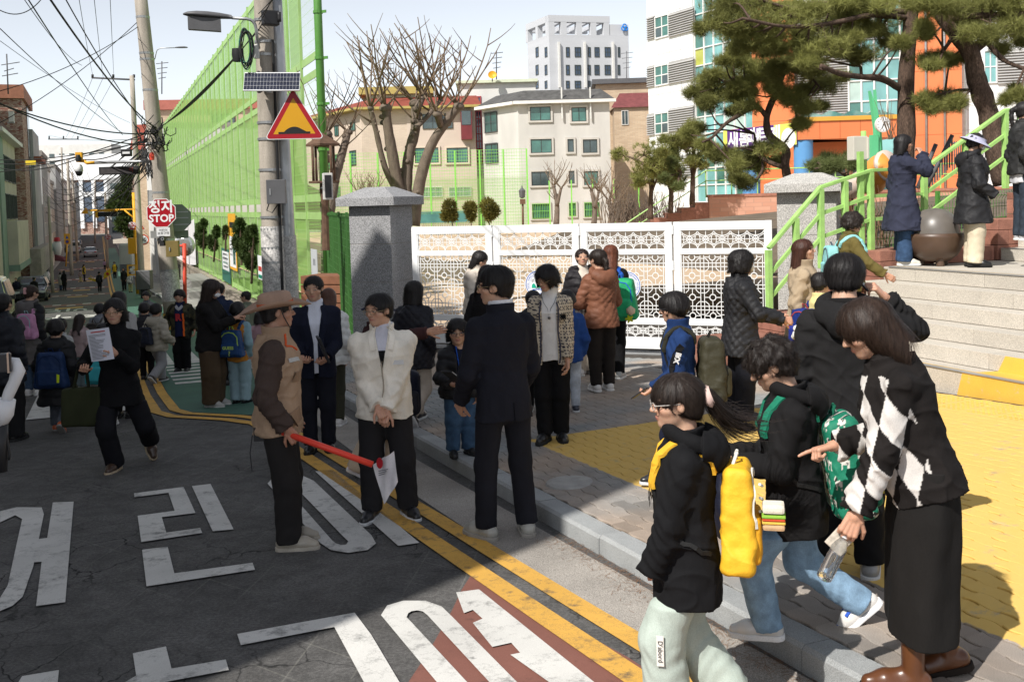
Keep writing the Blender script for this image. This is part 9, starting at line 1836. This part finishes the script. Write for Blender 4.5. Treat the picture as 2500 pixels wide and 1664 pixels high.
r=person('brown haired woman in a white puffer behind the navy suited man',(784,700),None,1.58,176,'road',pos=(800,11.6),hair='bob',hcol=(.06,.024,.014),hk=dict(len=.4),top=dict(col=(.60,.60,.58),len=-.06,off=.045,puff=.08,kind='nylon'),bot=dict(col=(.045,.045,.03)),shoe=WS,fit=False)
r=person('security man in a wide brimmed hat with tan vest and brown sleeves',(668,716),(692,1336),1.70,96,'road',sex='m',hair='short',hk=dict(fr=.22),strands=500,hd=(-12,-2,0),ra=(.13,.05,.49),rh=('grip',(-.5,.2,-.6)),la=(-.15,.03,.5),lf=(-.06,.02,.042,6,0),rf=(.06,.03,.042,6,0),skin=(.40,.22,.15),fat=1.06,top=dict(col=(.36,.25,.17),scol=(.06,.042,.036),len=-.055,off=.03,wr=.006,collar=.7,name='vest_jacket',flare=.0),bot=dict(col=(.022,.020,.020),th=.060,kn=.050,an=.046),shoe=dict(col=(.36,.32,.26),sole=(.42,.38,.32)))
M=r['M'];t,Mx=brim(r,'brimmed_hat','tan wide brimmed hat with an orange band on the security man','hat',(.34,.225,.165),[(.0,.40),(.2,.415),(.33,.40),(.42,.34),(.455,.12),(.46,.02),(.56,.0),(.78,.01),(.92,.06),(.93,.05),(.78,-.01),(.56,-.02),(.45,-.01)],4,.16,wavy=.16,band=((.50,.10,.035),.02))
mb=MB();Hc,Rh,hh=r['Hc'],r['Rh'],r['hh'];mb.tube([Hc+Rh@np.array([x,y,z])*hh for x,y,z in((.37,.05,.15),(.36,.12,-.1),(.26,.25,-.38),(0,.32,-.5),(-.26,.25,-.38),(-.37,.05,.15))],.004,5);mb.build('chin_strap',M_BLK,t,M)
for a,b_ in(((.04,.06,.335),(.08,.06,.30)),((.08,.06,.30),(.02,.10,.27))):ribbon(r['topf'],[TL(r,*a),TL(r,*b_)],.012,.004,fab((.62,.10,.03)),r['root'],M,'orange_piping')
ribbon(r['topf'],[TL(r,.045,.1,.235),TL(r,.11,.06,.235)],.03,.003,fab((.45,.45,.44)),r['root'],M,'reflective_strip');ribbon(r['topf'],[TL(r,.03,.1,.17),TL(r,.10,.09,.16)],.075,.004,fab((.28,.185,.12)),r['root'],M,'chest_pocket');ribbon(r['topf'],[TL(r,.03,.1,.02),TL(r,.11,.08,.01)],.10,.004,fab((.28,.185,.12)),r['root'],M,'hip_pocket')
wr,d,n=r['HF']['R'];t=thing('traffic_baton','red traffic baton with a white flag tied to its end, held by the security man','baton',r['wl'](wr));a=wr+d*.05;b_=np.array([.12,.52,.0])+a-np.array([0,0,.19]);mb=MB();mb.tube([a-(b_-a)*.12,b_],.021,10);mb.build('baton',mat('baton_red',(.78,.06,.035),.4,.03,2),t,M,smooth=True)
fx=nrm(np.array([.35,1,.0]));fl_=[b_+np.array([0,.0,.0]),b_+fx*.15+np.array([0,0,.09]),b_+fx*.17+np.array([.04,0,-.10]),b_+fx*.07+np.array([.03,.0,-.25])];mb=MB();N8=8;g_=[[(Vector(fl_[0]).lerp(Vector(fl_[1]),i/N8)).lerp(Vector(fl_[3]).lerp(Vector(fl_[2]),i/N8),j/N8)+Vector((.015*math.sin(i*1.3+j*.8),0,0))for i in range(N8+1)]for j in range(N8+1)];mb.add([q for w2 in g_ for q in w2],[(j*9+i,j*9+i+1,(j+1)*9+i+1,(j+1)*9+i)for j in range(N8)for i in range(N8)]);mb.build('flag',fab((.62,.60,.62)),t,M,smooth=True)
fm=frame(Vector(fl_[0]).lerp(Vector(fl_[2]),.42)+Vector((.03,-.0,.05)),fx,(0,0,1));mb=MB();mb.prism([(.022*math.cos(a_)-.02,.036*math.sin(a_)+.015)for a_ in np.linspace(0,6.28,17)[:-1]],.0,.004,fm);mb.build('red_emblem',M_SRED,t,M);mb=MB()
for k in range(3):mb.prism([(-.03,-.04-.014*k),(.035-.01*k,-.025-.014*k),(.035-.01*k,-.020-.014*k),(-.03,-.035-.014*k)],0,.004,fm)
mb.build('print',M_INK,t,M)
mb=MB();q=TL(r,.075,-.05,-.05);mb.obox(q,(1,0,0),(0,1,0),(0,0,1),(-.02,.02),(-.06,.03),(-.04,.05));mb.tube([q+np.array([0,-.07,0]),q+np.array([.0,-.09,-.12]),q+np.array([.01,-.08,-.24])],.004,5);mb.build('radio_pouch',M_BLK,r['root'],M)
r=person('woman in a navy dotted cap stretching a maroon sleeved arm across',(912,722),None,1.60,72,'road',pos=(915,8.9),hair='short',hd=(4,6,0),ra=(-.0,.33,.80),la=(-.16,.05,.5),rh=('flat',(-1,0,0)),rp=(.4,.3,-1),lf=(-.05,.06,.042,0,0),rf=(.05,-.12,.06,0,20),top=dict(col=(.050,.022,.022),len=-.05,off=.022,wr=.005),bot=dict(col=(.48,.39,.30),th=.066,kn=.062,an=.055),shoe=dict(col=(.60,.45,.45),sole=(.7,.68,.68)),fit=False)
t,Mx=brim(r,'dotted_cap','navy bucket cap with white dots on the maroon sleeved woman','cap',(.014,.016,.035),[(.0,.42),(.25,.41),(.40,.32),(.45,.12),(.47,.02),(.66,-.08),(.67,-.09),(.46,.0)],3,.12);mb=MB()
for k in range(22):a_,z=k*2.4,.08+.25*(k%5)/5;rr=(.455-.10*max(0,z-.12))*r['hh'];c=Vector((rr*math.cos(a_)*.93,rr*math.sin(a_)*1.09,z*r['hh']));mb.lathe([(0,-.008),(.008,0),(0,.008)],c=c,n=6)
o=mb.build('dots',fab((.65,.65,.65)),t,Mx);o['kind']='stuff'
t=thing('backpack','navy school backpack with leather tabs carried low behind the cream jacket','backpack',at(985,960,9.2));cc_=np.array(at(992,958,9.2));bf=lambda P:rbox(P,cc_,(.13,.10,.21),.08)+.005*wob(P,26.);v,f=nets(bf,cc_-.3,cc_+.3,.009);obj('body',npmesh('body',v,f,fab(NVY,'nylon'),True),t);v,f=nets(lambda P:rbox(P,cc_+np.array([.03,-.10,-.07]),(.09,.035,.10),.03),cc_-.3,cc_+.3,.009);obj('front_pocket',npmesh('front_pocket',v,f,fab((.018,.018,.024),'nylon'),True),t);mb=MB();mb.box(cc_+np.array([-.09,-.1,.0]),(.025,.02,.06));mb.build('leather_tab',fab((.16,.08,.05),'leather'),t);mb=MB();mb.tube([cc_+np.array([-.06,0,.19]),cc_+np.array([-.08,0,.42]),cc_+np.array([-.02,.05,.45])],.012,6);mb.build('strap',fab(NVY),t)
r=person('woman in a black coat walking forward holding up a printed sheet',(322,728),(300,1148),1.60,8,'road',hair='bob',hk=dict(len=.40,fr=.25),strands=1200,glasses='gold',hd=(2,2,0),exp=.6,la=(-.03,.17,.665),ra=(.145,.14,.585),lh=('hold',(.9,-.1,.2)),rh=('hold',(-.3,.1,1)),lf=(-.11,-.20,.115,-30,48),rf=(.035,.02,.042,8,0),fat=1.02,top=dict(col=(.007,.007,.008),len=-.10,off=.022,flare=.20,sl=1.05,wr=.005,name='coat'),bot=dict(col=(.011,.011,.014),th=.062,kn=.050,an=.050),shoe=dict(col=(.06,.036,.025),sole=(.45,.36,.25)))
M=r['M'];wr,d,n=r['HF']['L'];c=wr+d*.09+np.array([.075,.01,.045]);t=thing('paper_sheet','printed white paper sheet held in front of the black coated woman','paper',r['wl'](c));Fp=frame(Vector(c),(-1,.12,.10),(-.16,.1,1));mb=MB();mb.add([Fp@Vector((-.105+.21*i/4,-.148+.297*j,.012*math.sin(i*.8)))for j in(0,1)for i in range(5)],[(i,i+1,i+6,i+5)for i in range(4)]);mb.build('sheet',mat('paper_white',(.66,.66,.74),.7,.03,4),t,M,smooth=True);mb=MB()
random.seed(2)
for k in range(19):w2=random.uniform(.05,.16);x0=-.085;y=.095-.0125*k;mb.add([Fp@Vector((x,y2,.016))for x,y2 in((x0,y),(x0+w2,y),(x0+w2,y+.004),(x0,y+.004))],[(0,1,2,3)])
mb.build('print',M_INK,t,M);mb=MB();mb.add([Fp@Vector((x,y2,.016))for x,y2 in((-.06,.118),(.07,.118),(.07,.128),(-.06,.128))],[(0,1,2,3)]);mb.build('heading',M_RS,t,M)
t=thing('tote_bag','dark olive cloth tote bag hanging from the black coated woman\'s forearm','bag',r['wl'](r['J']['elR']));e0=(r['J']['elR']+r['J']['wrR'])/2;c=e0+np.array([.03,-.0,-.37]);tf_=lambda P:rbox(P*np.array([1,1,1],F32),c,(.185-.0,.05,.19),.035)+.006*wob(P,16.)+.12*np.clip(P[:,2]-c[2]+.1,0,.4)*.3;v,f=nets(tf_,c-.3,c+.3,.009);obj('body',npmesh('body',v,f,fab((.030,.034,.016)),True),t,M)
for s in(-1,1):mb=MB();mb.tube([c+np.array([-.07,s*.02,.16]),e0+np.array([-.02,s*.02,.05]),e0+np.array([.03,s*.02,.05]),c+np.array([.07,s*.02,.16])],.011,6);mb.build('strap',fab((.024,.027,.014)),t,M)
mb=MB();mb.lathe([(.026,-.012),(.028,0),(.026,.012)],c=(0,0,0),n=14);mb.build('watch',fab((.30,.16,.13),'leather'),r['root'],M@Matrix.Translation(Vector(wr-d*.03))@Vector(d).to_track_quat('Z','Y').to_matrix().to_4x4(),smooth=True)
r=person('woman with long wavy hair in a black fleece, face mask and brown trousers',(512,684),(522,996),1.66,82,'road',hair='long',hcol=(.022,.013,.010),hk=dict(len=1.5,vol=1.14,back=.08,wv=.03),strands=900,mask=(.68,.68,.68),hd=(0,12,0),ra=(.04,.22,.70),la=(-.05,.22,.70),rh=('hold',(-.3,0,-1)),fat=1.12,top=dict(col=(.012,.011,.011),len=-.07,off=.03,wr=.008),bot=dict(col=(.075,.050,.030),th=.072,kn=.068,an=.060),shoe=dict(col=(.36,.35,.33),sole=(.5,.5,.48)))
r=person('child in an orange and pale blue top wearing a blue rucksack',(574,736),(588,988),1.30,170,'road',sex='c',hs=.16,hair='bowl',strands=400,top=dict(col=(.48,.20,.035),scol=(.22,.34,.38),len=-.08,off=.022,hood=False),bot=dict(col=(.27,.38,.42),th=.066,kn=.06,an=.052),shoe=dict(col=BLK,sole=BLK,up=.06))
backpack(r,'square blue rucksack reading GUESS with lime piping on the orange child',(.014,.05,.15),(.35,.55,.08),(.30,.15,.36),.11);B=r['bag'];uf=B['f']
badge(uf,B['c']-B['Y']*.3-B['ax']*.05,B['X'],B['ax'],'GUESS',.055,fab((.45,.62,.12)),B['t'],r['M'],off=.006,bold=.002);badge(uf,B['c']-B['Y']*.3-B['ax']*.12,B['X'],B['ax'],'?',.09,fab((.45,.62,.12)),B['t'],r['M'],off=.006,bold=.002)
def camo(x,y,z,v):k=wob(v,22.,1.)+.5*wob(v,44.,2.);c=np.tile(np.array([.030,.030,.020]),(len(x),1));c[k>.18]=(.06,.055,.03);c[k<-.22]=(.012,.012,.010);return c
r=person('smiling boy in a camouflage jacket over a navy shirt',(441,706),(447,910),1.38,2,'road',sex='c',hs=.155,hair='bowl',strands=500,exp=1.,la=(-.17,.03,.5),ra=(.18,.06,.52),top=dict(colf=camo,len=-.09,off=.045,open=(.05,.06),wr=.006,sl=1.2,name='camo_jacket'),shirt=dict(col=(.014,.02,.06),len=-.07),bot=dict(col=BLK,th=.062,kn=.055,an=.05),shoe=BS)
badge(r['shf'],TL(r,.01,.1,.16),-r['X'],r['ax'],'R',.16,fab((.45,.04,.05)),r['root'],r['M'],off=.008,bold=.01);ribbon(r['topf'],[TL(r,-.06,.12,.22),TL(r,-.065,.12,.07),TL(r,-.07,.12,-.06)],.03,.004,fab((.75,.13,.02)),r['root'],r['M'],'orange_facing');ribbon(r['shf'],[TL(r,.05,.06,.31),TL(r,0,.1,.27),TL(r,-.05,.06,.31)],.05,.01,fab((.36,.36,.38)),r['root'],r['M'],'grey_hood')
r=person('child in a khaki white puffer walking away beside the green lane',(376,740),(388,938),1.32,160,'road',sex='c',hs=.16,hair='bowl',strands=300,lf=(-.05,.12,.042,0,0),rf=(.05,-.17,.10,0,45),ra=(.16,.07,.5),top=dict(col=(.34,.31,.25),len=-.07,off=.04,puff=.085,kind='nylon',hood=True),bot=dict(col=(.27,.27,.28),th=.062,kn=.056,an=.05),shoe=BWS)
backpack(r,'thin dark backpack straps on the khaki puffer child',(.02,.024,.04),None,(.22,.10,.28),.12,dx=-.05)
r=person('boy in a grey jacket facing the camera far behind the black coat',(357,710),None,1.32,0,'road',sex='c',hs=.16,hair='bowl',top=dict(col=(.16,.16,.17),len=-.06,off=.02,open=(.03,.02)),shirt=dict(col=(.10,.12,.14)),bot=dict(col=BLK))
r=person('child in a long black padded coat with a navy backpack',(130,778),(148,1056),1.30,186,'road',sex='c',hs=.165,hair='bowl',strands=500,lf=(-.055,.06,.042,-5,0),rf=(.055,-.14,.085,0,45),top=dict(col=(.012,.012,.013),len=-.235,off=.045,flare=.18,puff=.11,hood=True,wr=.005,kind='nylon',name='padded_coat'),bot=dict(col=(.09,.10,.12),kind='denim',th=.058,kn=.05,an=.045),shoe=dict(col=(.5,.10,.03),sole=(.25,.24,.22)))
backpack(r,'navy blue backpack with a lime tag on the long black coat',(.010,.028,.085),(.008,.02,.06),(.33,.17,.42),.08);B=r['bag'];patch(B['f'],B['c']-B['Y']*.3+B['X']*.11-B['ax']*.08,B['X'],B['ax'],[(-.014,-.05),(.014,-.05),(.02,.04),(-.01,.05)],fab((.50,.60,.02)),B['t'],r['M'],.01,'lime_tag')
r=person('woman in a grey hooded vest with a pink hair clip',(88,696),(84,968),1.60,168,'road',hair='tail',hk=dict(tail=None,fr=.2),strands=500,hcol=(.03,.017,.012),hd=(22,8,0),top=dict(col=(.105,.095,.092),scol=(.013,.013,.015),len=-.22,off=.035,puff=.10,hood=True,kind='nylon',name='padded_vest'),bot=dict(col=(.05,.08,.13),kind='denim'),shoe=WS)
backpack(r,'pink backpack slung on the grey vested woman',(.42,.20,.33),(.25,.42,.42),(.29,.15,.38),.13,dx=.06,pcol=(.46,.22,.36));q=r['Hc']+r['Rh']@np.array([.06,-.50,.12])*r['hh'];mb=MB();mb.box(q,(.05,.04,.10),.3);mb.build('hair_clip',fab((.55,.30,.30),'nylon'),r['root'],r['M'],bevel=.012)
r=person('woman with a ponytail in a black padded jacket at the left edge',(2,716),(22,1080),1.62,176,'road',hair='tail',strands=600,top=dict(col=(.012,.013,.018),len=-.12,off=.04,puff=.12,kind='nylon',wr=.006),bot=dict(col=(.012,.012,.013),th=.066,kn=.06,an=.056),shoe=BS)
r=person('girl with long hair in a pale pink fleece',(192,766),(202,952),1.28,168,'road',sex='c',hs=.16,hair='long',hcol=(.022,.014,.012),strands=500,hk=dict(len=1.2),la=(-.10,.10,.55),ra=(.10,.1,.55),top=dict(col=(.36,.27,.265),len=-.06,off=.035,wr=.006),bot=dict(col=(.13,.17,.18),th=.07,kn=.066,an=.062),shoe=WS)
r=person('child in a white puffer with a turquoise backpack',(248,788),(262,1044),1.28,186,'road',sex='c',hs=.165,hair='bob',hk=dict(len=.5),strands=500,top=dict(col=(.42,.40,.36),len=-.10,off=.04,puff=.09,kind='nylon'),bot=dict(col=(.45,.44,.42),th=.06,kn=.05,an=.045),shoe=WS)
backpack(r,'turquoise backpack on the white puffer child',(.035,.30,.34),(.03,.2,.24),(.29,.15,.40),.10)
SM=[('woman with a black bob in a light grey jacket',(290,710),1.62,178,'f','bob',(.33,.32,.31),(.02,.02,.02)),('boy in a grey puffer behind the girls',(243,740),1.30,170,'c','bowl',(.17,.18,.20),(.05,.045,.04)),('dark haired girl with a pink hair bobble',(277,760),1.28,200,'c','tail',(.02,.02,.025),None),('adult in a navy jacket behind the wavy haired woman',(535,690),1.60,176,'m','short',(.018,.026,.055),None),('boy with glasses and a red vest by the wall',(600,710),1.34,262,'c','short',(.16,.18,.13),None),('small child half hidden behind the hat man',(634,758),1.18,180,'c','bob',(.4,.25,.28),None),('child with a white strap behind the long black coat',(146,776),1.26,175,'c','bowl',(.40,.40,.39),None),('dark haired child behind the black coated woman\'s shoulder',(352,738),1.30,180,'c','bowl',(.03,.03,.035),None)]
for l,hp_,H_,fc_,sx_,hr_,c1,bk_ in SM:
 r=person(l,hp_,None,H_,fc_,'road',sex=sx_,hs=.16 if sx_=='c' else.134,hair=hr_,top=dict(col=c1,len=-.07,off=.03,puff=.09 if 'puffer' in l else 0,hood='jacket' in l and None),bot=dict(col=BLK),glasses='dark' if 'glasses' in l else None,strands=200,shoe=BS,h=.011)
 if bk_:backpack(r,('black' if bk_[0]<.03 else 'olive brown')+' backpack on the '+l.split(' behind')[0],bk_,None,(.28,.13,.38),.11)
 if 'red vest' in l:ribbon(r['topf'],[TL(r,0,.1,.3),TL(r,0,.1,.1)],.12,.004,fab((.5,.05,.04)),r['root'],r['M'],'red_front')
# far down the street
FARP=[('woman in black walking towards the camera past the grey bin',(304,653),(304,714),0,'f','bob',(.02,.02,.02),(.015,.015,.016)),('child with a pale backpack and yellow skirt walking away by the bin',(318,664),(319,718),180,'c','bob',(.35,.36,.38),(.42,.42,.22)),('boy in black with a black backpack standing in mid road',(243,662),(244,716),180,'c','short',(.015,.015,.016),(.015,.015,.017)),('volunteer in a yellow vest and mask holding a flag on the right',(281,639),(281,685),5,'f','curly',(.62,.42,.03),(.02,.02,.024)),('volunteer in a yellow vest standing left in the road',(203,645),(206,691),120,'f','long',(.62,.42,.03),(.02,.022,.03)),('little child in yellow beside the left volunteer',(195,659),(197,692),190,'c','bowl',(.36,.27,.25),(.5,.42,.15)),('child with a lilac backpack far down the road',(255,634),(256,661),180,'c','bob',(.36,.28,.40),(.03,.03,.035)),('person in a long black coat by the parked black car',(158,660),(158,714),170,'f','bob',(.013,.013,.014),(.013,.013,.014)),('person with a white bag beside the long black coat',(148,664),(149,713),160,'f','bob',(.4,.39,.38),(.05,.08,.14)),('man in a white mask and navy jacket on the left pavement',(40,678),(42,742),20,'m','short',(.015,.018,.035),(.02,.02,.02)),('person in a black hood standing by the black car',(85,676),(86,748),170,'m','short',(.014,.014,.015),(.016,.016,.016)),('cyclist in grey resting on the right beyond the volunteer',(298,636),(299,664),200,'m','short',(.20,.18,.16),(.03,.03,.04))]
for l,hp_,fp_,fc_,sx_,hr_,c1,c2_ in FARP:
 r=person(l,hp_,fp_,1.3 if sx_=='c' else 1.66,fc_,'road',sex=sx_,hs=.16 if sx_=='c' else.134,hair=hr_,top=dict(col=c1,scol=(.015,.015,.02)if 'vest' in l else None,len=-.22 if 'long black' in l else-.08,off=.025,wr=.003),bot=dict(col=c2_),shoe=BS,h=.016,mask=(.62,.62,.62)if 'mask' in l else None)
 if 'backpack' in l:backpack(r,'small backpack on the '+l.split(' with')[0]+' down the street',c1 if 'black' in l else((.42,.30,.46)if 'lilac' in l else(.5,.5,.5)),None,(.27,.13,.34),.11)
for(x0,y0,x1,y1,D,l)in((272,668,252,682,88,'yellow crossing flag held out by the right volunteer'),(216,676,236,684,93,'yellow crossing flag held low by the left volunteer')):
 t=thing('crossing_flag',l,'flag',at(x0,y0,D));a,b_=at(x0,y0,D),at(x1,y1,D);tubeobj('pole',[at(x0+4,y0-3,D),b_],.025,M_ORSIG,t,5);mb=MB();u_=(a-b_).normalized();k_=.8 if 'right' in l else.3;mb.add([b_,b_+u_*.75,b_+u_*.85+Vector((0,0,-k_*.6))if k_<.5 else b_+u_*.85+Vector((0,0,.5)),b_+Vector((.1,0,-.25 if k_<.5 else.55))],[(0,1,2,3)]);mb.build('cloth',M_YS,t)
 if k_>.5:mb=MB();c=b_+u_*.42+Vector((.05,-.03,.25));mb.prism([(.13*math.cos(q),.13*math.sin(q))for q in np.linspace(0,6.28,13)[:-1]],0,.01,frame(c,(1,0,0),(0,0,1)));mb.build('emblem',M_RS,t)
t=thing('phone_gimbal','white phone gimbal on a black stick at the left edge','gimbal',at(10,1000,4.6));D=4.6;gmw=mat('gimbal_white',(.62,.62,.64),.4,.03,3)
tubeobj('arm',[at(8,882,D),at(38,885,D),at(44,905,D),at(36,930,D),at(24,955,D),at(12,985,D)],[.022,.026,.032,.026,.026,.022],gmw,t,12);tubeobj('handle',[at(10,975,D),at(6,1010,D),at(0,1035,D)],[.05,.048,.03],gmw,t,14);tubeobj('stick',[at(4,1030,D),at(2,1150,D)],.028,M_BLK,t,10);mb=MB();mb.box(at(6,885,D-.05),(.075,.02,.085),.2);mb.build('phone',M_PH,t,bevel=.006);mb=MB();mb.box(at(21,885,D-.045),(.008,.022,.09),.2);mb.build('phone_edge',mat('rose_gold',(.5,.36,.28),.4,.05,2,metal=.4),t)
tubeobj('strap',[at(10,1030,D),at(16,1060,D),at(24,1110,D),at(22,1122,D)],.006,M_BLK,t,5)
